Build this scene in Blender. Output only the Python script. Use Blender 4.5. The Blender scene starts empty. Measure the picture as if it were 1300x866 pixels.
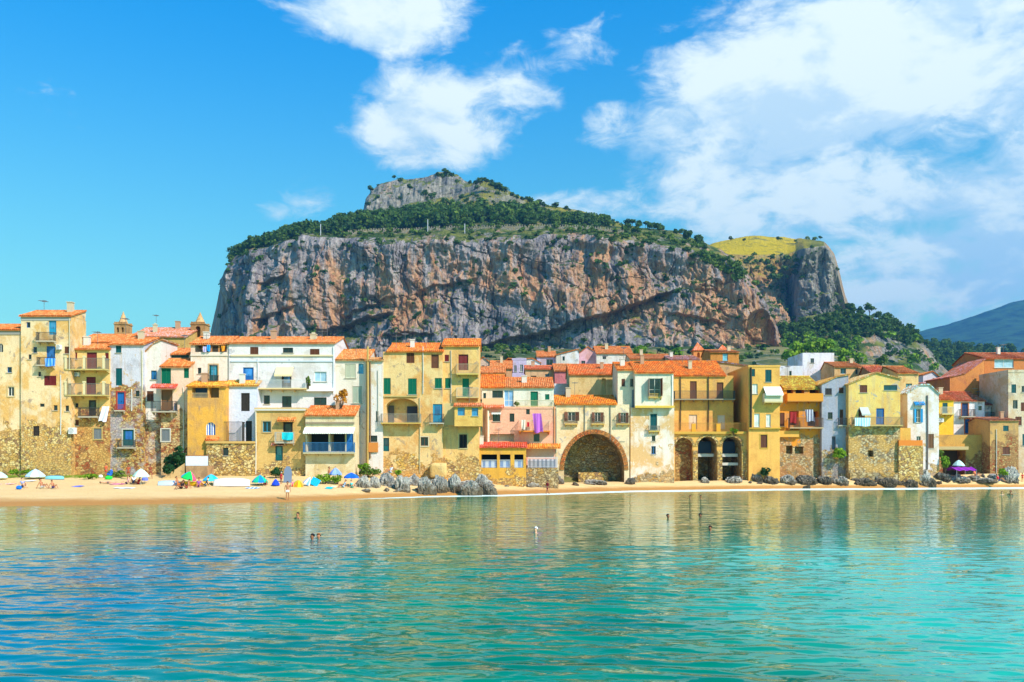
import bpy, math, random
import numpy as np
from math import radians as R, sin, cos, pi, atan2, sqrt, hypot

C = bpy.context.scene
COL = C.collection
rng = random.Random(7)

# ------------------------------------------------------------------ camera, sky, sun, exposure
F = 1126.0           # focal length in photograph pixels (1300 wide)
HC = 4.2             # eye height above the water
YH = 580.0           # horizon row of the photograph
cam_d = bpy.data.cameras.new('camera')
cam = bpy.data.objects.new('camera', cam_d)
COL.objects.link(cam)
cam.location = (0, 0, HC)
cam.rotation_euler = (R(90), 0, 0)
cam_d.sensor_width = 36
cam_d.lens = 36 * F / 1300
cam_d.shift_y = (YH - 433) / 1300
cam_d.clip_start = 0.5
cam_d.clip_end = 30000
C.camera = cam

SUN_EL, SUN_AZ = 41, 132          # azimuth clockwise from +Y (the view direction)
sd = bpy.data.lights.new('sun', 'SUN')
sd.energy = 4.6
sd.angle = R(0.5)
sd.color = (1.0, 0.90, 0.76)
sun = bpy.data.objects.new('sun', sd)
COL.objects.link(sun)
sun.rotation_euler = (R(90 - SUN_EL), 0, R(180 - SUN_AZ))

C.view_settings.view_transform = 'Standard'
C.view_settings.look = 'None'
C.view_settings.exposure = 0.42
C.view_settings.gamma = 1
C.view_settings.use_curve_mapping = False
C.cycles.use_denoising = True
C.cycles.max_bounces = 5
C.cycles.diffuse_bounces = 3
C.cycles.glossy_bounces = 3
C.cycles.transmission_bounces = 2
C.cycles.volume_bounces = 0
C.cycles.caustics_reflective = False
C.cycles.caustics_refractive = False
C.cycles.sample_clamp_indirect = 6


class NT:
    """tiny node-tree builder"""
    def __init__(s, tree):
        s.t = tree

    def n(s, typ, ins=None, **kw):
        nd = s.t.nodes.new(typ)
        for k, v in kw.items():
            setattr(nd, k, v)
        for k, v in (ins or {}).items():
            s.put(nd.inputs[k], v)
        return nd

    def put(s, sock, v):
        if isinstance(v, bpy.types.NodeSocket):
            s.t.links.new(v, sock)
        elif isinstance(v, bpy.types.Node):
            s.t.links.new(v.outputs[0], sock)
        elif isinstance(v, (tuple, list)) and sock.type == 'RGBA' and len(v) == 3:
            sock.default_value = (*v, 1)
        else:
            sock.default_value = v

    def math(s, op, a, b=0.0, c=None, clamp=False):
        nd = s.t.nodes.new('ShaderNodeMath')
        nd.operation = op
        nd.use_clamp = clamp
        s.put(nd.inputs[0], a)
        s.put(nd.inputs[1], b)
        if c is not None:
            s.put(nd.inputs[2], c)
        return nd.outputs[0]

    def mix(s, fac, a, b, blend='MIX'):
        nd = s.t.nodes.new('ShaderNodeMix')
        nd.data_type = 'RGBA'
        nd.blend_type = blend
        s.put(nd.inputs[0], fac)
        s.put(nd.inputs[6], a)
        s.put(nd.inputs[7], b)
        return nd.outputs[2]

    def step(s, v, lo, hi):
        nd = s.t.nodes.new('ShaderNodeMapRange')
        nd.interpolation_type = 'SMOOTHSTEP'
        s.put(nd.inputs[0], v)
        s.put(nd.inputs[1], lo)
        s.put(nd.inputs[2], hi)
        return nd.outputs[0]

    def noise(s, vec, scale, detail=4.0, rough=0.55, dist=0.0):
        nd = s.n('ShaderNodeTexNoise', {'Scale': scale, 'Detail': detail, 'Roughness': rough, 'Distortion': dist})
        s.put(nd.inputs['Vector'], vec)
        return nd.outputs[0]

    def scale(s, vec, sc, off=(0, 0, 0)):
        nd = s.n('ShaderNodeMapping')
        s.put(nd.inputs['Vector'], vec)
        nd.inputs['Scale'].default_value = sc
        nd.inputs['Location'].default_value = off
        return nd.outputs[0]


def S(r, g, b):
    f = lambda c: c / 12.92 if c <= 0.04045 else ((c + 0.055) / 1.055) ** 2.4
    return (f(r / 255), f(g / 255), f(b / 255))


def build_sky():
    w = bpy.data.worlds.new('World')
    C.world = w
    w.use_nodes = True
    t = w.node_tree
    t.nodes.clear()
    q = NT(t)
    sky = q.n('ShaderNodeTexSky')
    sky.sky_type = 'NISHITA'
    sky.sun_disc = False
    sky.sun_elevation = R(SUN_EL)
    sky.sun_rotation = R(SUN_AZ)
    sky.air_density = 1.0
    sky.dust_density = 0.3
    sky.ozone_density = 2.0
    d = q.n('ShaderNodeTexCoord').outputs['Generated']
    sep = q.n('ShaderNodeSeparateXYZ', {0: d})
    x, y, z = sep.outputs
    az = q.math('ARCTAN2', x, y)
    el = q.math('ARCSINE', z)
    # Mediterranean sky: deeper azure overhead, aqua towards the sea horizon
    hi = q.step(el, 0.02, 0.55)
    tint = q.mix(hi, (1.15, 2.0, 1.2), (0.0, 1.55, 2.35))
    base = q.mix(1.0, sky.outputs[0], tint, 'MULTIPLY')
    # the cloud field: banks at fixed bearings, broken up by fractal noise
    banks = [(470, 12, 150, 46, 1.0), (538, 155, 118, 62, 1.0), (655, 108, 62, 44, .62), (742, 55, 60, 36, .45),
             (400, 255, 55, 48, .42), (1060, 110, 290, 150, 1.35), (1230, 60, 280, 160, 1.35), (950, 215, 190, 95, 1.1),
             (765, 262, 90, 26, .8), (1150, 255, 280, 95, 1.1), (1250, 335, 250, 105, 1.25), (778, 150, 34, 26, .5), (1120, 350, 200, 80, 1.1),
             (1420, 200, 300, 260, .9), (845, 165, 90, 60, .62)]
    m = None
    for (cx, cy, rx, ry, wt) in banks:
        a0 = math.atan((cx - 650) / F)
        k = cos(a0)
        e0 = math.atan((YH - cy) / F * k)
        ra, re = rx / F * k * k, ry / F * k
        da = q.math('MULTIPLY', q.math('SUBTRACT', az, a0), 1 / ra)
        de = q.math('MULTIPLY', q.math('SUBTRACT', el, e0), 1 / re)
        r2 = q.math('MULTIPLY_ADD', da, da, q.math('MULTIPLY', de, de))
        v = q.math('MULTIPLY', q.math('SUBTRACT', 1.0, r2), wt)
        m = v if m is None else q.math('SMOOTH_MAX', m, v, 0.25)
    m = q.math('MAXIMUM', m, -0.6)
    sc = q.scale(d, (1.0, 1.0, 1.9))
    n1 = q.noise(sc, 6.5, 9.0, 0.56, 0.25)
    n2 = q.noise(q.scale(d, (1, 1, 1.9), (0.035, 0, 0.05)), 6.5, 6.0, 0.56, 0.25)
    n3 = q.noise(sc, 22.0, 8.0, 0.64, 0.6)
    dens = q.math('ADD', m, q.math('MULTIPLY', q.math('SUBTRACT', n1, 0.5), 3.3))
    dens = q.math('ADD', dens, q.math('MULTIPLY', q.math('SUBTRACT', n3, 0.5), 1.7))
    alpha = q.step(dens, 0.0, 1.0)
    alpha = q.math('MULTIPLY', alpha, 0.96)
    lit = q.step(q.math('ADD', q.math('SUBTRACT', n1, n2), q.math('MULTIPLY', q.math('SUBTRACT', n3, .5), .25)), -0.10, 0.07)
    lit = q.math('MULTIPLY_ADD', lit, 0.6, q.math('MULTIPLY', q.step(el, 0.12, 0.42), 0.4))
    ccol = q.mix(lit, (4.0, 6.6, 8.9), (9.2, 10.4, 10.2))
    out = q.mix(alpha, base, ccol)
    bg = q.n('ShaderNodeBackground', {'Color': out, 'Strength': 0.085})
    q.n('ShaderNodeOutputWorld', {'Surface': bg})


build_sky()


# ------------------------------------------------------------------ measuring and meshes
def PX(x, Y):
    return (x - 650.0) / F * Y


def PZ(y, Y):
    return HC + (YH - y) / F * Y


def tab(x, xs, ys):
    return np.interp(x, xs, ys)


def tag(o, label=None, cat=None, group=None, kind=None):
    if label: o['label'] = label
    if cat: o['category'] = cat
    if group: o['group'] = group
    if kind: o['kind'] = kind
    return o


def empty(name, loc, rz=0.0):
    o = bpy.data.objects.new(name, None)
    COL.objects.link(o)
    o.location = loc
    o.rotation_euler = (0, 0, rz)
    o.empty_display_size = 0.2
    return o


def link(name, me, mats=None, parent=None, loc=None):
    o = bpy.data.objects.new(name, me)
    COL.objects.link(o)
    if mats:
        for m in (mats if isinstance(mats, (list, tuple)) else [mats]):
            me.materials.append(m)
    if parent: o.parent = parent
    if loc is not None: o.location = loc
    return o


class MB:
    def __init__(s):
        s.v, s.f, s.m = [], [], []

    def add(s, verts, faces, mi=0):
        b = len(s.v)
        s.v.extend(verts)
        for f in faces:
            s.f.append([i + b for i in f])
            s.m.append(mi)
        return s

    def box(s, x0, x1, y0, y1, z0, z1, mi=0):
        v = [(x0, y0, z0), (x1, y0, z0), (x1, y1, z0), (x0, y1, z0), (x0, y0, z1), (x1, y0, z1), (x1, y1, z1), (x0, y1, z1)]
        return s.add(v, [(0, 3, 2, 1), (4, 5, 6, 7), (0, 1, 5, 4), (1, 2, 6, 5), (2, 3, 7, 6), (3, 0, 4, 7)], mi)

    def quad(s, a, b, c, d, mi=0):
        return s.add([a, b, c, d], [(0, 1, 2, 3)], mi)

    def tube(s, pts, rad, n=6, mi=0, cap=True):
        rings = []
        for i, p in enumerate(pts):
            a = np.array(pts[max(i - 1, 0)], float)
            c = np.array(pts[min(i + 1, len(pts) - 1)], float)
            d = c - a
            d /= max(np.linalg.norm(d), 1e-9)
            u = np.cross(d, (0, 0, 1) if abs(d[2]) < 0.9 else (1, 0, 0))
            u /= np.linalg.norm(u)
            w = np.cross(d, u)
            r = rad[i] if isinstance(rad, (list, tuple)) else rad
            rings.append([tuple(np.array(p) + r * (cos(2 * pi * k / n) * u + sin(2 * pi * k / n) * w)) for k in range(n)])
        vs = [v for r_ in rings for v in r_]
        fs = []
        for i in range(len(pts) - 1):
            for k in range(n):
                fs.append((i * n + k, i * n + (k + 1) % n, (i + 1) * n + (k + 1) % n, (i + 1) * n + k))
        if cap:
            fs.append(tuple(range(n - 1, -1, -1)))
            fs.append(tuple((len(pts) - 1) * n + k for k in range(n)))
        return s.add(vs, fs, mi)

    def mesh(s, name, smooth=False):
        me = bpy.data.meshes.new(name)
        me.from_pydata(s.v, [], s.f)
        if any(s.m):
            me.polygons.foreach_set('material_index', s.m)
        if smooth:
            me.polygons.foreach_set('use_smooth', [True] * len(me.polygons))
        me.update()
        return me

    def build(s, name, mats, parent=None, loc=None, smooth=False):
        return link(name, s.mesh(name, smooth), mats, parent, loc)


def grid_mesh(name, P, smooth=True, attrs=None):
    """P: rows x cols x 3 array"""
    r, c, _ = P.shape
    me = bpy.data.meshes.new(name)
    me.vertices.add(r * c)
    me.vertices.foreach_set('co', P.reshape(-1).astype(np.float32))
    i = np.arange((r - 1))[:, None] * c + np.arange(c - 1)[None, :]
    q = np.stack([i, i + 1, i + c + 1, i + c], -1).reshape(-1, 4)
    n = len(q)
    me.loops.add(n * 4)
    me.loops.foreach_set('vertex_index', q.reshape(-1).astype(np.int32))
    me.polygons.add(n)
    me.polygons.foreach_set('loop_start', np.arange(0, n * 4, 4, dtype=np.int32))
    me.polygons.foreach_set('use_smooth', np.full(n, smooth))
    me.update(calc_edges=True)
    for k, a in (attrs or {}).items():
        at = me.attributes.new(k, 'FLOAT', 'POINT')
        at.data.foreach_set('value', a.reshape(-1).astype(np.float32))
    return me


def quads_mesh(name, Q, smooth=False):
    """Q: n x 4 x 3 loose quads"""
    n = len(Q)
    me = bpy.data.meshes.new(name)
    me.vertices.add(n * 4)
    me.vertices.foreach_set('co', Q.reshape(-1).astype(np.float32))
    me.loops.add(n * 4)
    me.loops.foreach_set('vertex_index', np.arange(n * 4, dtype=np.int32))
    me.polygons.add(n)
    me.polygons.foreach_set('loop_start', np.arange(0, n * 4, 4, dtype=np.int32))
    me.update(calc_edges=True)
    return me


def _hash(ix, iy, iz, seed):
    h = (ix * 374761393 + iy * 668265263 + iz * 2147483647 + seed * 1274126177) & 0xFFFFFFFF
    h = ((h ^ (h >> 13)) * 1274126177) & 0xFFFFFFFF
    h = ((h ^ (h >> 16)) * 2246822519) & 0xFFFFFFFF
    return ((h ^ (h >> 15)) & 0xFFFFFF) / float(0xFFFFFF)


def vnoise(x, y, z, seed=0):
    x, y, z = np.broadcast_arrays(np.asarray(x, float), np.asarray(y, float), np.asarray(z, float))
    ix, iy, iz = [np.floor(a).astype(np.int64) for a in (x, y, z)]
    fx, fy, fz = x - ix, y - iy, z - iz
    fx, fy, fz = [a * a * a * (a * (a * 6 - 15) + 10) for a in (fx, fy, fz)]
    r = 0
    for dx in (0, 1):
        for dy in (0, 1):
            for dz in (0, 1):
                w = (fx if dx else 1 - fx) * (fy if dy else 1 - fy) * (fz if dz else 1 - fz)
                r = r + w * _hash(ix + dx, iy + dy, iz + dz, seed)
    return r * 2 - 1


def fbm(x, y, z, oct=4, seed=0, gain=0.5):
    a, s, t = 1.0, 0.0, 0.0
    for o in range(oct):
        s = s + a * vnoise(x * 2 ** o, y * 2 ** o, z * 2 ** o, seed + o * 17)
        t += a
        a *= gain
    return s / t


# ------------------------------------------------------------------ materials
_mc = {}


def newmat(name):
    m = bpy.data.materials.new(name)
    m.use_nodes = True
    t = m.node_tree
    t.nodes.clear()
    q = NT(t)
    b = q.n('ShaderNodeBsdfPrincipled')
    q.n('ShaderNodeOutputMaterial', {'Surface': b.outputs[0]})
    b.inputs['Roughness'].default_value = 0.85
    b.inputs['Specular IOR Level'].default_value = 0.25
    return m, q, b


def pos(q):
    return q.n('ShaderNodeNewGeometry').outputs['Position']


def bump(q, b, h, dist=0.05, strength=1.0):
    bn = q.n('ShaderNodeBump', {'Height': h, 'Distance': dist, 'Strength': strength})
    q.put(b.inputs['Normal'], bn.outputs[0])


def stone_nodes(q, p, size=0.34, cols=None):
    cols = cols or [S(190, 150, 80), S(150, 110, 62), S(205, 170, 110), S(125, 100, 75)]
    sc = q.scale(p, (1 / size, 1 / size, 1.35 / size))
    warp = q.n('ShaderNodeTexNoise', {'Scale': 1.3, 'Detail': 3.0})
    q.put(warp.inputs['Vector'], sc)
    wv = q.n('ShaderNodeVectorMath', {0: sc, 1: q.n('ShaderNodeVectorMath', {0: warp.outputs[1], 'Scale': 1.1}, operation='SCALE').outputs[0]}, operation='ADD').outputs[0]
    vo = q.n('ShaderNodeTexVoronoi', {'Scale': 1.0})
    q.put(vo.inputs['Vector'], wv)
    ve = q.n('ShaderNodeTexVoronoi', {'Scale': 1.0}, feature='DISTANCE_TO_EDGE')
    q.put(ve.inputs['Vector'], wv)
    h = q.n('ShaderNodeSeparateColor', {0: vo.outputs['Color']})
    a = q.mix(h.outputs[0], cols[0], cols[1])
    a = q.mix(q.step(h.outputs[1], 0.45, 0.7), a, cols[2])
    a = q.mix(q.step(h.outputs[2], 0.7, 0.85), a, cols[3])
    edge = q.step(ve.outputs['Distance'], 0.0, 0.11)
    a = q.mix(q.math('MULTIPLY_ADD', edge, -0.75, 0.75), a, S(126, 100, 70))
    return a, edge


def plaster(c1, c2=None, c3=None, amt=0.5, zlow=None, seed=0, stone=None, streak=0.5):
    """c1 render, c2 weathered tone, c3 bare patches; below height zlow the rubble shows"""
    key = ('pl', c1, c2, c3, amt, zlow, seed, stone, streak)
    if key in _mc: return _mc[key]
    m, q, b = newmat('plaster')
    warm = lambda c: (c[0] * .95, c[1] * .87, c[2] * .90)
    c1, c2, c3 = warm(c1), c2 and warm(c2), c3 and warm(c3)
    c2 = c2 or tuple(v * .72 for v in c1)
    c3 = c3 or tuple(v * .5 for v in c1)
    p = q.scale(pos(q), (1, 1, 1), (seed * 13.7, seed * 5.1, seed * 3.3))
    n1 = q.noise(p, 0.42, 6.0, 0.6, 0.4)
    col = q.mix(q.step(n1, 0.62 - amt * 0.26, 0.70 - amt * 0.14), c1, c2)
    n7 = q.noise(q.scale(p, (.8, .8, .5), (4, 2, 9)), 1.0, 7.0, 0.68, 0.8)
    col = q.mix(q.math('MULTIPLY', q.step(n7, 0.52, 0.60), 0.55 * amt + .1), col, tuple(min(.8, v * 1.07 + .01) for v in c1))
    st = q.noise(q.scale(p, (1.6, 1.6, 0.16)), 1.0, 5.0, 0.65)
    col = q.mix(q.math('MULTIPLY', q.step(st, 0.5, 0.75), streak), col, c3)
    n2 = q.noise(p, 0.9, 8.0, 0.65, 0.6)
    col = q.mix(q.math('MULTIPLY', q.step(n2, 0.66 - amt * 0.08, 0.70 - amt * 0.08), 0.85), col, c3)
    fine = q.noise(p, 7.0, 5.0, 0.7)
    col = q.mix(0.35, col, q.mix(q.step(fine, 0.3, 0.7), (0.25, 0.25, 0.25), (0.82, 0.82, 0.82)), 'SOFT_LIGHT')
    h = q.math('ADD', fine, q.math('MULTIPLY', n2, 1.5))
    if zlow is not None:
        z = q.n('ShaderNodeSeparateXYZ', {0: pos(q)}).outputs[2]
        sc, edge = stone_nodes(q, p, 0.31, list(stone) if stone else None)
        dirt = q.noise(p, 0.55, 5.0, 0.6)
        sc = q.mix(q.math('MULTIPLY', q.step(dirt, 0.44, 0.58), 0.7), sc, c2)
        lim = q.math('MULTIPLY_ADD', q.math('SUBTRACT', n1, 0.5), 9.0, zlow)
        f = q.step(q.math('SUBTRACT', lim, z), -0.15, 0.2)
        col = q.mix(f, col, sc)
        h = q.math('ADD', h, q.math('MULTIPLY', q.math('MULTIPLY', edge, f), 1.4))
    q.put(b.inputs['Base Color'], col)
    bump(q, b, h, 0.045)
    b.inputs['Roughness'].default_value = 0.92
    _mc[key] = m
    return m


def stone_wall(size=0.34, cols=None, seed=0):
    key = ('st', size, cols, seed)
    if key in _mc: return _mc[key]
    m, q, b = newmat('rubble_stone')
    p = q.scale(pos(q), (1, 1, 1), (seed * 7.7, 0, seed * 2.9))
    a, edge = stone_nodes(q, p, size, list(cols) if cols else None)
    n = q.noise(p, 0.5, 5.0, 0.6)
    a = q.mix(q.math('MULTIPLY', q.step(n, 0.45, 0.65), 0.45), a, S(196, 158, 84))
    n2 = q.noise(p, 9.0, 4.0, 0.7)
    a = q.mix(0.4, a, q.mix(n2, (0.2, 0.2, 0.2), (0.8, 0.8, 0.8)), 'SOFT_LIGHT')
    q.put(b.inputs['Base Color'], a)
    bump(q, b, q.math('MULTIPLY_ADD', edge, 1.3, n2), 0.09)
    _mc[key] = m
    return m


def tile_mat(c=(214, 98, 30), seed=0):
    key = ('tile', c, seed)
    if key in _mc: return _mc[key]
    m, q, b = newmat('roof_tile')
    p = pos(q)
    vo = q.n('ShaderNodeTexVoronoi', {'Scale': 6.0})
    q.put(vo.inputs['Vector'], q.scale(p, (1, 0.5, 0.6), (seed, seed, 0)))
    h = q.n('ShaderNodeSeparateColor', {0: vo.outputs['Color']})
    a, d = S(*c), S(c[0] * .88, c[1] * .84, c[2] * .9)
    l = S(min(c[0] * 1.05, 255), min(c[1] * 1.3, 255), min(c[2] * 1.9, 255))
    col = q.mix(h.outputs[0], a, d)
    col = q.mix(q.step(h.outputs[1], 0.62, 0.8), col, l)
    n = q.noise(p, 1.1, 6.0, 0.65)
    col = q.mix(q.math('MULTIPLY', q.step(n, 0.46, 0.66), 0.6), col, S(164, 120, 72))
    q.put(b.inputs['Base Color'], col)
    bump(q, b, q.noise(p, 14, 3), 0.02)
    _mc[key] = m
    return m


def paint(c, rough=0.6, wear=0.25, metal=0.0):
    key = ('pa', c, rough, wear, metal)
    if key in _mc: return _mc[key]
    m, q, b = newmat('paint')
    p = pos(q)
    a = S(*c)
    n = q.noise(p, 5.0, 6.0, 0.7)
    col = q.mix(q.math('MULTIPLY', q.step(n, 0.5, 0.75), wear), a, tuple(min(1, v * 0.45 + 0.06) for v in a))
    n3 = q.noise(q.scale(p, (9, 9, 1)), 1.0, 3)
    col = q.mix(q.math('MULTIPLY', n3, wear * .6), col, tuple(v * 0.6 for v in a))
    q.put(b.inputs['Base Color'], col)
    b.inputs['Roughness'].default_value = rough
    b.inputs['Metallic'].default_value = metal
    _mc[key] = m
    return m


def cloth(c, stripe=None, per=0.3):
    key = ('cl', c, stripe, per)
    if key in _mc: return _mc[key]
    m, q, b = newmat('cloth')
    p = pos(q)
    col = S(*c)
    if stripe:
        sx = q.n('ShaderNodeSeparateXYZ', {0: p}).outputs[0]
        fr = q.math('FRACT', q.math('MULTIPLY', sx, 1 / per))
        col = q.mix(q.step(fr, 0.48, 0.52), S(*c), S(*stripe))
    n = q.noise(p, 6.0, 4.0)
    col = q.mix(0.3, col, q.mix(n, (0.25, 0.25, 0.25), (0.75, 0.75, 0.75)), 'SOFT_LIGHT')
    q.put(b.inputs['Base Color'], col)
    bump(q, b, q.noise(p, 9, 2), 0.03)
    b.inputs['Roughness'].default_value = 0.9
    _mc[key] = m
    return m


def glass_mat(tone=(28, 38, 46)):
    key = ('gl', tone)
    if key in _mc: return _mc[key]
    m, q, b = newmat('window_glass')
    p = pos(q)
    n = q.noise(p, 1.7, 3.0)
    a = S(*tone)
    q.put(b.inputs['Base Color'], q.mix(n, tuple(v * .5 for v in a), tuple(min(1, v * 1.7) for v in a)))
    b.inputs['Roughness'].default_value = 0.12
    b.inputs['Specular IOR Level'].default_value = 0.5
    bump(q, b, q.noise(p, 2.5, 2), 0.02)
    _mc[key] = m
    return m


def foliage(c1, c2, name='leaves'):
    key = ('fo', c1, c2)
    if key in _mc: return _mc[key]
    m, q, b = newmat(name)
    g = q.n('ShaderNodeNewGeometry')
    n = q.noise(g.outputs['Position'], 0.12, 3.0)
    r = g.outputs['Random Per Island']
    col = q.mix(q.math('MULTIPLY_ADD', r, 0.65, q.math('MULTIPLY', q.step(n, .35, .65), 0.35)), c1, c2)
    q.put(b.inputs['Base Color'], col)
    b.inputs['Roughness'].default_value = 0.7
    b.inputs['Specular IOR Level'].default_value = 0.2
    tr = q.n('ShaderNodeBsdfTranslucent', {'Color': q.mix(0.5, col, (0.20, 0.30, 0.03))})
    mx = q.n('ShaderNodeMixShader', {0: 0.25, 1: b.outputs[0], 2: tr.outputs[0]})
    out = [x for x in m.node_tree.nodes if x.type == 'OUTPUT_MATERIAL'][0]
    q.put(out.inputs['Surface'], mx.outputs[0])
    _mc[key] = m
    return m


def rock_mat(kind='cliff'):
    key = ('rk', kind)
    if key in _mc: return _mc[key]
    m, q, b = newmat('rock_face' if kind != 'shore' else 'shore_rock')
    g = q.n('ShaderNodeNewGeometry')
    p = g.outputs['Position']
    s = {'cliff': 1.0, 'head': 1.0, 'shore': 26.0, 'dark': 26.0}[kind]
    grey, pale, orange, dark, ochre = (S(122, 116, 122) if kind == 'cliff' else S(118, 116, 112), S(186, 172, 166) if kind == 'cliff' else S(174, 164, 148), S(202, 128, 78), S(70, 66, 70), S(204, 162, 116)) if kind in ('cliff', 'head') else (S(142, 140, 136), S(208, 202, 190), S(196, 112, 48), S(62, 58, 54), S(190, 160, 106))
    n1 = q.noise(q.scale(p, (.02 * s,) * 3), 1.0, 6.0, 0.6, 0.5)
    col = q.mix(q.step(n1, 0.38, 0.62), grey, q.mix(0.5, grey, pale))
    if kind in ('cliff', 'head'):
        stx = q.noise(q.scale(p, (.26, .06, .024)), 1.0, 8.0, 0.7, 0.6)
        col = q.mix(q.math('MULTIPLY', q.step(stx, 0.48, 0.62), 0.8), col, pale)
        n2 = q.noise(q.scale(p, (.07, .03, .016), (3, 7, 1)), 1.0, 8.0, 0.7, 0.8)
        at = q.n('ShaderNodeAttribute', attribute_name='rust').outputs['Fac']
        om = q.step(q.math('ADD', n2, q.math('MULTIPLY', at, 0.2)), 0.43, 0.60)
        col = q.mix(q.math('MULTIPLY', om, 0.82), col, q.mix(q.noise(q.scale(p, (.2, .2, .05)), 1, 5), orange, ochre))
        n4 = q.noise(q.scale(p, (.20, .06, .020), (11, 0, 0)), 1.0, 8.0, 0.72, 0.6)
        col = q.mix(q.math('MULTIPLY', q.step(n4, 0.55, 0.63), 0.75), col, dark)
        n5 = q.noise(q.scale(p, (.5, .5, .13)), 1.0, 6.0, 0.75)
        col = q.mix(0.75, col, q.mix(q.step(n5, .3, .7), (0.14, 0.14, 0.14), (0.86, 0.86, 0.86)), 'SOFT_LIGHT')
        # scrub and grass on ledges and gentler ground
        nz = q.n('ShaderNodeSeparateXYZ', {0: g.outputs['Normal']}).outputs[2]
        vn = q.noise(q.scale(p, (.07, .07, .07)), 1.0, 6.0, 0.7)
        veg = q.step(q.math('ADD', nz, q.math('MULTIPLY', q.math('SUBTRACT', vn, 0.5), 1.3)), 0.70, 0.86)
        vcol = q.mix(q.step(q.noise(q.scale(p, (.05, .05, .05), (5, 5, 5)), 1.0, 5.0, .7), 0.42, 0.6), S(58, 84, 34), S(128, 128, 58))
        mead = q.n('ShaderNodeAttribute', attribute_name='meadow').outputs['Fac']
        vcol = q.mix(q.math('MULTIPLY', mead, q.step(vn, 0.33, 0.48)), vcol, S(206, 176, 26))
        veg = q.math('MAXIMUM', veg, q.math('MULTIPLY', mead, 0.85))
        col = q.mix(veg, col, vcol)
        n6 = q.noise(q.scale(p, (.33, .33, .2)), 1.0, 6.0, 0.75)
        bump(q, b, q.math('ADD', n6, q.math('MULTIPLY', stx, 1.6)), 2.0, 1.0)
    else:
        n2 = q.noise(p, 1.6, 7.0, 0.7)
        col = q.mix(q.step(n2, 0.45, 0.65), col, dark if kind == 'dark' else pale)
        z = q.n('ShaderNodeSeparateXYZ', {0: p}).outputs[2]
        wet = q.step(q.math('ADD', z, q.math('MULTIPLY', n2, 2.4)), 2.9, 1.7)
        col = q.mix(q.math('MULTIPLY', wet, .85), col, S(96, 78, 48))
        n3 = q.noise(p, 5.0, 6.0, 0.75)
        col = q.mix(q.step(n3, 0.55, 0.68), col, S(54, 52, 50))
        if kind == 'dark':
            col = q.mix(0.5, col, S(92, 82, 68))
        bump(q, b, q.math('ADD', n2, q.math('MULTIPLY', n3, 0.7)), 0.22)
    q.put(b.inputs['Base Color'], col)
    b.inputs['Roughness'].default_value = 0.95
    b.inputs['Specular IOR Level'].default_value = 0.15
    _mc[key] = m
    return m


def ground_mat(kind):
    key = ('gr', kind)
    if key in _mc: return _mc[key]
    m, q, b = newmat(kind)
    p = pos(q)
    if kind == 'sand':
        n = q.noise(q.scale(p, (.25, .6, .3)), 1.0, 6.0, 0.6)
        col = q.mix(n, S(222, 180, 118), S(234, 204, 150))
        pit = q.noise(p, 2.2, 6.0, 0.7)
        col = q.mix(q.math('MULTIPLY', q.step(pit, 0.55, 0.7), 0.35), col, S(190, 150, 98))
        z = q.n('ShaderNodeSeparateXYZ', {0: p}).outputs[2]
        wet = q.step(q.math('ADD', z, q.math('MULTIPLY', n, 0.3)), 0.72, 0.36)
        col = q.mix(wet, col, S(186, 132, 70))
        gr = q.n('ShaderNodeAttribute', attribute_name='grass').outputs['Fac']
        gn = q.noise(p, 1.1, 6.0, 0.7)
        gm = q.step(q.math('ADD', gr, q.math('MULTIPLY', q.math('SUBTRACT', gn, 0.5), 1.2)), 0.45, 0.6)
        col = q.mix(gm, col, q.mix(q.noise(p, 3.0, 4), S(70, 110, 24), S(150, 160, 50)))
        q.put(b.inputs['Roughness'], q.math('MULTIPLY_ADD', wet, -0.35, 0.95))
        bump(q, b, q.math('ADD', pit, q.math('MULTIPLY', q.noise(p, 7, 3), .4)), 0.12)
    else:
        fs = .16 if kind == 'far_forest' else 1.0
        n = q.noise(q.scale(p, (.03 * fs,) * 3), 1.0, 8.0, 0.7)
        col = q.mix(q.step(n, .4, .6), S(62, 82, 40), S(132, 122, 74))
        n2 = q.noise(q.scale(p, (.09 * fs,) * 3), 1.0, 6.0, 0.7)
        if kind == 'far_forest':
            col = q.mix(q.step(n2, .35, .6), S(10, 34, 30), S(52, 84, 52))
        elif kind == 'forest_floor':
            col = q.mix(q.step(n2, .35, .6), S(34, 58, 26), S(66, 88, 34))
        else:
            col = q.mix(q.step(n2, .55, .66), col, S(150, 146, 142))
        bump(q, b, n2, 2.0)
    q.put(b.inputs['Base Color'], col)
    b.inputs['Specular IOR Level'].default_value = 0.15
    _mc[key] = m
    return m


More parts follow.
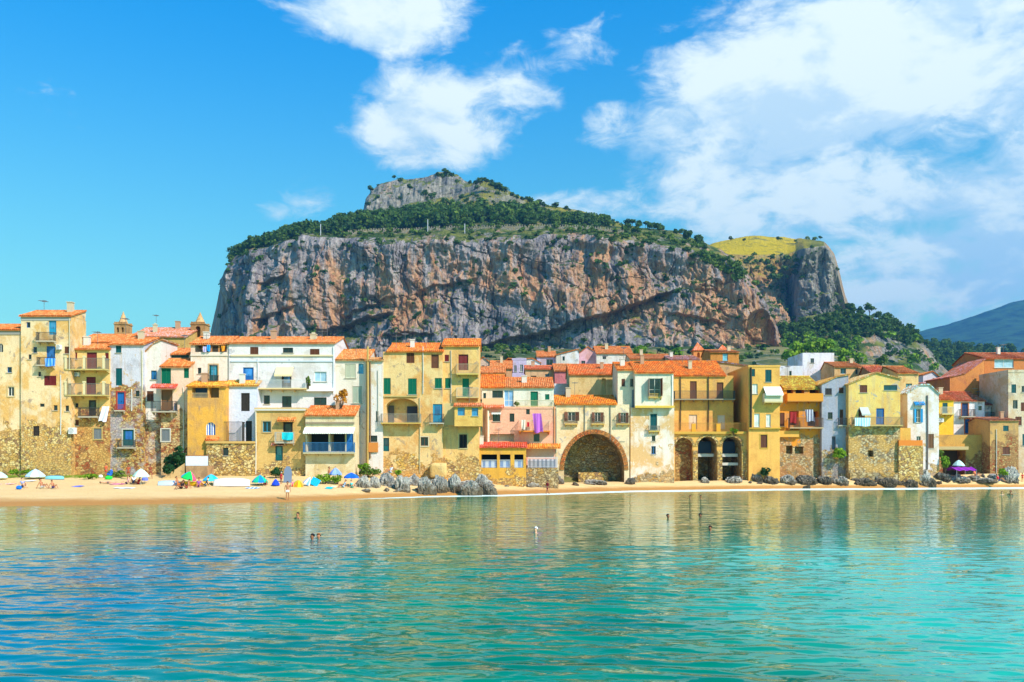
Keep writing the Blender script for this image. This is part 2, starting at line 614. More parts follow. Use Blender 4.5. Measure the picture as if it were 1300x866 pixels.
def water_mat():
    m, q, b = newmat('sea_water')
    p = pos(q)
    at = q.n('ShaderNodeAttribute', attribute_name='shore').outputs['Fac']   # metres from the waterline
    n0 = q.noise(q.scale(p, (.06, .12, 1)), 1.0, 4.0, 0.6)
    d = q.math('ADD', at, q.math('MULTIPLY', q.math('SUBTRACT', n0, 0.5), 14.0))
    col = q.mix(q.step(d, -1.0, 7.0), S(120, 152, 84), S(10, 146, 92))
    col = q.mix(q.step(d, 16.0, 62.0), col, S(0, 122, 90))
    x = q.n('ShaderNodeSeparateXYZ', {0: p}).outputs[0]
    col = q.mix(q.math('MULTIPLY', q.step(x, -2.5, -14.0), q.step(d, 22.0, 46.0)), col, S(0, 108, 138))  # reflected blue sky on the left, put into the base colour
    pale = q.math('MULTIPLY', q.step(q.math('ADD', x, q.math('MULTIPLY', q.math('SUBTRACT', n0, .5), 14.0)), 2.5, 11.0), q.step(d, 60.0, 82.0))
    col = q.mix(pale, col, S(36, 168, 146))  # bright cloud reflection on the right, painted in as paler shallow turquoise
    col = q.mix(q.math('MULTIPLY', q.step(q.noise(q.scale(p, (.12, .35, 1)), 1.0, 5.0), .46, .62), q.math('MULTIPLY_ADD', pale, -.3, .5)), col, S(0, 88, 70))
    fn = q.noise(q.scale(p, (.5, 1.6, 1)), 1.0, 6.0, 0.7)
    fo = q.n('ShaderNodeAttribute', attribute_name='foam').outputs['Fac']
    fm = q.step(q.math('ADD', fo, q.math('MULTIPLY', q.math('SUBTRACT', fn, 0.5), 1.3)), 0.5, 0.72)
    col = q.mix(fm, col, S(224, 240, 232))
    q.put(b.inputs['Base Color'], col)
    q.put(b.inputs['Roughness'], q.math('MULTIPLY_ADD', fm, 0.6, 0.025))
    b.inputs['IOR'].default_value = 1.33
    b.inputs['Specular IOR Level'].default_value = 0.6
    w1 = q.noise(q.scale(p, (.62, 1.35, 1)), 1.0, 1.0, 0.45, 0.5)
    w2 = q.noise(q.scale(p, (2.2, 4.0, 1), (3, 1, 0)), 1.0, 1.0, 0.5, 0.5)
    w3 = q.noise(q.scale(p, (.2, .42, 1), (7, 4, 0)), 1.0, 2.0, 0.5)
    yy = q.n('ShaderNodeSeparateXYZ', {0: p}).outputs[1]
    far = q.step(yy, 14.0, 36.0)
    calm = q.step(q.math('ADD', yy, q.math('MULTIPLY', q.math('SUBTRACT', n0, .5), 30.0)), 28.0, 40.0)
    h = q.math('ADD', q.math('MULTIPLY', w1, q.math('MULTIPLY_ADD', far, 0.085, 0.012)), q.math('ADD', q.math('MULTIPLY', w2, 0.011), q.math('MULTIPLY', w3, 0.10)))
    h = q.math('MULTIPLY', h, q.math('MULTIPLY_ADD', calm, -0.45, 1.1))
    bump(q, b, h, 1.0, 1.0)
    return m


# ------------------------------------------------------------------ shoreline, sand, sea, ground
SH_X = [-900, 0, 150, 365, 450, 550, 640, 700, 800, 1000, 1300, 2200]
SH_Y = [64, 75, 77.5, 82.5, 89, 95.5, 98.5, 102.5, 110.5, 117.5, 123, 135]       # metres to the waterline
BS_Y = [92, 101, 101, 101, 101, 103.5, 106, 111, 116, 120.5, 126, 140]       # metres to the feet of the houses
BS_Z = [2.1, 2.1, 2.1, 2.1, 2.1, 1.7, 0.95, 0.9, 0.85, 1.1, 1.9, 2.2]


def sand_z(px, Y):
    yw, yb, zb = tab(px, SH_X, SH_Y), tab(px, SH_X, BS_Y), tab(px, SH_X, BS_Z)
    t = (Y - yw) / (yb - yw)
    up = zb * np.clip(t, 0, None) ** 0.85
    up = np.where(t > 1, zb + (Y - yb) * 0.02, up)
    return np.where(t < 0, (Y - yw) * 0.09, up)


def SZ(px, Y):
    return float(sand_z(np.array([px]), np.array([Y]))[0])


def beach_at(px, Y):
    X = PX(px, Y)
    return (X, Y, SZ(px, Y))


def build_ground():
    px = np.concatenate([np.linspace(-900, -60, 30), np.linspace(-50, 1350, 420), np.linspace(1380, 2200, 30)])
    t = np.concatenate([[-1.2, -.5], np.linspace(-.2, 1.25, 64)])
    yw, yb = tab(px, SH_X, SH_Y), tab(px, SH_X, BS_Y)
    Y = yw[None, :] + t[:, None] * (yb - yw)[None, :]
    PXX = np.broadcast_to(px, Y.shape)
    Z = sand_z(PXX, Y)
    X = PX(PXX, Y)
    Z = Z + 0.07 * fbm(X * .5, Y * .8, 0, 4, 3) * np.clip(t * 4, 0.15, 1)[:, None]
    gr = np.clip((t[:, None] - 0.72) * 3.2, 0, 0.9) * tab(px, [0, 130, 160, 200, 1300], [1.1, 1.0, .85, 0, 0])[None, :]
    me = grid_mesh('beach', np.stack([X, Y, Z], -1), True, {'grass': gr})
    tag(link('beach', me, ground_mat('sand')), kind='structure')
    # the sea: fine rows close by, real wavelets, calmer towards the sand
    s = np.concatenate([np.linspace(-2.2, -.87, 24), np.linspace(-.84, .84, 860), np.linspace(.87, 2.2, 24)])
    iy = np.concatenate([np.linspace(1 / 3.2, 1 / 11.5, 120), np.linspace(1 / 11.6, 1 / 42.0, 620)])
    Yr = np.concatenate([1 / iy, np.arange(42.8, 141, .55)])
    Yr = np.concatenate([[-60, -20], Yr])
    X = s[None, :] * np.maximum(Yr + 6, 9.2)[:, None]
    Y = np.broadcast_to(Yr[:, None], X.shape)
    px = 650 + X / np.maximum(Y, 3) * F
    dist = tab(px, SH_X, SH_Y) - Y
    Z = np.zeros_like(X)
    r = np.random.RandomState(5)
    dY = np.abs(np.gradient(Yr))[:, None]
    for k in range(54):
        lam = 0.27 * 5.0 ** r.rand()
        th = r.normal(0.05, 0.42)
        kx, ky = 2 * pi / lam * sin(th) * .8, 2 * pi / lam * cos(th)
        amp = 0.0058 * lam * r.uniform(.5, 1.2)
        fade = np.clip((lam / dY - 2.5) / 3, 0, 1)
        patch = 0.65 + 0.5 * vnoise(X / 17 + k, Y / 23, 0, k)
        Z += amp * fade * patch * np.sin(kx * X + ky * Y + r.rand() * 6.28)
    Z *= np.clip(dist / 14, 0.12, 1)
    fw = tab(px, [0, 400, 500, 700, 900, 1300], [1, 1.2, 2, 3.2, 4.6, 5.2])
    foam = np.clip(1.25 - np.abs(dist - fw * .75) / fw, 0, 1) * tab(px, [0, 380, 470, 560, 1300], [.0, .1, .7, 1.0, 1.1])
    foam = np.maximum(foam, np.clip(1 - np.abs(dist - 4.5 - 2 * vnoise(X / 9, 0, 3)) / .8, 0, 1) * .45 * (px > 480))
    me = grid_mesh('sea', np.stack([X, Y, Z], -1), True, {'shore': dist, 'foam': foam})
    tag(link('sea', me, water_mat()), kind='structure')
    # land behind the front row, climbing to the foot of the rock and on to the horizon
    px = np.linspace(-900, 2200, 260)
    rows = np.concatenate([np.linspace(0, 1, 60), [1.3, 2, 4, 8, 16]])
    yb = tab(px, SH_X, BS_Y)
    Y = yb[None, :] * 1.012 + rows[:, None] * (760 - yb)[None, :]
    z0 = tab(Y, [100, 130, 200, 300, 400, 500, 620, 760], [1.2, 3, 8, 19, 37, 56, 80, 98])
    side = tab(px, [-900, 0, 280, 600, 1000, 1180, 1300, 2200], [.25, .4, .75, 1, 1, .78, .5, .4])
    X = PX(np.broadcast_to(px, Y.shape), Y)
    Z = z0 * side[None, :] * np.clip(1.25 - rows[:, None] * .25, -.1, 1) + np.clip(rows * 12, 0, 3)[:, None] * fbm(X / 30, Y / 30, 0, 5, 9)
    Z[0] = tab(px, SH_X, BS_Z) - 1.2
    me = grid_mesh('ground', np.stack([X, Y, Z], -1))
    tag(link('ground', me, ground_mat('scrub_ground')), kind='structure')
    return


def ground_z(px, Y):
    z0 = np.interp(Y, [100, 130, 200, 300, 400, 500, 620, 760], [1.2, 3, 8, 19, 37, 56, 80, 98])
    return float(z0 * np.interp(px, [-900, 0, 280, 600, 1000, 1180, 1300, 2200], [.25, .4, .75, 1, 1, .78, .5, .4]))


build_ground()

# ------------------------------------------------------------------ the great rock
T_X = [255, 268, 275, 280, 284, 290, 300, 318, 340, 360, 375, 385, 400, 440, 480, 520, 560, 600, 640, 700, 740, 770, 800, 830, 860, 885, 905, 925, 940, 948, 957, 966, 975, 983, 988, 994, 1000]
T_Y = [478, 455, 428, 402, 350, 338, 330, 318, 314, 306, 303, 297, 300, 303, 301, 303, 300, 301, 298, 297, 297, 299, 305, 308, 313, 318, 325, 330, 338, 350, 362, 376, 392, 412, 430, 455, 478]
D_X = [255, 275, 290, 320, 400, 520, 640, 800, 900, 945, 965, 1000]
D_Y = [850, 800, 760, 728, 702, 690, 668, 640, 622, 612, 628, 690]
G_X = [255, 282, 300, 330, 375, 410, 460, 510, 560, 690, 720, 750, 775, 800, 835, 860, 885, 905, 925, 945, 960, 1000]
G_Y = [479, 352, 322, 314, 297, 294, 284, 276, 272, 274, 279, 283, 286, 287, 290, 294, 303, 312, 324, 342, 364, 479]
PLAT = 150.0
SURF = {}


def rock_edge(px):
    return tab(px, T_X, T_Y), tab(px, D_X, D_Y)


def plateau_point(px, w):
    """ground on top of the rock; w = 0 at the cliff edge, 1 at the back"""
    yt, yc = rock_edge(px)
    z0 = PZ(yt, yc + 25)
    Y1 = yc + 25 + PLAT
    z1 = PZ(np.minimum(tab(px, G_X, G_Y), yt - 1), Y1)
    Y = yc + 25 + w * PLAT
    z = z0 + (z1 - z0) * w ** 0.9
    return PX(px, yc + 25) * (Y / (yc + 25)), Y, z


def build_rock():
    px = np.linspace(255, 1000, 900)
    yt, yc = rock_edge(px)
    yt = yt + 3.2 * fbm(px / 26, 0, 0, 6, 2, .6)
    yf = 482.0
    nv = 300
    v = np.linspace(0, 1, nv)[:, None]
    y = yf + (yt[None, :] - yf) * v
    lean = 18 * v + 7 * np.clip((v - .94) / .06, 0, 1) ** 2
    lean = lean - 38 * np.clip(.45 - v, 0, 1) ** 1.2
    Y = yc[None, :] + lean
    PP = np.broadcast_to(px, y.shape)
    X = PX(PP, Y)
    Z = PZ(y, Y)
    # relief: buttresses, flutes, bedding, fine roughness
    big = fbm(X / 70, 0, Z / 90, 3, 21)
    fl = 1 - np.abs(fbm(X / 17 + .6 * fbm(X / 30, 0, Z / 30, 2, 5), 0, Z / 75, 4, 31))
    med = fbm(X / 12, Y / 60, Z / 16, 5, 41, .55)
    fine = fbm(X / 3.2, 0, Z / 5.0, 4, 51, .6)
    bed = fbm((X * .35 + Z) / 9.0, X / 90, 0, 3, 61)
    cr = fbm(X / 11 + .4 * fbm(X / 9, 0, Z / 12, 2, 8), 0, Z / 80, 3, 91)
    cr2 = fbm((X * .5 + Z) / 16 + .5 * med, X / 60, 0, 3, 93)
    crack = np.clip(1 - np.abs(cr) / .05, 0, 1) + .8 * np.clip(1 - np.abs(cr2) / .04, 0, 1)
    disp = 20 * big + 12 * (fl - .75) + 5.6 * med + 2.2 * fine + 2.4 * bed - 3.0 * crack
    # overhanging shelves: rock below each line is undercut
    def shelf(pts, depth, down, mask=None):
        lx = np.array([a for a, _ in pts]); ly = np.array([c for _, c in pts])
        line = np.interp(px, lx, ly)[None, :] + 3 * fbm(px / 12, 0, 0, 3, 77)[None, :]
        on = np.clip((px - lx[0]) / 18, 0, 1) * np.clip((lx[-1] - px) / 18, 0, 1)
        k = (y - line) / down
        cut = np.where(k > 0, np.clip(1 - k, 0, 1) ** .8 * np.clip(k * down / 1.6, 0, 1), 0)
        return -depth * cut * on[None, :]
    disp += shelf([(575, 448), (640, 432), (690, 420), (740, 406), (800, 388), (858, 366)], 15, 60)
    disp += shelf([(395, 418), (440, 408), (500, 398)], 16, 26)
    disp += shelf([(425, 402), (460, 392), (500, 378)], 8, 16)
    disp += shelf([(322, 362), (345, 352), (372, 347)], 9, 16)
    disp += shelf([(318, 412), (350, 398), (385, 386)], 8, 20)
    disp += shelf([(485, 428), (520, 425), (560, 428)], 9, 18)
    disp += shelf([(520, 380), (560, 362), (610, 352)], 5, 26)
    disp += shelf([(840, 395), (880, 402), (930, 410)], 7, 30)
    # the cave in the eastern corner
    cave = np.clip(1 - ((PP - 962) / 19) ** 2 - ((y - 436) / 42) ** 2, 0, 1)
    disp -= 34 * cave ** .7
    amp = np.clip(v * 10, .3, 1) * (1 - .75 * np.clip((v - .93) / .07, 0, 1))
    edge = np.clip((px - 258) / 30, .25, 1)[None, :]
    disp = disp * amp * edge
    Y = Y - disp
    X = X + 3.5 * fbm(X / 14, Z / 14, 3, 3, 71) * amp * edge
    rust = (tab(px, [255, 300, 400, 500, 600, 900, 950, 1000], [-.55, -.35, -.1, .0, .25, .25, .45, .5])[None, :]
            + .5 * np.sin(pi * np.clip((v - .18) / .75, 0, 1)) - .38 - .8 * np.clip((y - 400 + (PP - 740) * -.33) / 14, 0, 1) * (PP > 575) * (PP < 880)
            + 1.2 * cave)
    # top of the rock behind the edge
    nw = 46
    w = np.linspace(0, 1, nw)[1:, None]
    PP2 = np.broadcast_to(px, (nw - 1, len(px)))
    X2, Y2, Z2 = plateau_point(PP2, w)
    Z2 = Z2 + 2.6 * fbm(X2 / 14, Y2 / 14, 0, 4, 81) * np.clip(w * 6, 0, 1) - .6
    # closing slope at the back
    X3, Y3, Z3 = [], [], []
    for dy, k in ((70, .86), (190, .6), (330, .2), (420, .0)):
        X3.append(X2[-1] * (1 + dy * .0004)); Y3.append(Y2[-1] + dy); Z3.append(Z2[-1] * k)
    P = np.stack([np.vstack([X, X2, X3]), np.vstack([Y, Y2, Y3]), np.vstack([Z, Z2, Z3])], -1)
    SURF['rock'] = (PP, y, X, Y, Z)
    rs = np.vstack([rust, np.zeros((len(P) - nv, len(px)))])
    me = grid_mesh('rock_hill', P, True, {'rust': rs, 'meadow': np.zeros_like(rs)})
    tag(link('rock_hill', me, rock_mat('cliff')), kind='structure')


build_rock()


def build_summit():
    px = np.linspace(430, 830, 420)
    sky = tab(px, [430, 455, 458, 464, 470, 480, 500, 520, 540, 555, 565, 580, 590, 600, 612, 625, 635, 645, 655, 680, 700, 730, 760, 800, 830],
              [300, 290, 272, 250, 242, 233, 227, 225, 224, 221, 219, 221, 229, 232, 229, 231, 234, 241, 247, 256, 261, 266, 274, 288, 300])
    sky = sky + 1.0 * fbm(px / 9, 0, 0, 4, 5)
    nv = 130
    v = np.linspace(0, 1, nv)[:, None]
    y = 305 + (sky[None, :] - 305) * v
    rocky = tab(px, [430, 575, 602, 640, 660, 830], [1, 1, .35, .3, .2, .15])[None, :]
    y_foot = tab(px, [430, 470, 560, 600, 640], [275, 268, 250, 240, 246])[None, :]
    k = np.clip((y_foot - y) / np.maximum(y_foot - sky[None, :], 4), 0, 1)       # 0 below the crag, 1 at its top
    Y = 850 + 110 * (1 - rocky) * v + np.where(y > y_foot, (305 - y) * 2.0, (305 - y_foot) * 2.0) * rocky + 30 * k ** 2 * rocky
    Y = Y + tab(px, [430, 520, 610], [75, 30, 0])[None, :]
    Y = np.broadcast_to(Y, y.shape)
    PP = np.broadcast_to(px, y.shape)
    X, Z = PX(PP, Y), PZ(y, Y)
    d = 10 * fbm(X / 40, 0, Z / 50, 3, 12) + 7 * (1 - np.abs(fbm(X / 13, 0, Z / 40, 4, 13)) - .7) + 4 * fbm(X / 8, Y / 20, Z / 8, 4, 14)
    Y = Y - d * np.where(y > y_foot, .35, 1.0) * np.clip(rocky * 1.2, .3, 1)
    SURF['summit'] = (PP, y, X, Y, Z)
    Yb = [Y[-1] + 25, Y[-1] + 90, Y[-1] + 240]
    Xb = [X[-1]] * 3
    Zb = [Z[-1] - 5, Z[-1] - 35, Z[-1] * .2]
    P = np.stack([np.vstack([X, Xb]), np.vstack([Y, Yb]), np.vstack([Z, Zb])], -1)
    md = np.clip(.62 - rocky * .9, 0, 1) * np.ones_like(y) * np.clip((PP - 560) / 40, 0, 1)
    md = np.maximum(md, np.clip((y - y_foot) / 4, 0, 1) * .5 * (PP > 520))
    md = np.vstack([md, np.zeros((3, len(px)))])
    me = grid_mesh('summit_hill', P, True, {'rust': np.full(md.shape, -.6), 'meadow': md * .55})
    tag(link('summit_hill', me, rock_mat('head')), kind='structure')


build_summit()


def build_headland():
    px = np.linspace(872, 1098, 300)
    sky = tab(px, [872, 880, 905, 930, 960, 1000, 1030, 1046, 1053, 1059, 1063, 1067, 1073, 1077, 1082, 1090, 1098],
              [345, 322, 309, 303, 299, 302, 304, 307, 314, 322, 336, 350, 374, 385, 402, 440, 482])
    edge = tab(px, [872, 905, 940, 1000, 1020, 1046, 1053, 1059, 1098], [350, 322, 324, 323, 316, 312, 318, 326, 486])
    edge = np.maximum(edge, sky + .8)
    sky = sky + .9 * fbm(px / 8, 0, 0, 4, 25)
    nv = 190
    v = np.linspace(0, 1, nv)[:, None]
    y = 484 + (edge[None, :] - 484) * v
    yc = tab(px, [872, 950, 985, 1010, 1020, 1055, 1075, 1098], [832, 838, 846, 866, 852, 862, 892, 960])[None, :]
    lean = tab(px, [872, 985, 1010, 1022, 1060, 1098], [120, 105, 80, 34, 30, 30])[None, :]
    Y = yc + lean * v - 30 * np.clip(.35 - v, 0, 1)
    PP = np.broadcast_to(px, y.shape)
    X, Z = PX(PP, Y), PZ(y, Y)
    d = 18 * fbm(X / 50, 0, Z / 70, 3, 32) + 16 * (1 - np.abs(fbm(X / 16, 0, Z / 60, 4, 33)) - .7) + 11 * fbm(X / 11, Y / 30, Z / 11, 6, 34, .6) - 5 * np.clip(1 - np.abs(fbm(X / 10, 0, Z / 60, 3, 35)) / .06, 0, 1)
    # the dark cleft between the grassy spur and the outer crag
    d -= 13 * np.exp(-((PP - (1016 + (y - 380) * .10)) / 8) ** 2) * np.clip((y - 335) / 20, 0, 1)
    Y = Y - d * np.clip((1 - v) * 12, .1, 1)
    SURF['head'] = (PP, y, X, Y, Z)
    w = np.linspace(0, 1, 26)[1:, None]
    PP2 = np.broadcast_to(px, (25, len(px)))
    Ye = yc + lean
    Y2 = Ye + 130 * w
    ze, zs = PZ(edge[None, :], Ye), PZ(sky[None, :], Ye + 130)
    Z2 = ze + (zs - ze) * w
    X2 = PX(PP2, Y2)
    Z2 = Z2 + .9 * fbm(X2 / 15, Y2 / 15, 0, 4, 36)
    Xb = [X2[-1]] * 3
    Yb = [Y2[-1] + 40, Y2[-1] + 140, Y2[-1] + 260]
    Zb = [Z2[-1] * .93, Z2[-1] * .5, Z2[-1] * 0]
    P = np.stack([np.vstack([X, X2, Xb]), np.vstack([Y, Y2, Yb]), np.vstack([Z, Z2, Zb])], -1)
    md = np.vstack([np.clip((y * -1 + 372) / 30, 0, 1) * .6 * (PP < 1012) * np.clip(v * 1, 0, 1),
                    np.ones_like(Z2) * tab(px, [872, 905, 1010, 1030], [.6, 1, 1, .15])[None, :], np.zeros((3, len(px)))])
    rs = np.vstack([np.broadcast_to(tab(px, [872, 1000, 1020, 1098], [.35, .25, -.5, -.6]), y.shape), np.zeros((28, len(px)))])
    me = grid_mesh('headland', P, True, {'rust': rs, 'meadow': md})
    tag(link('headland', me, rock_mat('head')), kind='structure')


build_headland()


def ridge(name, x0, x1, skx, sky, yfoot, Y0, Y1, mat, n=220, rough=6, back=300, attrs=None, nv=60):
    px = np.linspace(x0, x1, n)
    s = tab(px, skx, sky) + 1.0 * fbm(px / 20, 0, 0, 4, 45)
    v = np.linspace(0, 1, nv)[:, None]
    y = yfoot + (s[None, :] - yfoot) * v
    Y = np.broadcast_to(Y0 + (Y1 - Y0) * v, y.shape)
    PP = np.broadcast_to(px, y.shape)
    X, Z = PX(PP, Y), PZ(y, Y)
    Y = Y - rough * fbm(X / (rough * 6), Y / (rough * 6), Z / (rough * 6), 5, 46)
    P = np.stack([np.vstack([X, [X[-1]] * 2]), np.vstack([Y, [Y[-1] + back * .3, Y[-1] + back]]), np.vstack([Z, [Z[-1] * .85, Z[-1] * 0]])], -1)
    at = {'rust': np.full(P.shape[:2], -.3), 'meadow': np.zeros(P.shape[:2])}
    me = grid_mesh(name, P, True, at)
    return tag(link(name, me, mat), kind='structure')


W_X = [1020, 1060, 1075, 1100, 1120, 1140, 1160, 1170, 1180, 1190, 1205, 1225]
W_Y = [402, 396, 396, 400, 406, 416, 424, 432, 446, 462, 476, 490]
ridge('wooded_hill', 1020, 1225, W_X, W_Y, 490, 620, 760, rock_mat('head'), 200, 12, 260, nv=90)
M_X = [1120, 1150, 1170, 1200, 1240, 1270, 1300, 1400, 1600]
M_Y = [452, 442, 437, 440, 443, 447, 449, 452, 460]
ridge('valley_hill', 1120, 1600, M_X, M_Y, 500, 640, 1150, ground_mat('forest_floor'), 200, 14, 500)
ridge('far_mountain', 1060, 2300, [1060, 1150, 1175, 1200, 1235, 1262, 1280, 1300, 1360, 1500, 1800, 2300],
      [440, 426, 419, 413, 402, 392, 386, 381, 372, 380, 410, 450], 478, 2900, 4300, ground_mat('far_forest'), 420, 120, 900, nv=110)


# ------------------------------------------------------------------ trees and scrub
LEAF_PINE = foliage(S(30, 64, 26), S(92, 122, 42))
LEAF_BUSH = foliage(S(48, 84, 26), S(120, 142, 46))
LEAF_LIME = foliage(S(58, 112, 16), S(150, 180, 36))
LEAF_DARK = foliage(S(12, 48, 28), S(36, 84, 40))


def bark():
    if 'bark' in _mc: return _mc['bark']
    m, q, b = newmat('bark')
    n = q.noise(q.scale(pos(q), (3, 3, .6)), 1, 5)
    q.put(b.inputs['Base Color'], q.mix(n, S(62, 48, 36), S(112, 90, 68)))
    _mc['bark'] = m
    return m


def leaf_quads(r, lobes, n, size):
    """n leaf clumps over the outsides of the lobes [(x,y,z,rx,ry,rz)]"""
    L = np.array(lobes, float)
    w = L[:, 3] * L[:, 4] + L[:, 4] * L[:, 5]
    i = r.choice(len(L), n, p=w / w.sum())
    d = r.normal(size=(n, 3))
    d /= np.linalg.norm(d, axis=1)[:, None]
    d[:, 2] = np.where(d[:, 2] < -.5, -d[:, 2], d[:, 2])
    rad = r.uniform(.45, 1.06, n) ** .6
    c = L[i, :3] + d * L[i, 3:] * rad[:, None]
    a = r.normal(size=(n, 3))
    nrm = d + .75 * a / np.linalg.norm(a, axis=1)[:, None]
    nrm /= np.linalg.norm(nrm, axis=1)[:, None]
    t = np.cross(nrm, r.normal(size=(n, 3)))
    t /= np.linalg.norm(t, axis=1)[:, None]
    u = np.cross(nrm, t)
    s = size * r.uniform(.6, 1.35, n)[:, None]
    k = r.uniform(.5, 1.0, n)[:, None]
    return np.stack([c - t * s, c - u * s * k, c + t * s * .9, c + u * s * k * .8], 1)


def tree_lobes(r, h, w, kind):
    lo = []
    if kind == 'pine':           # umbrella-ish Aleppo pine
        for _ in range(7):
            a, d = r.uniform(0, 6.28), r.uniform(0, .32) * w
            z = r.uniform(.45, .86) * h
            s = r.uniform(.2, .34) * w
            lo.append((d * cos(a), d * sin(a), z, s, s, s * .62))
    elif kind == 'cone':
        for k in range(6):
            t = k / 5
            s = w * (.34 - .24 * t)
            lo.append((r.normal(0, .04) * w, r.normal(0, .04) * w, h * (.25 + .68 * t), s, s, h * .13))
    elif kind == 'wood':
        for _ in range(8):
            a, d = r.uniform(0, 6.28), r.uniform(0, .34) * w
            s = r.uniform(.2, .34) * w
            lo.append((d * cos(a), d * sin(a), r.uniform(.12, .86) * h, s, s, s * .8))
    else:
        for _ in range(6):
            a, d = r.uniform(0, 6.28), r.uniform(0, .3) * w
            s = r.uniform(.22, .38) * w
            lo.append((d * cos(a), d * sin(a), r.uniform(.3, .72) * h, s, s, s * .8 * h / w))
    return lo


_proto = {}


def tree(name, label, group, loc, h, w, kind, leafmat, n=260, ls=.1, seed=0, var=3):
    """one tree: trunk with limbs and a leafy crown; a few prototypes share meshes"""
    key = (kind, leafmat.name, n, seed % var)
    if key not in _proto:
        r = np.random.RandomState(100 + seed % var * 7 + len(_proto))
        lo = tree_lobes(r, 1.0, w / h, kind)
        mc = quads_mesh('crown', leaf_quads(r, lo, n, ls * w / h))
        mc.materials.append(leafmat)
        mb = MB()
        mb.tube([(0, 0, -.12), (.01, 0, .2), (-.01, .01, .45), (.01, 0, .7)], [.035, .028, .02, .008], 6)
        for l in lo[:5]:
            mb.tube([(0, 0, .3), (l[0] * .5, l[1] * .5, (.3 + l[2]) / 2 + .03), (l[0], l[1], l[2])], [.014, .01, .004], 4)
        mt = mb.mesh('trunk')
        mt.materials.append(bark())
        _proto[key] = (mc, mt)
    mc, mt = _proto[key]
    e = empty(name, loc, rng.uniform(0, 6.28))
    e.scale = (h, h, h)
    tag(e, label, 'bush' if 'bush' in name or 'shrub' in name else 'tree', group)
    link('crown', mc, None, e)
    link('trunk', mt, None, e)
    return e


def wood(name, pts, mats, n, size_f=.1, kind='pine', seed=1, wf=.85):
    """far-off wood reading as one mass: many crowns in one object. pts: (x,y,z,h)"""
    r = np.random.RandomState(seed)
    Q = []
    for (x, y, z, h) in pts:
        w = h * wf * r.uniform(.8, 1.2)
        q = leaf_quads(r, tree_lobes(r, h, w, kind), n, size_f * w)
        Q.append(q + np.array([x, y, z]))
    me = quads_mesh(name, np.concatenate(Q))
    return tag(link(name, me, mats), kind='stuff')


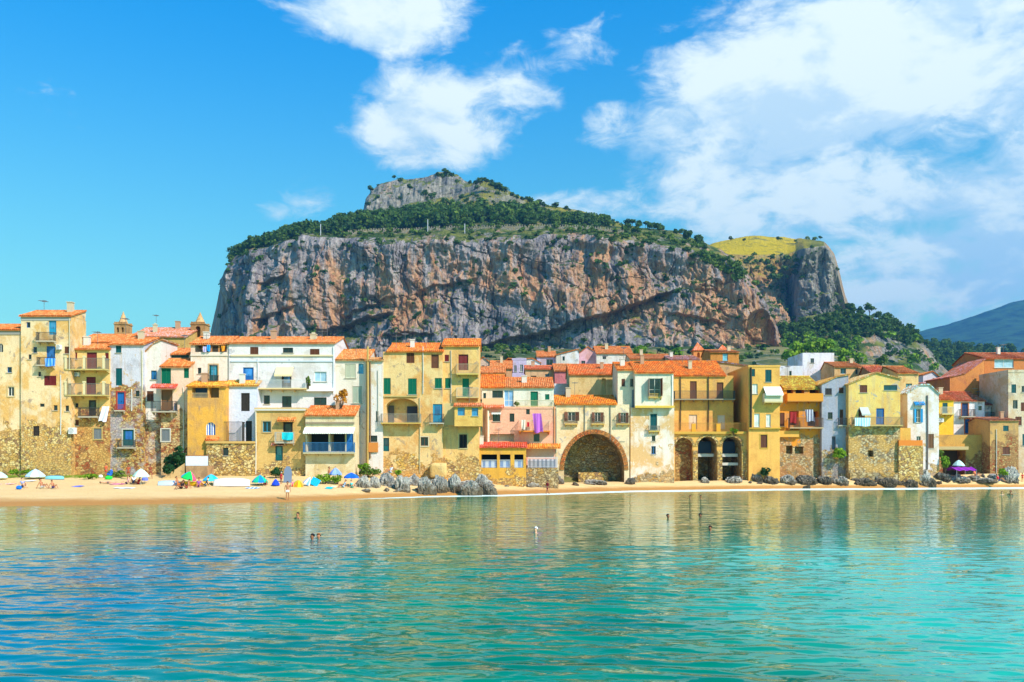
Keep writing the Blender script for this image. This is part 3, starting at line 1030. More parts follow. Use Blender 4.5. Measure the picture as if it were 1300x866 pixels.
def plant_rock():
    r = np.random.RandomState(3)
    pts, p3 = [], []
    # pine belt on the shoulder of the rock, above the battlement wall
    for _ in range(620):
        x = r.uniform(292, 775)
        w = r.uniform(.22 if x > 400 else .08, 1.0) if x < 720 else r.uniform(.5, 1)
        X, Y, z = plateau_point(np.array(x), w)
        pts.append((float(X), float(Y), float(z) - .5, r.uniform(9, 15.5) * (1.0 if x < 690 else .7) * (.75 if x < 420 else 1)))
    for _ in range(240):
        x = r.uniform(300, 900)
        X, Y, z = plateau_point(np.array(x), r.uniform(0.0, .3))
        p3.append((float(X), float(Y), float(z) - .5, r.uniform(1.6, 5)))
    wood('rim_scrub', p3, LEAF_BUSH, 60, .17, 'round', 14, 1.35)
    wood('pine_wood', [p for k, p in enumerate(pts) if k % 5], LEAF_PINE, 150, .13, 'wood', 4)
    wood('mixed_wood', pts[::5], LEAF_BUSH, 150, .13, 'wood', 5)
    # single trees and bushes along the eastern rim, standing out against the sky and the grass
    spots = []
    for k in range(34):
        spots.append((r.uniform(745, 900), r.uniform(.05, 1.0), r.uniform(4.5, 8.5)))
    for k, (x, w, h) in enumerate(spots):
        X, Y, z = plateau_point(np.array(x), w)
        tree('rim_tree', 'dark green tree on the eastern rim of the rock above the orange cliff', 'trees dotted along the eastern rim of the rock',
             (float(X), float(Y), float(z) - .3), h, h * 1.0, 'round' if k % 3 else 'pine', LEAF_PINE, 240, .12, k, 4)
    # bushes clinging to the summit crag and ridge
    sx = [500, 508, 470, 556, 562, 566, 573, 580, 596, 604, 610, 617, 625, 630, 634, 640, 650, 656, 663, 672, 684, 690, 705, 520, 540, 548, 585, 600, 610, 640]
    sy = [224, 229, 240, 222, 224, 219, 222, 230, 231, 232, 231, 230, 234, 238, 240, 242, 247, 249, 252, 256, 258, 260, 262, 238, 246, 250, 250, 246, 255, 258]
    for k, (x, y) in enumerate(zip(sx, sy)):
        Y = 945 if y < 262 and x > 580 else 905
        if y > 236: Y = 890
        h = r.uniform(4, 7.5)
        tree('crag_bush', 'small dark bush on the summit crag of the rock', 'bushes scattered over the summit crag',
             (float(PX(x, Y)), Y, float(PZ(y + 3, Y))), h, h * 1.3, 'round', LEAF_PINE, 160, .13, k, 3)
    # meadow edge and headland bushes
    for k in range(30):
        x = r.uniform(915, 1050)
        y = r.choice([r.uniform(300, 304), r.uniform(325, 352), r.uniform(325, 352)])
        if y < 310: Y = 1010; h = r.uniform(3, 5)
        else: Y = 905; h = r.uniform(4, 8)
        if x > 1012 and y > 310: x -= 60
        tree('headland_bush', 'dark bush at the edge of the yellow meadow on the headland', 'bushes around the yellow headland meadow',
             (float(PX(x, Y)), Y, float(PZ(y + 3, Y)) - .5), h, h * 1.35, 'round', LEAF_BUSH if k % 2 else LEAF_PINE, 160, .13, k, 3)
    # wood on the eastern slope down to the town
    pts, pl = [], []
    for _ in range(560):
        x = r.uniform(985, 1205)
        s = np.interp(x, W_X, W_Y)
        v = r.uniform(.03, 1.0)
        y = 490 + (s - 490) * v
        if x > 1090 and y > 430 + (x - 1100) * .15 and r.rand() < .93: continue
        if x < 1062 and y < 418 - (x - 1000) * .25: continue
        Y = 620 + 140 * v - 9
        (pts if (y < 432 or r.rand() < .3) else pl).append((float(PX(x, Y)), Y, float(PZ(y, Y)) - 1, r.uniform(6, 11)))
    wood('slope_wood', pts, LEAF_PINE, 120, .14, 'wood', 6)
    wood('slope_scrub', pl, LEAF_LIME, 120, .14, 'round', 7)
    for k, (x, y, h) in enumerate([(1082, 396, 11), (1092, 400, 9), (1104, 398, 12), (1112, 404, 10), (1124, 410, 12), (1135, 413, 10), (1143, 420, 11), (1152, 424, 12), (1160, 430, 10), (1167, 436, 9)]):
        Y = 748
        tree('slope_tree', 'tall pine on the crest of the wooded eastern slope', 'pines along the crest of the eastern slope',
             (float(PX(x, Y)), Y, float(PZ(y + 4, Y)) - 1), h, h * .85, 'pine', LEAF_PINE, 260, .12, k, 4)
    # wood in the valley to the right
    pts = []
    for _ in range(520):
        x = r.uniform(1140, 1330)
        s = np.interp(x, M_X, M_Y)
        v = r.uniform(.2, 1.0) ** .8
        y = 500 + (s - 500) * v
        Y = 640 + 510 * v - 10
        pts.append((float(PX(x, Y)), Y, float(PZ(y, Y)) - 1, r.uniform(7, 14)))
    wood('valley_wood', pts, LEAF_PINE, 110, .14, 'wood', 8)
    # scrub between the town roofs and the foot of the cliff
    pts, p2 = [], []
    for _ in range(520):
        x = r.uniform(420, 1000)
        Y = r.uniform(380, 640)
        (pts if r.rand() < .6 else p2).append((float(PX(x, Y)), Y, ground_z(x, Y) - .4, r.uniform(1.8, 5)))
    wood('hillside_scrub', pts, LEAF_BUSH, 70, .17, 'round', 9, 1.25)
    wood('hillside_bushes', p2, LEAF_DARK, 70, .17, 'round', 10, 1.25)
    for k, (x, y, h, lm) in enumerate([(648, 455, 8, LEAF_PINE), (812, 452, 9, LEAF_LIME), (826, 455, 7, LEAF_LIME), (862, 450, 8, LEAF_LIME), (695, 447, 7, LEAF_BUSH), (770, 442, 6, LEAF_BUSH),
                                       (1000, 455, 9, LEAF_LIME), (1012, 450, 10, LEAF_LIME), (1030, 446, 9, LEAF_LIME), (1045, 443, 10, LEAF_LIME), (1072, 456, 9, LEAF_LIME), (1090, 458, 8, LEAF_LIME), (1118, 458, 7, LEAF_BUSH)]):
        Y = 430
        tree('hillside_tree', 'leafy green tree between the town roofs and the foot of the rock', 'trees on the slope behind the roofs',
             (float(PX(x, Y)), Y, float(PZ(y + 8, Y)) - .5), h, h * .95, 'round', lm, 420, .09, k, 3)
    # scrub tufts rooted on ledges of the rock faces
    for nm, key, n, cond, lm in (('cliff_scrub', 'rock', 420, lambda x, y: (y < np.interp(x, T_X, T_Y) + 10) or r.rand() < .22, LEAF_PINE),
                                 ('flank_scrub', 'rock', 120, lambda x, y: x > 890 and y < 334 + (x - 900) * .5, LEAF_BUSH),
                                 ('summit_scrub', 'summit', 300, lambda x, y: (x > 560 and r.rand() < .6) or (y > 250) or r.rand() < .25, LEAF_PINE),
                                 ('headland_scrub', 'head', 620, lambda x, y: (x < 1012 and y < 372) or (x < 1075 and r.rand() < .45 and y < 430) or y > 395, LEAF_BUSH)):
        PP, yy, X, Y, Z = SURF[key]
        pts = []
        k = 0
        while len(pts) < n and k < 60000:
            k += 1
            i, j = r.randint(yy.shape[0]), r.randint(yy.shape[1])
            x, y = PP[i, j], yy[i, j]
            if y > 470 or not cond(x, y): continue
            pts.append((X[i, j], Y[i, j], Z[i, j] - 1.2, r.uniform(1.6, 5.0)))
        wood(nm, pts, lm, 46, .19, 'round', 11, 1.4)


plant_rock()


def battlement():
    mb = MB()
    xs = np.arange(440, 792, 1.6)
    for k, x in enumerate(xs):
        X, Y, z = [float(a) for a in plateau_point(np.array(x), .16)]
        X2, Y2, z2 = [float(a) for a in plateau_point(np.array(x + 1.6), .16)]
        h = 2.0 + .3 * sin(k * .7) + (1.3 if k % 2 else 0)
        if 560 < x < 566 or (k % 23 == 5): h = .8
        mb.add([(X, Y, z - 1.5), (X2, Y2, z2 - 1.5), (X2, Y2 + 1, z2 - 1.5), (X, Y + 1, z - 1.5), (X, Y, z + h), (X2, Y2, z2 + h), (X2, Y2 + 1, z2 + h), (X, Y + 1, z + h)],
               [(0, 1, 5, 4), (1, 2, 6, 5), (2, 3, 7, 6), (3, 0, 4, 7), (4, 5, 6, 7)])
    o = mb.build('battlement_wall', stone_wall(.5, (S(170, 160, 140), S(140, 132, 120), S(190, 180, 160), S(110, 104, 96)), 4))
    tag(o, 'long ruined wall with battlements along the top edge of the rock', 'wall')
    for k, (x, h) in enumerate([(543, 11), (590, 7), (407, 9)]):
        X, Y, z = [float(a) for a in plateau_point(np.array(x), .1)]
        m2 = MB().tube([(X, Y, z - 1), (X, Y, z + h)], .35, 6)
        tag(m2.build('mast', paint((200, 200, 205))), ['tall pale mast on the rim of the rock in the middle of the wall', 'short pale mast beside the wall on the rock right of the tall one', 'pale mast at the left end of the rim among the pines'][k], 'mast')


battlement()


# ------------------------------------------------------------------ houses: builder
NAMED = {'teal': (16, 92, 96), 'blue': (28, 104, 178), 'cyan': (40, 150, 190), 'green': (8, 112, 84), 'maroon': (122, 40, 40), 'brown': (112, 66, 44),
         'wood': (128, 88, 54), 'dark': (52, 44, 40), 'pale': (196, 204, 198), 'white': (232, 230, 222), 'grey': (130, 134, 136), 'iron': (58, 56, 56),
         'lilac': (176, 170, 210), 'red': (190, 60, 40), 'navy': (34, 60, 110), 'cream': (226, 206, 160)}


def nc(c):
    return NAMED[c] if isinstance(c, str) else c


def roof_tiles(mb, x0, x1, y0, z0, y1, z1, seed=0, rows=6):
    """barrel tiles running down the slope from the ridge (y1,z1) to the eave (y0,z0): a fluted sheet on a thin slab"""
    n = max(8, int((x1 - x0) / 0.058))
    r = np.random.RandomState(seed + 1)
    vs = []
    ph = r.uniform(-.02, .02, n + 1)
    for j in range(rows + 1):
        t = j / rows
        sag = -.05 * sin(pi * t) * r.uniform(.3, 1)
        for i in range(n + 1):
            x = x0 + (x1 - x0) * i / n
            f = .05 * sin(2 * pi * x / .235)
            vs.append((x, y0 + (y1 - y0) * t + (ph[i] if j == 0 else 0), z0 + (z1 - z0) * t + f + sag * sin(3 * x / (x1 - x0) + seed) + .07))
    fs = []
    for j in range(rows):
        for i in range(n):
            a = j * (n + 1) + i
            fs.append((a, a + 1, a + n + 2, a + n + 1))
    mb.add(vs, fs)
    # slab below
    th = .07
    v = [(x0, y0 + .03, z0 - th), (x1, y0 + .03, z0 - th), (x1, y1, z1 - th), (x0, y1, z1 - th), (x0, y0 + .03, z0), (x1, y0 + .03, z0), (x1, y1, z1), (x0, y1, z1)]
    mb.add(v, [(0, 3, 2, 1), (4, 5, 6, 7), (0, 1, 5, 4), (1, 2, 6, 5), (2, 3, 7, 6), (3, 0, 4, 7)])


def tile_row(mb, x0, x1, y, z):
    """half-round ridge"""
    mb.tube([(x0, y, z), (x1, y, z)], .09, 8)


class House:
    """a house measured on its front plane: all px arguments are photograph pixels on the plane at distance Y"""

    def __init__(s, label, x0, x1, yt, yb, Y, mat, D=8.0, wins=(), roof=None, name='house', cat='house', group=None, prof=None,
                 tile=(218, 118, 48), side=None, parapet=0.0, seed=None, sink=0.8, back=None):
        s.Y = Y
        s.k = Y / F
        s.x0w, s.x1w = PX(x0, Y), PX(x1, Y)
        s.cx = (s.x0w + s.x1w) / 2
        s.zb = PZ(yb, Y)
        s.root = empty(name, (s.cx, Y, s.zb))
        tag(s.root, label, cat, group or 'houses along the old harbour front')
        s.seed = seed if seed is not None else sum(map(ord, label)) % 1000
        s.r = random.Random(int(sum(map(ord, label))))
        s.mat = mat
        hw = (s.x1w - s.x0w) / 2
        h = PZ(yt, Y) - s.zb
        s.hw, s.h, s.D = hw, h, D
        ops = []
        for w in wins:
            ops.append((s.lx(w[0]), s.lz(w[3]), s.lx(w[2]), s.lz(w[1]), w[4], w[5] if len(w) > 5 else 'white', w[6] if len(w) > 6 else {}))
        s.wall(ops, -hw, hw, -sink, h, D, prof)
        for o in ops:
            s.window(o)
        if roof: s.tile_roof(h, **{'tile': tile, **roof})
        if prof: s.prof_roof(prof, tile)
        if parapet:
            mb = MB()
            t = .22
            mb.box(-hw - .06, hw + .06, -.06, t, h, h + parapet)
            mb.box(-hw - .06, -hw + t, t, D, h, h + parapet)
            mb.box(hw - t, hw + .06, t, D, h, h + parapet)
            mb.build('parapet', mat, s.root)

    def lx(s, px): return PX(px, s.Y) - s.cx

    def lz(s, py): return PZ(py, s.Y) - s.zb

    def wall(s, ops, x0, x1, z0, z1, D, prof):
        mb = MB()
        eps = 1e-4
        xs = sorted({round(v, 4) for v in [x0, x1] + [o[0] for o in ops] + [o[2] for o in ops] if x0 - eps <= v <= x1 + eps})
        zs = sorted({round(v, 4) for v in [z0, z1] + [o[1] for o in ops] + [o[3] for o in ops] if z0 - eps <= v <= z1 + eps})
        for i in range(len(xs) - 1):
            for j in range(len(zs) - 1):
                cx, cz = (xs[i] + xs[i + 1]) / 2, (zs[j] + zs[j + 1]) / 2
                if any(o[0] < cx < o[2] and o[1] < cz < o[3] for o in ops): continue
                mb.quad((xs[i], 0, zs[j]), (xs[i + 1], 0, zs[j]), (xs[i + 1], 0, zs[j + 1]), (xs[i], 0, zs[j + 1]))
        for (a, b, c, d, kind, col, ex) in ops:
            dep = ex.get('dep', {'v': 1.6, 'A': .3, 'R': 4.0}.get(kind, .26))
            if kind in ('A', 'R'):
                rise = ex.get('rise', min((c - a) / 2, d - b))
                zs_ = d - rise
                N = 20
                xm, hw = (a + c) / 2, (c - a) / 2
                arc = [(xm - hw * cos(pi * k / N), zs_ + rise * sin(pi * k / N)) for k in range(N + 1)]
                for k in range(N):
                    (xa, za), (xb, zb) = arc[k], arc[k + 1]
                    mb.quad((xa, 0, za), (xb, 0, zb), (xb, 0, d + .0005), (xa, 0, d + .0005))
                    mb.quad((xa, 0, za), (xa, dep, za), (xb, dep, zb), (xb, 0, zb))
                mb.quad((a, 0, b), (a, dep, b), (a, dep, zs_), (a, 0, zs_))
                mb.quad((c, 0, b), (c, 0, zs_), (c, dep, zs_), (c, dep, b))
                mb.quad((a, 0, b), (c, 0, b), (c, dep, b), (a, dep, b))
                if kind == 'A' or kind == 'R':
                    mb.add([(a, dep, b), (c, dep, b)] + [(x, dep, z) for x, z in reversed(arc)], [tuple(range(N + 3))])
                continue
            mb.quad((a, 0, b), (a, dep, b), (a, dep, d), (a, 0, d))
            mb.quad((c, 0, b), (c, 0, d), (c, dep, d), (c, dep, b))
            mb.quad((a, 0, d), (a, dep, d), (c, dep, d), (c, 0, d))
            mb.quad((a, 0, b), (c, 0, b), (c, dep, b), (a, dep, b))
            mb.quad((a, dep, b), (c, dep, b), (c, dep, d), (a, dep, d))
        top = z1
        if prof:
            P = [(s.lx(px), s.lz(py)) for px, py in prof]
            mb.add([(x0, 0, z1), (x1, 0, z1)] + [(px, 0, pz) for px, pz in reversed(P)], [tuple(range(len(P) + 2))])
            mb.add([(x0, D, z1), (x1, D, z1)] + [(px, D, pz) for px, pz in reversed(P)], [tuple(range(len(P) + 2))[::-1]])
            for i in range(len(P) - 1):
                (a, za), (b, zb) = P[i], P[i + 1]
                mb.quad((a, 0, za), (b, 0, zb), (b, D, zb), (a, D, za))
            mb.quad((x0, 0, z1), (x0, 0, P[0][1]), (x0, D, P[0][1]), (x0, D, z1))
            mb.quad((x1, 0, z1), (x1, D, z1), (x1, D, P[-1][1]), (x1, 0, P[-1][1]))
        else:
            mb.quad((x0, 0, z1), (x1, 0, z1), (x1, D, z1), (x0, D, z1))
        mb.quad((x0, 0, z0), (x0, 0, z1), (x0, D, z1), (x0, D, z0))
        mb.quad((x1, 0, z0), (x1, D, z0), (x1, D, z1), (x1, 0, z1))
        mb.quad((x0, D, z0), (x0, D, z1), (x1, D, z1), (x1, D, z0))
        mb.build('wall', s.mat, s.root)

    def window(s, o):
        a, b, c, d, kind, col, ex = o
        w, h = c - a, d - b
        e = .0015 + s.r.random() * .001
        col = nc(col)
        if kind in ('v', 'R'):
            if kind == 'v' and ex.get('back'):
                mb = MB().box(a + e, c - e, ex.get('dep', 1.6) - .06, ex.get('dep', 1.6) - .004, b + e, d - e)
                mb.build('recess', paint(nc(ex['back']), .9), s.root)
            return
        if kind == 'A':
            mb = MB()
            N, xm, hw = 16, (a + c) / 2, w / 2
            rise = ex.get('rise', min(hw, h))
            zs = d - rise
            pts = [(a, b)] + [(xm - hw * cos(pi * k / N), zs + rise * sin(pi * k / N)) for k in range(N + 1)] + [(c, b)]
            for (p, r_) in zip(pts[:-1], pts[1:]):
                mb.tube([(p[0], .12, p[1]), (r_[0], .12, r_[1])], .045, 4)
            mb.tube([(xm, .12, b), (xm, .12, d)], .03, 4)
            win = mb.build('window', paint(col), s.root)
            g = MB().add([(a + e, .2, b + e), (c - e, .2, b + e)] + [(x, .2, z) for x, z in reversed(pts[1:-1])], [tuple(range(N + 3))])
            g.build('pane', cloth(nc(ex['stripe'][0]), nc(ex['stripe'][1]), .28) if ex.get('stripe') else glass_mat(), win)
            return
        if ex.get('trim'):
            t = .13
            mb = MB()
            mb.box(a - t, a - .002, -.04, .02, b - t, d + t)
            mb.box(c + .002, c + t, -.04, .02, b - t, d + t)
            mb.box(a - .002, c + .002, -.04, .02, d + .002, d + t)
            mb.box(a - .002, c + .002, -.07, .02, b - t, b - .002)
            mb.build('surround', paint(nc(ex['trim']), .85), s.root)
        elif kind != 'd' and s.r.random() < .75 and h > .5:
            mb = MB().box(a - .09, c + .09, -.09, .03, b - .075, b - .002)
            mb.build('sill', paint((182, 172, 154), .9), s.root)
        f = min(.06, w * .12)
        if kind in ('g', 'o', 'q'):
            ia, ic = a, c
            mb = MB()
            y0, y1 = .11, .17
            mb.box(ia + e, ia + f, y0, y1, b + e, d - e)
            mb.box(ic - f, ic - e, y0, y1, b + e, d - e)
            mb.box(ia + f, ic - f, y0, y1, d - f, d - e)
            mb.box(ia + f, ic - f, y0, y1, b + e, b + f)
            if w > .55: mb.box((ia + ic) / 2 - f / 2, (ia + ic) / 2 + f / 2, y0 + .005, y1 - .005, b + f, d - f)
            if h > 1.5: mb.box(ia + f, ic - f, y0 + .012, y1 - .012, b + h * .36, b + h * .36 + f * .8)
            win = mb.build('window', paint(col if kind != 'o' else (214, 208, 196)), s.root)
            gl = MB().box(ia + f * .9, ic - f * .9, .14, .152, b + f * .9, d - f * .9)
            gl.build('pane', glass_mat(nc(ex.get('glass', (26, 36, 44)))), win)
            if kind == 'o':
                sw = w * .5
                for sx in (-1, 1):
                    m = MB()
                    x_in = a if sx < 0 else c
                    ang = ex.get('ang', R(s.r.uniform(150, 172)))
                    # leaf hinged at the jamb, swung out against the wall
                    dx, dy = cos(ang) * -sx * -1, -sin(ang)
                    p0 = (x_in + sx * .01, -.03)
                    p1 = (x_in + sx * .01 + sx * -cos(ang) * sw, -.03 + dy * sw)
                    t = .022
                    n = (-(p1[1] - p0[1]) / sw * t, (p1[0] - p0[0]) / sw * t)
                    base = [(p0[0] - n[0], p0[1] - n[1]), (p1[0] - n[0], p1[1] - n[1]), (p1[0] + n[0], p1[1] + n[1]), (p0[0] + n[0], p0[1] + n[1])]
                    m.add([(x, y, b + .01) for x, y in base] + [(x, y, d - .01) for x, y in base], [(0, 3, 2, 1), (4, 5, 6, 7), (0, 1, 5, 4), (1, 2, 6, 5), (2, 3, 7, 6), (3, 0, 4, 7)])
                    m.build('shutter', paint(col, .6, .4), win)
        elif kind == 'c':
            mb = MB()
            mb.box(a + e, a + .05, .03, .13, b + e, d - e)
            mb.box(c - .05, c - e, .03, .13, b + e, d - e)
            mb.box(a + .05, c - .05, .03, .13, d - .05, d - e)
            win = mb.build('window', paint(tuple(v * .8 for v in col)), s.root)
            n = 2 if w > .55 else 1
            for k in range(n):
                xa, xb = a + .05 + (w - .1) * k / n, a + .05 + (w - .1) * (k + 1) / n
                m = MB()
                g = .012
                st = .06
                m.box(xa + g, xa + st, .05, .1, b + .02, d - .06)
                m.box(xb - st, xb - g, .05, .1, b + .02, d - .06)
                m.box(xa + st, xb - st, .05, .1, b + .02, b + .1)
                m.box(xa + st, xb - st, .05, .1, d - .14, d - .06)
                z = b + .1
                while z < d - .16:
                    m.add([(xa + st, .055, z), (xb - st, .055, z), (xb - st, .095, z + .055), (xa + st, .095, z + .055), (xa + st, .065, z), (xb - st, .065, z), (xb - st, .105, z + .055), (xa + st, .105, z + .055)],
                          [(0, 1, 2, 3), (7, 6, 5, 4), (0, 4, 5, 1), (3, 2, 6, 7)])
                    z += .075
                m.box(xa + st, xb - st, .1, .108, b + .1, d - .14)
                m.build('shutter', paint(col, .55, .35), win)
        elif kind == 'd':
            mb = MB()
            n = 2 if w > .8 else 1
            mb.box(a + e, a + f, .08, .2, b + e, d - e)
            mb.box(c - f, c - e, .08, .2, b + e, d - e)
            mb.box(a + f, c - f, .08, .2, d - f, d - e)
            for k in range(n):
                xa, xb = a + f + (w - 2 * f) * k / n + .006, a + f + (w - 2 * f) * (k + 1) / n - .006
                mb.box(xa, xb, .13, .17, b + .02, d - f - .006)
                for (za, zb) in ((.06, .40), (.46, .94)):
                    hh = h - f - .03
                    mb.box(xa + .08, xb - .08, .11, .129, b + .02 + hh * za, b + .02 + hh * zb)
            dr = mb.build('door', paint(col, .55, .35), s.root)
            MB().box((a + c) / 2 + .03, (a + c) / 2 + .06, .06, .109, b + h * .44, b + h * .5).build('handle', paint((60, 58, 55), .4, 0, .7), dr)
            if ex.get('glass'):
                MB().box(a + w * .2, c - w * .2, .095, .108, b + h * .4, d - h * .1).build('pane', glass_mat(nc(ex['glass'])), dr)

    def tile_roof(s, h, up=None, d=4.5, ov=.28, sd=.14, x0=None, x1=None, z=None, y=0.0, tile=(218, 118, 48), cut=True):
        """up: photograph row of the ridge (at y+d behind the front plane)"""
        xa = -s.hw - sd if x0 is None else s.lx(x0)
        xb = s.hw + sd if x1 is None else s.lx(x1)
        ze = (h if z is None else s.lz(z)) + .02
        d = min(d, s.D)
        zr = PZ(up, s.Y + y + d) - s.zb
        zr = max(zr, ze + .12 * d)
        sl = (zr - ze) / d
        mb = MB()
        roof_tiles(mb, xa, xb, y - ov, ze - sl * ov + .05, y + d, zr + .04, s.seed)
        tile_row(mb, xa, xb, y + d, zr + .1)
        if s.D - d - y > .5:
            mb.quad((xa, y + d, zr + .08), (xb, y + d, zr + .08), (xb, s.D + ov, ze), (xa, s.D + ov, ze))
            mb.quad((xa, y + d, zr - .02), (xa, s.D + ov, ze - .1), (xb, s.D + ov, ze - .1), (xb, y + d, zr - .02))
        # gable ends under the slopes
        r = mb.build('roof', tile_mat(tile, s.seed % 5), s.root)
        ga, gb = max(xa + sd, -s.hw), min(xb - sd, s.hw)
        for xx, fl in ((ga, 1), (gb, -1)):
            p = [(xx, y + .01, ze - .05), (xx, y + d, zr - .06), (xx, min(s.D, y + 2 * d) - .01, ze - .05 if s.D > y + d + .5 else zr - .06)]
            if s.D <= y + d + .5: p.append((xx, y + d, ze - .05))
            MB().add(p, [tuple(range(len(p)))]).build('gable', s.mat, s.root)
        s.roofz = (ze, zr, d, y)
        s.roof = r
        if s.r.random() < .7:          # chimney stack with a clay pot
            cx_, t = xa + (xb - xa) * s.r.uniform(.12, .88), s.r.uniform(.45, .9)
            yy, zz, w, hh = y + d * t, ze + (zr - ze) * t, s.r.uniform(.2, .32), s.r.uniform(.7, 1.2)
            m = MB().box(cx_ - w, cx_ + w, yy - w, yy + w, zz - .3, zz + hh)
            m.box(cx_ - w - .06, cx_ + w + .06, yy - w - .06, yy + w + .06, zz + hh + .002, zz + hh + .1)
            ch = m.build('chimney', paint(s.r.choice([(206, 190, 160), (190, 150, 120), (220, 214, 204)]), .9, .45), r)
            MB().tube([(cx_, yy, zz + hh + .1), (cx_, yy, zz + hh + .42)], [.12, .09], 8).build('pot', paint((180, 100, 62), .8), ch) if False else None
        if s.r.random() < .5:          # television aerial
            cx_ = xa + (xb - xa) * s.r.uniform(.1, .9)
            hh = s.r.uniform(1.2, 2.3)
            m = MB().tube([(cx_, y + d * .9, zr - .4), (cx_, y + d * .9, zr + hh)], .025, 5)
            for k in range(5):
                m.box(cx_ - .45 + .03 * k, cx_ + .45 - .03 * k, y + d * .9 - .5 + .22 * k, y + d * .9 - .475 + .22 * k, zr + hh - .18, zr + hh - .15)
            m.box(cx_ - .015, cx_ + .015, y + d * .9 - .5, y + d * .9 + .42, zr + hh - .2, zr + hh - .178)
            m.build('aerial', paint((110, 110, 114), .5), s.root)
        return s

    def prof_roof(s, prof, tile):
        mb = MB()
        P = [(s.lx(px), s.lz(py)) for px, py in prof]
        for i in range(len(P) - 1):
            (a, za), (b, zb) = P[i], P[i + 1]
            L = hypot(b - a, zb - za)
            if L < .05: continue
            n = max(4, int((s.D + .5) / .06))
            m = 4
            vs = []
            ext = .22 / L
            ta, tb = (-ext if i == 0 else 0), (1 + ext if i == len(P) - 2 else 1)
            for j in range(m + 1):
                t = ta + (tb - ta) * j / m
                for k in range(n + 1):
                    yy = -.22 + (s.D + .44) * k / n
                    vs.append((a + (b - a) * t, yy, za + (zb - za) * t + .14 + .05 * sin(2 * pi * yy / .235)))
            fs = [(j * (n + 1) + k, j * (n + 1) + k + 1, (j + 1) * (n + 1) + k + 1, (j + 1) * (n + 1) + k) for j in range(m) for k in range(n)]
            mb.add(vs, fs)
            xa, xb = a + (b - a) * ta, a + (b - a) * tb
            z_a, z_b = za + (zb - za) * ta, za + (zb - za) * tb
            y0, y1 = -.2, s.D + .2
            v = [(xa, y0, z_a + .005), (xb, y0, z_b + .005), (xb, y1, z_b + .005), (xa, y1, z_a + .005), (xa, y0, z_a + .1), (xb, y0, z_b + .1), (xb, y1, z_b + .1), (xa, y1, z_a + .1)]
            mb.add(v, [(0, 3, 2, 1), (4, 5, 6, 7), (0, 1, 5, 4), (1, 2, 6, 5), (2, 3, 7, 6), (3, 0, 4, 7)])
        s.roof = mb.build('roof', tile_mat(tile, s.seed % 5), s.root)

    # ---- additions, all parts of this house
    def balcony(s, x0, x1, yf, yr, d=.95, rail='iron', col=(70, 68, 66), slab=(186, 176, 156), y=0.0, th=.14):
        a, b, z, zr = s.lx(x0), s.lx(x1), s.lz(yf), s.lz(yr)
        mb = MB()
        mb.box(a, b, y - d, y - .002, z - th, z)
        n = max(2, int((b - a) / 1.3))
        for i in range(n + 1):
            xx = a + .1 + (b - a - .2) * i / n
            mb.add([(xx - .05, y - d * .8, z - th), (xx + .05, y - d * .8, z - th), (xx + .05, y - .002, z - th), (xx - .05, y - .002, z - th), (xx - .05, y - .002, z - th - .3), (xx + .05, y - .002, z - th - .3)],
                   [(0, 1, 2, 3), (0, 4, 5, 1), (0, 3, 4), (1, 5, 2)])
        bal = mb.build('balcony', paint(slab, .9), s.root)
        s.railing(a, b, y - d + .04, y - .01, z, zr, rail, col, bal)
        return bal

    def railing(s, a, b, yf, yb, z, zr, rail, col, parent, sides=True):
        m = MB()
        if rail == 'solid':
            m.box(a, b, yf - .03, yf + .09, z, zr)
            if sides:
                m.box(a, a + .1, yf + .09, yb, z, zr)
                m.box(b - .1, b, yf + .09, yb, z, zr)
            return m.build('railing', paint(col, .9) if isinstance(col, tuple) else col, parent)
        t = .016
        step = .135
        n = max(2, int((b - a) / step))
        for i in range(n + 1):
            xx = a + .02 + (b - a - .04) * i / n
            m.box(xx - t, xx + t, yf - t, yf + t, z, zr - .03)
        m.box(a, b, yf - .03, yf + .03, zr - .03, zr + .015)
        m.box(a + .03, b - .03, yf - .012, yf + .012, z + .08, z + .105)
        if sides:
            n = max(1, int((yb - yf) / step))
            for xx in (a + .02, b - .02):
                for i in range(1, n):
                    yy = yf + (yb - yf) * i / n
                    m.box(xx - t, xx + t, yy - t, yy + t, z, zr - .03)
                m.box(xx - .025, xx + .025, yf + .03, yb, zr - .03, zr + .015)
        return m.build('railing', paint(col, .5, .2), parent)

    def awning(s, x0, x1, yt, yb, d=1.0, col='cream', stripe=None, drop=.18, name='awning'):
        a, b, zt, zb = s.lx(x0), s.lx(x1), s.lz(yt), s.lz(yb)
        m = MB()
        th = .03
        zf = zb + drop
        for (q0, q1, z0, z1) in ((-.005, -d, zt, zf),):
            v = [(a, q0, z0), (b, q0, z0), (b, q1, z1), (a, q1, z1)]
            m.add(v + [(x, y_, z - th) for x, y_, z in v], [(0, 1, 2, 3), (7, 6, 5, 4), (0, 3, 7, 4), (1, 5, 6, 2)])
        n = max(4, int((b - a) / .25))
        for i in range(n):
            xa, xb = a + (b - a) * i / n, a + (b - a) * (i + 1) / n
            m.add([(xa, -d, zf), (xb, -d, zf), (xb, -d - .02, zb + .03), ((xa + xb) / 2, -d - .02, zb - .02), (xa, -d - .02, zb + .03)], [(0, 1, 2, 3, 4)])
        m.tube([(a, -d, zf), (b, -d, zf)], .025, 5)
        for xx in (a + .04, b - .04):
            m.tube([(xx, -.01, zf - .35), (xx, -d, zf)], .018, 4)
        return m.build(name, cloth(nc(col), nc(stripe) if stripe else None, .3), s.root)

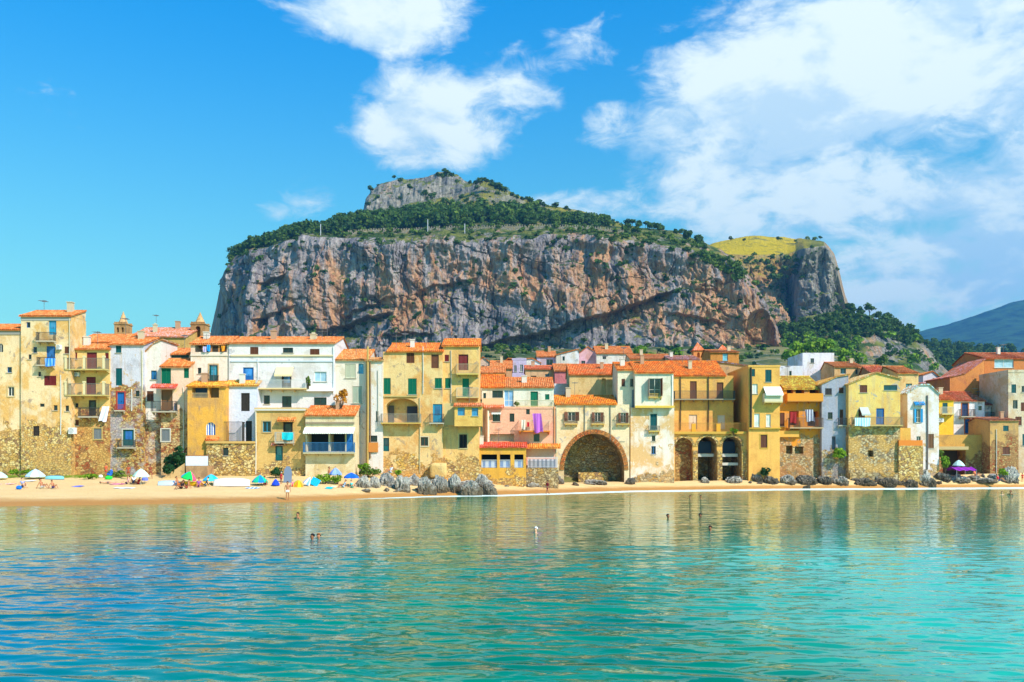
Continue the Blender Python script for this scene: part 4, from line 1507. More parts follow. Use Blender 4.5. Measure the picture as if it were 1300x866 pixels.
    def canopy(s, x0, x1, yb, ytop, d=1.2, tile=(214, 84, 40), y=0.0):
        """small tiled lean-to roof over the front"""
        a, b = s.lx(x0), s.lx(x1)
        ze = PZ(yb, s.Y + y - d) - s.zb
        zt = s.lz(ytop)
        zt = max(zt, ze + .12 * d)
        m = MB()
        roof_tiles(m, a, b, y - d, ze, y - .002, zt, s.seed + 3, 3)
        return m.build('lean_to_roof', tile_mat(tile, 2), s.root)

    def pipe(s, x, y0, y1, col=(150, 140, 120), r=.05, y=-.09):
        m = MB()
        a, za, zb = s.lx(x), s.lz(y0), s.lz(y1)
        m.tube([(a, y, zb), (a + .03, y, (za + zb) / 2), (a, y, za)], r, 6)
        k = int((za - zb) / 2)
        for i in range(k):
            z = zb + (i + .5) * (za - zb) / max(k, 1)
            m.box(a - r - .02, a + r + .02, y - .01, -.001, z, z + .05)
        m.build('drainpipe', paint(col, .5), s.root)
        return s

    def band(s, x0, x1, y0, y1, d=.12, col=None, mat=None, name='ledge'):
        m = MB().box(s.lx(x0), s.lx(x1), -d, -.002, s.lz(y1), s.lz(y0))
        m.build(name, mat or paint(nc(col or (200, 186, 150)), .9), s.root)
        return s

    def chimney(s, x, yt, yb, y=2.5, w=.5, col=(206, 190, 160)):
        Yc = s.Y + y
        a = PX(x, Yc) - s.cx
        zt, zb = PZ(yt, Yc) - s.zb, PZ(yb, Yc) - s.zb
        m = MB()
        m.box(a - w / 2, a + w / 2, y - w / 2, y + w / 2, zb - .6, zt - .22)
        m.box(a - w / 2 - .06, a + w / 2 + .06, y - w / 2 - .06, y + w / 2 + .06, zt - .22, zt - .12)
        m.box(a - w / 4, a + w / 4, y - w / 4, y + w / 4, zt - .12, zt + .08)
        m.build('chimney', paint(col, .9, .4), s.roof if getattr(s, 'roof', None) else s.root)
        return s

    def aerial(s, x, yt, yb, y=2.0):
        Yc = s.Y + y
        a = PX(x, Yc) - s.cx
        zt, zb = PZ(yt, Yc) - s.zb, PZ(yb, Yc) - s.zb
        m = MB().tube([(a, y, zb - .8), (a, y, zt)], .025, 5)
        m.box(a - .5, a + .5, y - .012, y + .012, zt - .2, zt - .17)
        for k in range(6):
            m.box(a - .5 + k * .2 - .01, a - .5 + k * .2 + .01, y - .3, y + .3, zt - .165, zt - .145)
        m.build('aerial', paint((120, 120, 124), .5), s.root)
        return s

    def vault(s, x0, x1, y0, y1, d, mat, ring=None, rise=None, ringw=.5):
        """stone lining and voussoir ring of a big arch"""
        a, c, d0, b = s.lx(x0), s.lx(x1), s.lz(y0), s.lz(y1)
        N = 28
        xm, hw = (a + c) / 2, (c - a) / 2
        rise = rise or min(hw, d0 - b)
        zs = d0 - rise
        g = .012
        arc = [(xm - (hw - g) * cos(pi * k / N), zs + (rise - g) * sin(pi * k / N)) for k in range(N + 1)]
        m = MB()
        pts = [(a + g, b + .01)] + arc + [(c - g, b + .01)]
        for p, r_ in zip(pts[:-1], pts[1:]):
            m.quad((p[0], .02, p[1]), (p[0], d - .03, p[1]), (r_[0], d - .03, r_[1]), (r_[0], .02, r_[1]))
        m.add([(p[0], d - .03, p[1]) for p in pts], [tuple(range(len(pts)))])
        v = m.build('vault', mat, s.root)
        if ring:
            m = MB()
            for k in range(N):
                t0, t1 = pi * k / N + .006, pi * (k + 1) / N - .006
                o = ringw
                vv = []
                for yy in (-.09, .05):
                    for (t, e) in ((t0, 0), (t1, 0), (t1, o), (t0, o)):
                        vv.append((xm - (hw + e) * cos(t), yy, zs + (rise + e) * sin(t)))
                m.add(vv, [(0, 1, 2, 3), (0, 3, 7, 4), (1, 5, 6, 2), (3, 2, 6, 7), (0, 4, 5, 1)])
            m.build('arch_ring', ring, s.root)
        return v


# ------------------------------------------------------------------ the houses, from left to right
STONE_Y = (S(224, 184, 104), S(196, 150, 80), S(232, 204, 140), S(160, 126, 90))
STONE_R = (S(196, 142, 84), S(160, 112, 70), S(212, 172, 110), S(168, 88, 52))
STONE_G = (S(176, 156, 118), S(136, 122, 100), S(204, 182, 140), S(186, 142, 78))
BACK = 'houses on the slope behind the harbour front'


def zat(y, Y): return PZ(y, Y)


P_CREAM = lambda Y, yl, sd=1: plaster(S(234, 214, 166), S(222, 180, 104), S(168, 150, 128), .8, zat(yl, Y), sd, STONE_Y)
P_WHITE = lambda sd=1: plaster(S(236, 238, 240), S(222, 222, 220), S(176, 180, 188), .25, None, sd, None, .2)

# --- far left
h = House('ochre and cream stained block at the far left edge with a low tiled eave', -34, 26.5, 419, 606, 101.3, P_CREAM(101, 543, 1), 9,
          [(-3, 436, 4, 447, 'A', 'white'), (9, 466, 15, 473, 'g', 'blue'), (10, 491, 18, 503, 'g', 'white', {'trim': (206, 180, 130)}), (-12, 520, -4, 532, 'c', 'brown'), (-22, 470, -14, 482, 'c', 'green')],
          dict(up=413, d=4))
h.band(-34, 26.5, 421, 425, .08, (150, 148, 140), name='cornice')
h = House('tall cream house with tiled roof and bright blue balcony doors at the left', 26.5, 90, 401.5, 606, 101, P_CREAM(101, 548, 2), 3.6,
          [(33.5, 409, 38.5, 416, 'g', 'blue'), (62, 405.5, 71.5, 425, 'd', 'cyan', {'glass': (60, 130, 170)}), (42, 440.5, 47, 448, 'g', 'blue'), (59, 439.5, 70, 461, 'd', 'blue', {'glass': (40, 90, 150)}),
           (82, 440, 88, 449, 'c', 'brown'), (48.5, 472, 52, 478, 'g', 'dark'), (56, 477, 71.5, 489.5, 'c', 'maroon'), (50.5, 512.5, 56.5, 516.5, 'g', 'iron'), (68, 514.5, 73, 521, 'g', 'iron'),
           (83, 515, 87.5, 522, 'g', 'iron'), (42, 541, 50, 553.5, 'd', 'dark'), (36, 450, 40, 456, 'g', 'dark')],
          dict(up=395.5, d=3.4))
h.balcony(50, 72, 433.5, 423, .8)
h.balcony(51, 70.5, 464, 454.5, .8)
h.pipe(88.5, 404, 470, (196, 186, 160)).pipe(77.5, 476, 552, (210, 210, 206)).pipe(86, 480, 505, (150, 130, 90))
h.band(26.5, 90, 403, 407, .06, (170, 170, 166), name='cornice')
h = House('set back upper storey with an orange tiled roof behind the yellow balcony house', 95, 150, 435, 470, 107, plaster(S(230, 216, 180), None, None, .3), 7, [(120, 438, 126, 444, 'c', 'brown')], dict(up=425.5, d=5), group=BACK)
h = House('yellow house with two long balconies and maroon doors', 89.5, 139, 443.5, 606, 102, plaster(S(236, 200, 122), S(224, 178, 96), S(176, 142, 84), .4, zat(533, 102), 3, STONE_R), 6,
          [(110, 447.5, 123, 469, 'd', 'maroon'), (92, 447.5, 98, 456, 'c', 'maroon'), (133.5, 448, 138, 456, 'c', 'maroon'), (109.5, 478.5, 121.5, 501, 'd', 'maroon'), (112.5, 508, 122, 527.5, 'd', 'dark', {'glass': (40, 36, 40)}),
           (119, 544, 129, 557.5, 'c', 'grey', {'trim': (190, 160, 100)}), (95.5, 512, 99.5, 517.5, 'g', 'iron'), (94, 533, 100, 540.5, 'c', 'brown')], dict(up=438, d=2.4))
for yf, yr in ((469.5, 456), (502, 488)):
    bal = h.balcony(88.5, 139.5, yf, yr, 1.1, 'iron', (120, 120, 112), (196, 176, 110))
    for xx in (89.5, 112.5, 137):
        a = h.lx(xx)
        MB().box(a - .12, a + .12, -1.14, -.9, h.lz(yf), h.lz(yr - 1)).box(a - .15, a + .15, -1.17, -.87, h.lz(yr - 1), h.lz(yr - 3)).build('post', paint((222, 206, 160), .9), bal)
h.balcony(103, 127, 529, 518, .8)
h.pipe(90.5, 445, 505, (90, 150, 130))

# --- grey-white gabled house
h = House('pale blue grey rendered house with dark teal shutters over an ochre stone lower half', 139, 183, 437.5, 606, 102.2, plaster(S(206, 210, 218), S(184, 188, 196), S(200, 166, 104), .5, zat(490, 102.2), 4, (S(212, 160, 82), S(186, 140, 78), S(200, 170, 110), S(150, 92, 60))), 6,
          [(147, 439, 154, 448, 'c', 'teal'), (147, 467.5, 155, 489.5, 'c', 'teal'), (149, 498, 158, 520, 'd', 'blue', {'trim': (170, 60, 50)}), (172, 496, 177, 503.5, 'g', 'dark'),
           (156, 545.5, 170, 566, 'd', 'teal', {'glass': (30, 90, 160), 'trim': (196, 190, 176)})], dict(up=430, d=4))
h.balcony(147, 159, 521, 514, .5, 'iron', (170, 60, 50))
h.balcony(152, 173, 568, 559, .8)
h.pipe(167.5, 494, 522, (220, 220, 214)).pipe(180.5, 445, 520, (216, 204, 160))
h = House('narrow white house with one blue window between the grey and the green shuttered houses', 183.2, 204.5, 450, 606, 102.6, plaster(S(230, 226, 214), S(214, 206, 190), S(190, 160, 110), .35, zat(524, 102.6), 5, STONE_R), 5,
          [(191.5, 470.5, 199, 482, 'g', 'teal', {'glass': (30, 96, 160)}), (186.5, 496.5, 195, 509.5, 'c', 'brown')], None, prof=[(183.2, 449), (196, 436), (204.5, 432.5)], tile=(214, 150, 90))
h = House('pink and cream house with green shutters and a red awning over its balcony', 204.5, 240.5, 465.5, 606, 101.8, plaster(S(236, 206, 176), S(226, 204, 150), S(190, 150, 100), .4, zat(526, 101.8), 6, STONE_R), 6,
          [(204.8, 467.5, 217, 490, 'c', 'green'), (233.5, 467.5, 239.8, 480, 'c', 'green'), (204.8, 495, 219, 521, 'd', 'wood'), (205, 545, 215.5, 560, 'c', 'grey', {'trim': (206, 198, 184)}), (221, 512, 225, 521, 'g', 'blue')], dict(up=456.5, d=2.6))
h.canopy(194, 226, 492.5, 488, .9, (222, 90, 60))
h.balcony(195, 226, 522.5, 510, .85)
h.pipe(233, 492, 590, (226, 220, 204))
h = House('small roof terrace room with a dark green blind and tiled roof', 203, 241.5, 450, 470, 105.5, plaster(S(228, 214, 186), None, None, .3), 4, [(217.5, 450.6, 240, 456.5, 'c', 'teal')], dict(up=443.5, d=3.2), group=BACK)

# --- behind: church roofs and towers
h = House('long tan building with a barrel tiled roof behind the left houses', 164, 236, 428, 470, 128, plaster(S(206, 170, 96), S(186, 150, 86), None, .4), 9, [(206, 431, 212, 440, 'g', 'brown')], dict(up=417, d=6), group=BACK, tile=(206, 128, 84))
h.chimney(197, 411, 420, 3, .5)


def tower(label, x0, x1, ybelf, yb, Y, y_sp, arches):
    e = House(label, x0, x1, ybelf, yb, Y, plaster(S(190, 150, 98), S(166, 126, 80), None, .5, None, 9), (x1 - x0) / F * Y, arches, name='bell_tower', cat='tower', group='church towers behind the houses')
    hw, hh = e.hw, e.h
    D = e.D
    m = MB()
    m.box(-hw - .1, hw + .1, -.1, D + .1, hh + .004, hh + .14)
    for k in range(5):
        xx = -hw + (2 * hw) * (k + .5) / 5
        m.box(xx - .16, xx + .16, -.1, .16, hh + .14, hh + .4)
        m.box(xx - .16, xx + .16, D - .16, D + .1, hh + .14, hh + .4)
    m.build('parapet', e.mat, e.root)
    zt = PZ(y_sp, Y + D / 2) - e.zb
    m = MB()
    n = 8
    rr = hw * .78
    prev = None
    lv = [(0, rr), (.1, rr * .94), (.5, rr * .52), (.85, rr * .17), (1, .03)]
    vs = [(rad * cos(2 * pi * k / n + pi / 8), D / 2 + rad * sin(2 * pi * k / n + pi / 8), hh + .14 + (zt - hh - .14) * t) for t, rad in lv for k in range(n)]
    m.add(vs, [(i * n + k, i * n + (k + 1) % n, (i + 1) * n + (k + 1) % n, (i + 1) * n + k) for i in range(4) for k in range(n)])
    m.build('spire', plaster(S(216, 176, 120), S(190, 150, 100), None, .4, None, 3), e.root)
    return e


tower('sandstone church tower with a pointed spire above the left roofs', 145, 161, 412, 470, 135, 395.5, [(148, 415.5, 151, 422, 'R', 'dark', {'dep': .5}), (154, 415.5, 157, 422, 'R', 'dark', {'dep': .5})])
tower('sandstone church belfry with an open arch and short pyramid spire beside the rock', 242, 260, 412, 470, 132, 396.5, [(248, 414, 254.5, 428, 'R', 'dark', {'dep': 1.1})])

# --- loggia house, white house
h = House('cream and pink house with a tiled roof loggia of washing on its top floor', 242, 290.5, 437, 606, 103.2, plaster(S(238, 226, 206), S(232, 206, 180), S(190, 168, 140), .35, None, 7), 7,
          [(247.5, 438, 288, 447, 'v', 'dark', {'dep': 1.4, 'back': (150, 110, 84)}), (251, 467, 255.5, 474.5, 'g', 'dark'), (265.5, 463, 276.5, 485, 'd', 'teal', {'glass': (60, 140, 170), 'trim': (206, 168, 120)})], dict(up=428.5, d=3.5))
for xx in (257.5, 268, 278):
    MB().box(h.lx(xx) - .1, h.lx(xx) + .1, .02, .3, h.lz(447) + .01, h.lz(438) - .01).build('post', paint((190, 130, 80), .9), h.root)
h.railing(h.lx(248), h.lx(288), .06, .5, h.lz(447) + .01, h.lz(443), 'iron', (90, 80, 74), h.root, False)
h.balcony(264, 278, 485.6, 477, .4)
h.band(242, 290.5, 450, 452, .1, (222, 206, 190))
# curved ochre house below
h = House('ochre house with a rounded shady corner and an arched window above the beach stairs', 238, 287, 491, 606, 100.6, plaster(S(232, 176, 72), S(206, 158, 86), S(172, 140, 102), .6, zat(594, 100.6), 8, STONE_Y), 2.5,
          [(243.5, 491.8, 263.5, 505, 'v', 'dark', {'dep': 1.2, 'back': (60, 90, 140)}), (265.5, 491.8, 278, 505, 'v', 'dark', {'dep': .8, 'back': (120, 100, 70)}), (261.5, 536, 273.5, 552.5, 'A', 'white', {'stripe': ((40, 96, 190), 'white')})], dict(up=485.5, d=2.4, tile=(228, 140, 36)))
h.canopy(262, 278, 559, 554.5, .5, (226, 110, 40))
h.railing(h.lx(243.5), h.lx(263.5), .06, .4, h.lz(505) + .01, h.lz(499), 'iron', (190, 170, 130), h.root, False)
P_BLUEW = plaster(S(214, 222, 234), S(206, 216, 230), S(170, 180, 196), .3, None, 9, None, .25)
h = House('tall white house with an orange roof edge and three floors of dark windows', 290.5, 425, 436, 600, 103, plaster(S(228, 228, 226), S(212, 208, 200), S(176, 178, 182), .4, None, 10, None, .4), 9,
          [(317.5, 440.5, 328, 450, 'c', 'brown'), (359, 441.5, 372, 448, 'g', 'iron'), (393.5, 443, 405.5, 452, 'c', 'brown'), (308.5, 466.5, 322, 484, 'd', 'blue', {'glass': (60, 130, 200)}), (357.5, 476, 370, 492.5, 'd', 'dark', {'glass': (50, 100, 150)}),
           (399, 472, 414.5, 484.5, 'q', 'white', {'glass': (150, 180, 200)}), (335, 502, 342.5, 513, 'g', 'dark'), (358, 503, 370, 517, 'g', 'dark'), (398.5, 504.5, 414.5, 515, 'g', 'iron')], dict(up=429, d=5))
h.band(293, 423, 450.5, 452.5, .14, (226, 206, 170))
h.band(293, 423, 458, 459.5, .1, (196, 206, 218))
h.balcony(328, 391, 493.5, 483.5, 1.2, 'iron', (206, 206, 204), (226, 200, 150))
h.awning(351, 373, 466, 479, 1.1, 'cream')
h.band(387, 424, 493, 497, .5, (238, 238, 238), name='ledge')
h.pipe(327.5, 455, 490, (226, 226, 230)).pipe(423.5, 440, 500, (226, 226, 230))
h.chimney(398, 423, 431, 3, .7)
h.aerial(409, 419, 432)
h.aerial(262, 424, 430)
h = House('low pale blue washed annex with tall dark doors in front of the white house', 286.5, 327, 489.5, 562, 101.6, P_BLUEW, 1.35, [(306, 499, 317, 522, 'd', 'dark'), (312, 534.5, 319.8, 560.5, 'd', 'dark')], dict(up=484.5, d=1.3, tile=(224, 150, 50)))
h.railing(h.lx(288), h.lx(311), -1.0, -.02, .1, h.lz(536), 'iron', (70, 66, 64), h.root)
MB().box(h.lx(286), h.lx(324), -1.15, -.003, -.05, .1).build('terrace', paint((206, 180, 120), .9), h.root)
h = House('rubble stone terrace wall with one small window under the pale blue annex', 262, 323.5, 562.5, 606, 100.2, stone_wall(.36, STONE_Y, 1), 1.35, [(283, 568.5, 290, 578.5, 'g', 'iron')], name='terrace_wall', cat='wall')
h.band(261.5, 324, 560.2, 563, .16, (206, 166, 96), name='coping')
h = House('square ochre stone house with a turquoise cloth on its balcony under the white house', 323.7, 387.5, 521, 606, 100.4, plaster(S(214, 180, 106), S(196, 160, 92), S(150, 128, 96), .5, zat(592, 100.4), 11, STONE_Y), 2.3,
          [(333.5, 535, 344, 548.5, 'g', 'cyan', {'trim': (190, 160, 110)}), (359.5, 536, 371.5, 560, 'd', 'dark', {'glass': (28, 34, 40)}), (349.5, 565.5, 359, 585, 'd', 'teal', {'glass': (60, 120, 130)})], None, parapet=.3)
h.canopy(353.5, 376, 534.5, 530.5, .7, (226, 130, 54))
h.balcony(351, 374, 561.5, 549, .85, 'iron', (180, 180, 170))
h.canopy(345, 361, 565.5, 562.5, .5, (214, 130, 80))
h.pipe(325, 522, 602, (236, 230, 214))
h.band(323, 388, 519.2, 521.5, .2, (206, 200, 190), name='cornice')

# --- restaurant with the blue railing
h = House('cream restaurant with a white awning and a blue railed terrace above the beach', 387.8, 450, 527.5, 604, 99.8, plaster(S(226, 214, 172), S(206, 186, 130), S(170, 150, 116), .45, None, 12), 3.1,
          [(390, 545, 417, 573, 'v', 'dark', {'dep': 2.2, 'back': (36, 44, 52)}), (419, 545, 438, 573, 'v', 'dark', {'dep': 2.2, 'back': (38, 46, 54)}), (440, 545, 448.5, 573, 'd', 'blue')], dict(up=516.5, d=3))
h.awning(387, 451, 542.5, 551, .9, 'white', None, .15)
h.balcony(387, 451, 574.5, 562, .9, 'iron', (60, 120, 170), (200, 188, 150))
h.band(388, 450, 536, 538, .2, (150, 130, 110), name='cornice')
h = House('slim cream house with pale shuttered windows beside the white house', 425.2, 466, 457, 604, 103.4, plaster(S(232, 226, 206), S(214, 206, 178), S(180, 170, 150), .35, None, 13), 7,
          [(438, 462, 451.5, 480, 'c', (206, 206, 180)), (455, 462, 461.5, 474.5, 'g', 'cyan', {'glass': (80, 150, 190)}), (447.5, 490.5, 459.5, 512, 'c', (186, 196, 176)), (451, 522, 457, 540, 'c', 'teal')], dict(up=445, d=5, tile=(214, 128, 54)))
h.pipe(465, 458, 590, (196, 170, 120)).aerial(452, 436, 448)
h = House('very narrow white stair tower house with a tall vertical pipe', 466.2, 486, 458, 602, 102.6, plaster(S(226, 222, 212), S(212, 196, 160), S(210, 166, 90), .45, zat(590, 102), 14, STONE_Y), 6,
          [(468.5, 553, 479, 561, 'g', 'dark'), (477, 522, 481, 536, 'g', 'pale')], dict(up=455.5, d=2.5, tile=(206, 140, 70)))
h.pipe(470, 460, 582, (130, 100, 70), .09).pipe(480, 470, 540, (206, 196, 180)).pipe(467, 440, 592, (196, 160, 90), .12)
h.band(468, 480, 562, 574, .2, (206, 130, 60), name='balcony_front')

# --- ochre block with green shutters
P_OCH = plaster(S(230, 200, 136), S(218, 168, 96), S(176, 154, 122), .75, zat(580, 103), 15, (S(226, 184, 100), S(216, 160, 70), S(220, 196, 140), S(170, 130, 80)))
h = House('large ochre house with green shutters and an arched loggia on the second floor', 486.3, 562, 446.5, 606, 103, P_OCH, 6,
          [(516, 448, 526, 461, 'c', 'brown'), (547.5, 450, 557, 467.5, 'd', 'brown'), (487, 480, 496, 500.5, 'c', 'green'), (518, 480.5, 529, 501, 'c', 'green'), (552, 480, 561, 493, 'c', 'green'),
           (490, 506, 530.5, 536.5, 'R', 'dark', {'dep': 1.6, 'rise': 1.0}), (549.5, 513, 561.5, 536.5, 'd', 'cyan', {'glass': (40, 90, 130)}), (486.6, 556, 494, 573, 'd', 'teal', {'glass': (40, 60, 70)}), (534, 555, 543.5, 566, 'g', 'brown', {'trim': (206, 190, 160)})],
          dict(up=437, d=5, x0=490, tile=(230, 118, 34)))
MB().box(h.lx(491), h.lx(498), 1.4, 1.58, h.lz(536) + .02, h.lz(514)).build('door', paint((90, 84, 84), .7), h.root)
MB().box(h.lx(515), h.lx(528), 1.4, 1.58, h.lz(536) + .02, h.lz(515)).build('door', paint((60, 64, 80), .7), h.root)
h.balcony(485, 535, 537, 526, 1.1, 'iron', (150, 144, 130), (206, 170, 90))
h.balcony(546, 564, 537, 526, .8)
h.band(486.3, 530, 502.5, 504, .15, (196, 170, 110))
h.pipe(537, 440, 500, (206, 206, 200)).pipe(533, 505, 600, (206, 190, 150))
h.aerial(503, 425, 442).aerial(541, 430, 442)
h = House('yellow tower house with a maroon top door and an orange roof', 562.2, 608, 439.5, 606, 103.6, plaster(S(234, 194, 118), S(222, 174, 100), S(180, 156, 126), .6, zat(578, 103), 16, STONE_Y), 5,
          [(582, 450, 594.5, 470, 'd', 'maroon'), (564.5, 450.5, 570, 459, 'c', 'maroon'), (565, 480, 572.5, 493, 'c', 'green'), (587, 480.5, 595.5, 504, 'd', 'green'), (583, 551.5, 593, 569, 'c', 'dark', {'trim': (200, 180, 130)}), (566, 513, 575, 536.5, 'd', 'dark', {'glass': (50, 60, 70)})],
          dict(up=431.5, d=4, tile=(232, 122, 34)))
h.balcony(580, 607.5, 475, 463, .9, 'iron', (170, 160, 130), (206, 180, 100))
h.balcony(580, 607.5, 504.5, 493, .8, 'iron', (190, 186, 170), (206, 180, 120))
h.band(562.2, 577, 512, 540, .12, (206, 186, 130), name='pilaster')
h.pipe(572.5, 445, 512, (190, 186, 176))
h = House('projecting ochre bay with two small blue windows on the yellow tower house', 577, 612, 516, 541, 101.6, plaster(S(230, 190, 100), S(216, 170, 86), None, .35, None, 17), 2.2,
          [(581, 517.5, 590, 527.5, 'g', 'cyan', {'glass': (60, 130, 180)}), (599, 518, 607, 528, 'g', 'cyan', {'glass': (60, 130, 180)})], dict(up=513.5, d=1.2, tile=(220, 120, 60)), sink=.02, name='bay')
# --- pink cluster
h = House('white top floor with orange roof and green door above the pink house', 612, 703, 492, 560, 108.5, plaster(S(230, 230, 212), S(218, 212, 188), S(184, 180, 166), .5, None, 18), 6,
          [(625, 496, 638.5, 505, 'g', 'iron'), (640, 495, 652, 516, 'q', 'white', {'glass': (120, 160, 210)}), (673.5, 497, 683, 516, 'd', 'green'), (692, 500.5, 697.5, 507.5, 'c', 'green'), (613.5, 499, 617, 508, 'g', 'dark')], dict(up=480.5, d=5, x0=640, x1=704))
h.tile_roof(h.h, up=477, d=5.5, x0=609, x1=641, tile=(228, 112, 28))
h.balcony(655, 702, 516.5, 509, 1.0, 'iron', (190, 180, 130), (206, 186, 110))
h.band(612, 640, 506, 516, .3, (226, 190, 150), name='parapet')
h = House('salmon pink house with a small loggia below two windows', 616.5, 705, 519, 600, 107.3, plaster(S(238, 184, 150), S(236, 160, 136), S(214, 170, 136), .6, None, 19), 5,
          [(625.5, 526, 635, 535, 'g', 'dark'), (647, 525, 653, 535.5, 'g', 'dark'), (622, 551, 653, 564, 'v', 'dark', {'dep': 1.6, 'back': (170, 96, 70)}), (677.5, 551, 685, 561, 'g', 'dark'), (668, 519.5, 672.5, 526, 'g', 'iron')], None, parapet=.25)
h.canopy(608, 640, 517.5, 514.5, .5, (226, 120, 70))
h.awning(624, 636, 523.5, 526.5, .5, 'pale', None, .05)
h.balcony(659, 698, 547, 534, 1.0, 'iron', (226, 200, 170), (236, 140, 50))
h.pipe(619.5, 521, 565, (240, 226, 200), .14).pipe(703.5, 515, 570, (220, 140, 70))
MB().box(h.lx(622.5), h.lx(652.5), .03, .16, h.lz(564) + .004, h.lz(560)).build('parapet', paint((222, 150, 110), .9), h.root)
P_GOLD = plaster(S(222, 172, 66), S(200, 150, 70), S(150, 110, 66), .45, zat(597, 105), 20, STONE_Y)
h = House('golden stone veranda restaurant with three wide windows and a red tiled edge', 598, 668, 568, 618, 105, P_GOLD, 2.2,
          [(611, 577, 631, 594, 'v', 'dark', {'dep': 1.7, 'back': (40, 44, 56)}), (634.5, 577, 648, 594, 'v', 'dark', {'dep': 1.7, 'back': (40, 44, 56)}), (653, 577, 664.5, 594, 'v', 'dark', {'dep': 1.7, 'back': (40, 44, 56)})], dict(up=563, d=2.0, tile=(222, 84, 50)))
for a, b in ((611, 631), (634.5, 648), (653, 664.5)):
    h.railing(h.lx(a), h.lx(b), .08, .4, h.lz(594) + .02, h.lz(584), 'iron', (210, 216, 226), h.root, False)
    MB().box(h.lx(a) + .02, h.lx(b) - .02, .2, .24, h.lz(594) + .02, h.lz(585)).build('screen', cloth((90, 130, 190), (206, 214, 226), .7), h.root)
h = House('small terrace with a white railing and an orange lean-to roof beside the veranda', 668.2, 709, 594, 618, 106.2, stone_wall(.4, STONE_G, 2), 1.0, [], None)
h.railing(h.lx(670), h.lx(708), .1, .9, h.h + .02, h.lz(580.5), 'iron', (214, 214, 220), h.root)
MB().box(h.lx(670), h.lx(707), .5, .54, h.h + .02, h.lz(583)).build('screen', cloth((96, 96, 120), (190, 180, 190), .5), h.root)
h.canopy(667, 712, 569, 563.5, .7, (236, 130, 40), y=.98)

# --- the house with the great arch
h = House('cream house over a great brick arch with brown open shutters', 705.3, 784, 513.5, 618, 116, plaster(S(232, 216, 172), S(216, 190, 136), S(182, 176, 164), .65, None, 21), 8,
          [(721, 523, 730.5, 534.5, 'o', 'brown'), (755, 523.5, 762.5, 535.5, 'o', 'brown'), (714.5, 551, 795.2 - 12, 617.5, 'v', 'dark', {'dep': .2})][:2], dict(up=503, d=4, x1=783.5, tile=(236, 130, 28)))
bpy.data.objects.remove([c for c in h.root.children if c.name.startswith('wall')][-1])
h.root['label'] = 'cream house over a great brick arch with brown open shutters'
PW, H2 = h, None
# its wall again with the arch cut through
h.wall([(h.lx(721), h.lz(534.5), h.lx(730.5), h.lz(523), 'o', 'brown', {}), (h.lx(755), h.lz(535.5), h.lx(762.5), h.lz(523.5), 'o', 'brown', {}), (h.lx(788), h.lz(536.5), h.lx(794.5), h.lz(524), 'o', 'brown', {}),
        (h.lx(787.5), h.lz(560), h.lx(792.5), h.lz(552), 'g', 'iron', {}), (h.lx(716), h.lz(617), h.lx(792.5), h.lz(550.5), 'R', 'dark', {'dep': 4.2, 'rise': h.lz(550.5) - h.lz(597)})], -h.hw, h.lx(799), -.8, h.h, 8, None)
h.window((h.lx(788), h.lz(536.5), h.lx(794.5), h.lz(524), 'o', (112, 66, 44), {}))
h.window((h.lx(787.5), h.lz(560), h.lx(792.5), h.lz(552), 'g', (58, 56, 56), {}))
h.vault(716, 792.5, 550.5, 617, 4.0, stone_wall(.45, STONE_G, 5), stone_wall(.22, (S(210, 112, 52), S(186, 92, 44), S(224, 140, 76), S(160, 90, 56)), 6), h.lz(550.5) - h.lz(597), .55)
MB().box(h.lx(736), h.lx(774), 2.0, 3.2, -.3, h.lz(600)).build('step', stone_wall(.4, STONE_Y, 7), h.root)
for a, b, c in ((717, 733, 538), (750.5, 767, 538), (782, 799, 538)):
    h.balcony(a, b, c, 528, .5, 'iron', (110, 90, 74), (206, 170, 90))
h.pipe(742, 514, 548, (110, 120, 116)).pipe(774.5, 514, 560, (96, 100, 100)).pipe(706.2, 516, 575, (196, 190, 160))
h = House('slim pale wing with two small windows between the arch house and the ochre stained house', 784.2, 806, 470, 560, 117.2, plaster(S(232, 226, 192), S(206, 200, 170), S(170, 176, 176), .35, None, 22), 6,
          [(789, 481, 793.5, 490.5, 'c', 'brown'), (800, 481, 804, 491, 'g', 'iron')], dict(up=461, d=5, tile=(234, 120, 34)))
h.pipe(803.5, 495, 612, (90, 110, 120), .16)
h = House('pale house of ochre stained render with one green shutter', 800.5, 856, 517.5, 616, 116.4, plaster(S(230, 224, 208), S(220, 184, 124), S(200, 166, 106), .95, zat(602, 116), 23, STONE_G), 7,
          [(825.5, 525.5, 834, 545.5, 'c', 'teal', {'trim': (214, 206, 180)}), (827.5, 553, 832, 560, 'g', 'iron'), (827, 566.5, 832.5, 576.5, 'g', 'blue')])
h.balcony(823, 837, 547, 541, .5, 'iron', (120, 120, 110), (206, 176, 90))
h.root['label'] = 'house of pale ochre stained render with one teal shutter left of the three arches'
h = House('square cream upper storey with a big open window and brown shutters', 806.3, 855, 473.5, 517, 115.9, plaster(S(236, 232, 208), S(216, 210, 180), S(190, 186, 160), .3, None, 24), 7,
          [(824, 480.5, 838.5, 503, 'o', 'brown', {'ang': R(100)})], dict(up=460, d=5, x1=856, tile=(234, 118, 32)), sink=.02, cat='upper house')
h.band(806, 856, 515.2, 518, .3, (226, 186, 80), name='cornice')
h.balcony(823, 840, 504, 500, .35, 'iron', (206, 170, 90), (206, 170, 90))
h.pipe(853, 474, 516, (240, 240, 230))

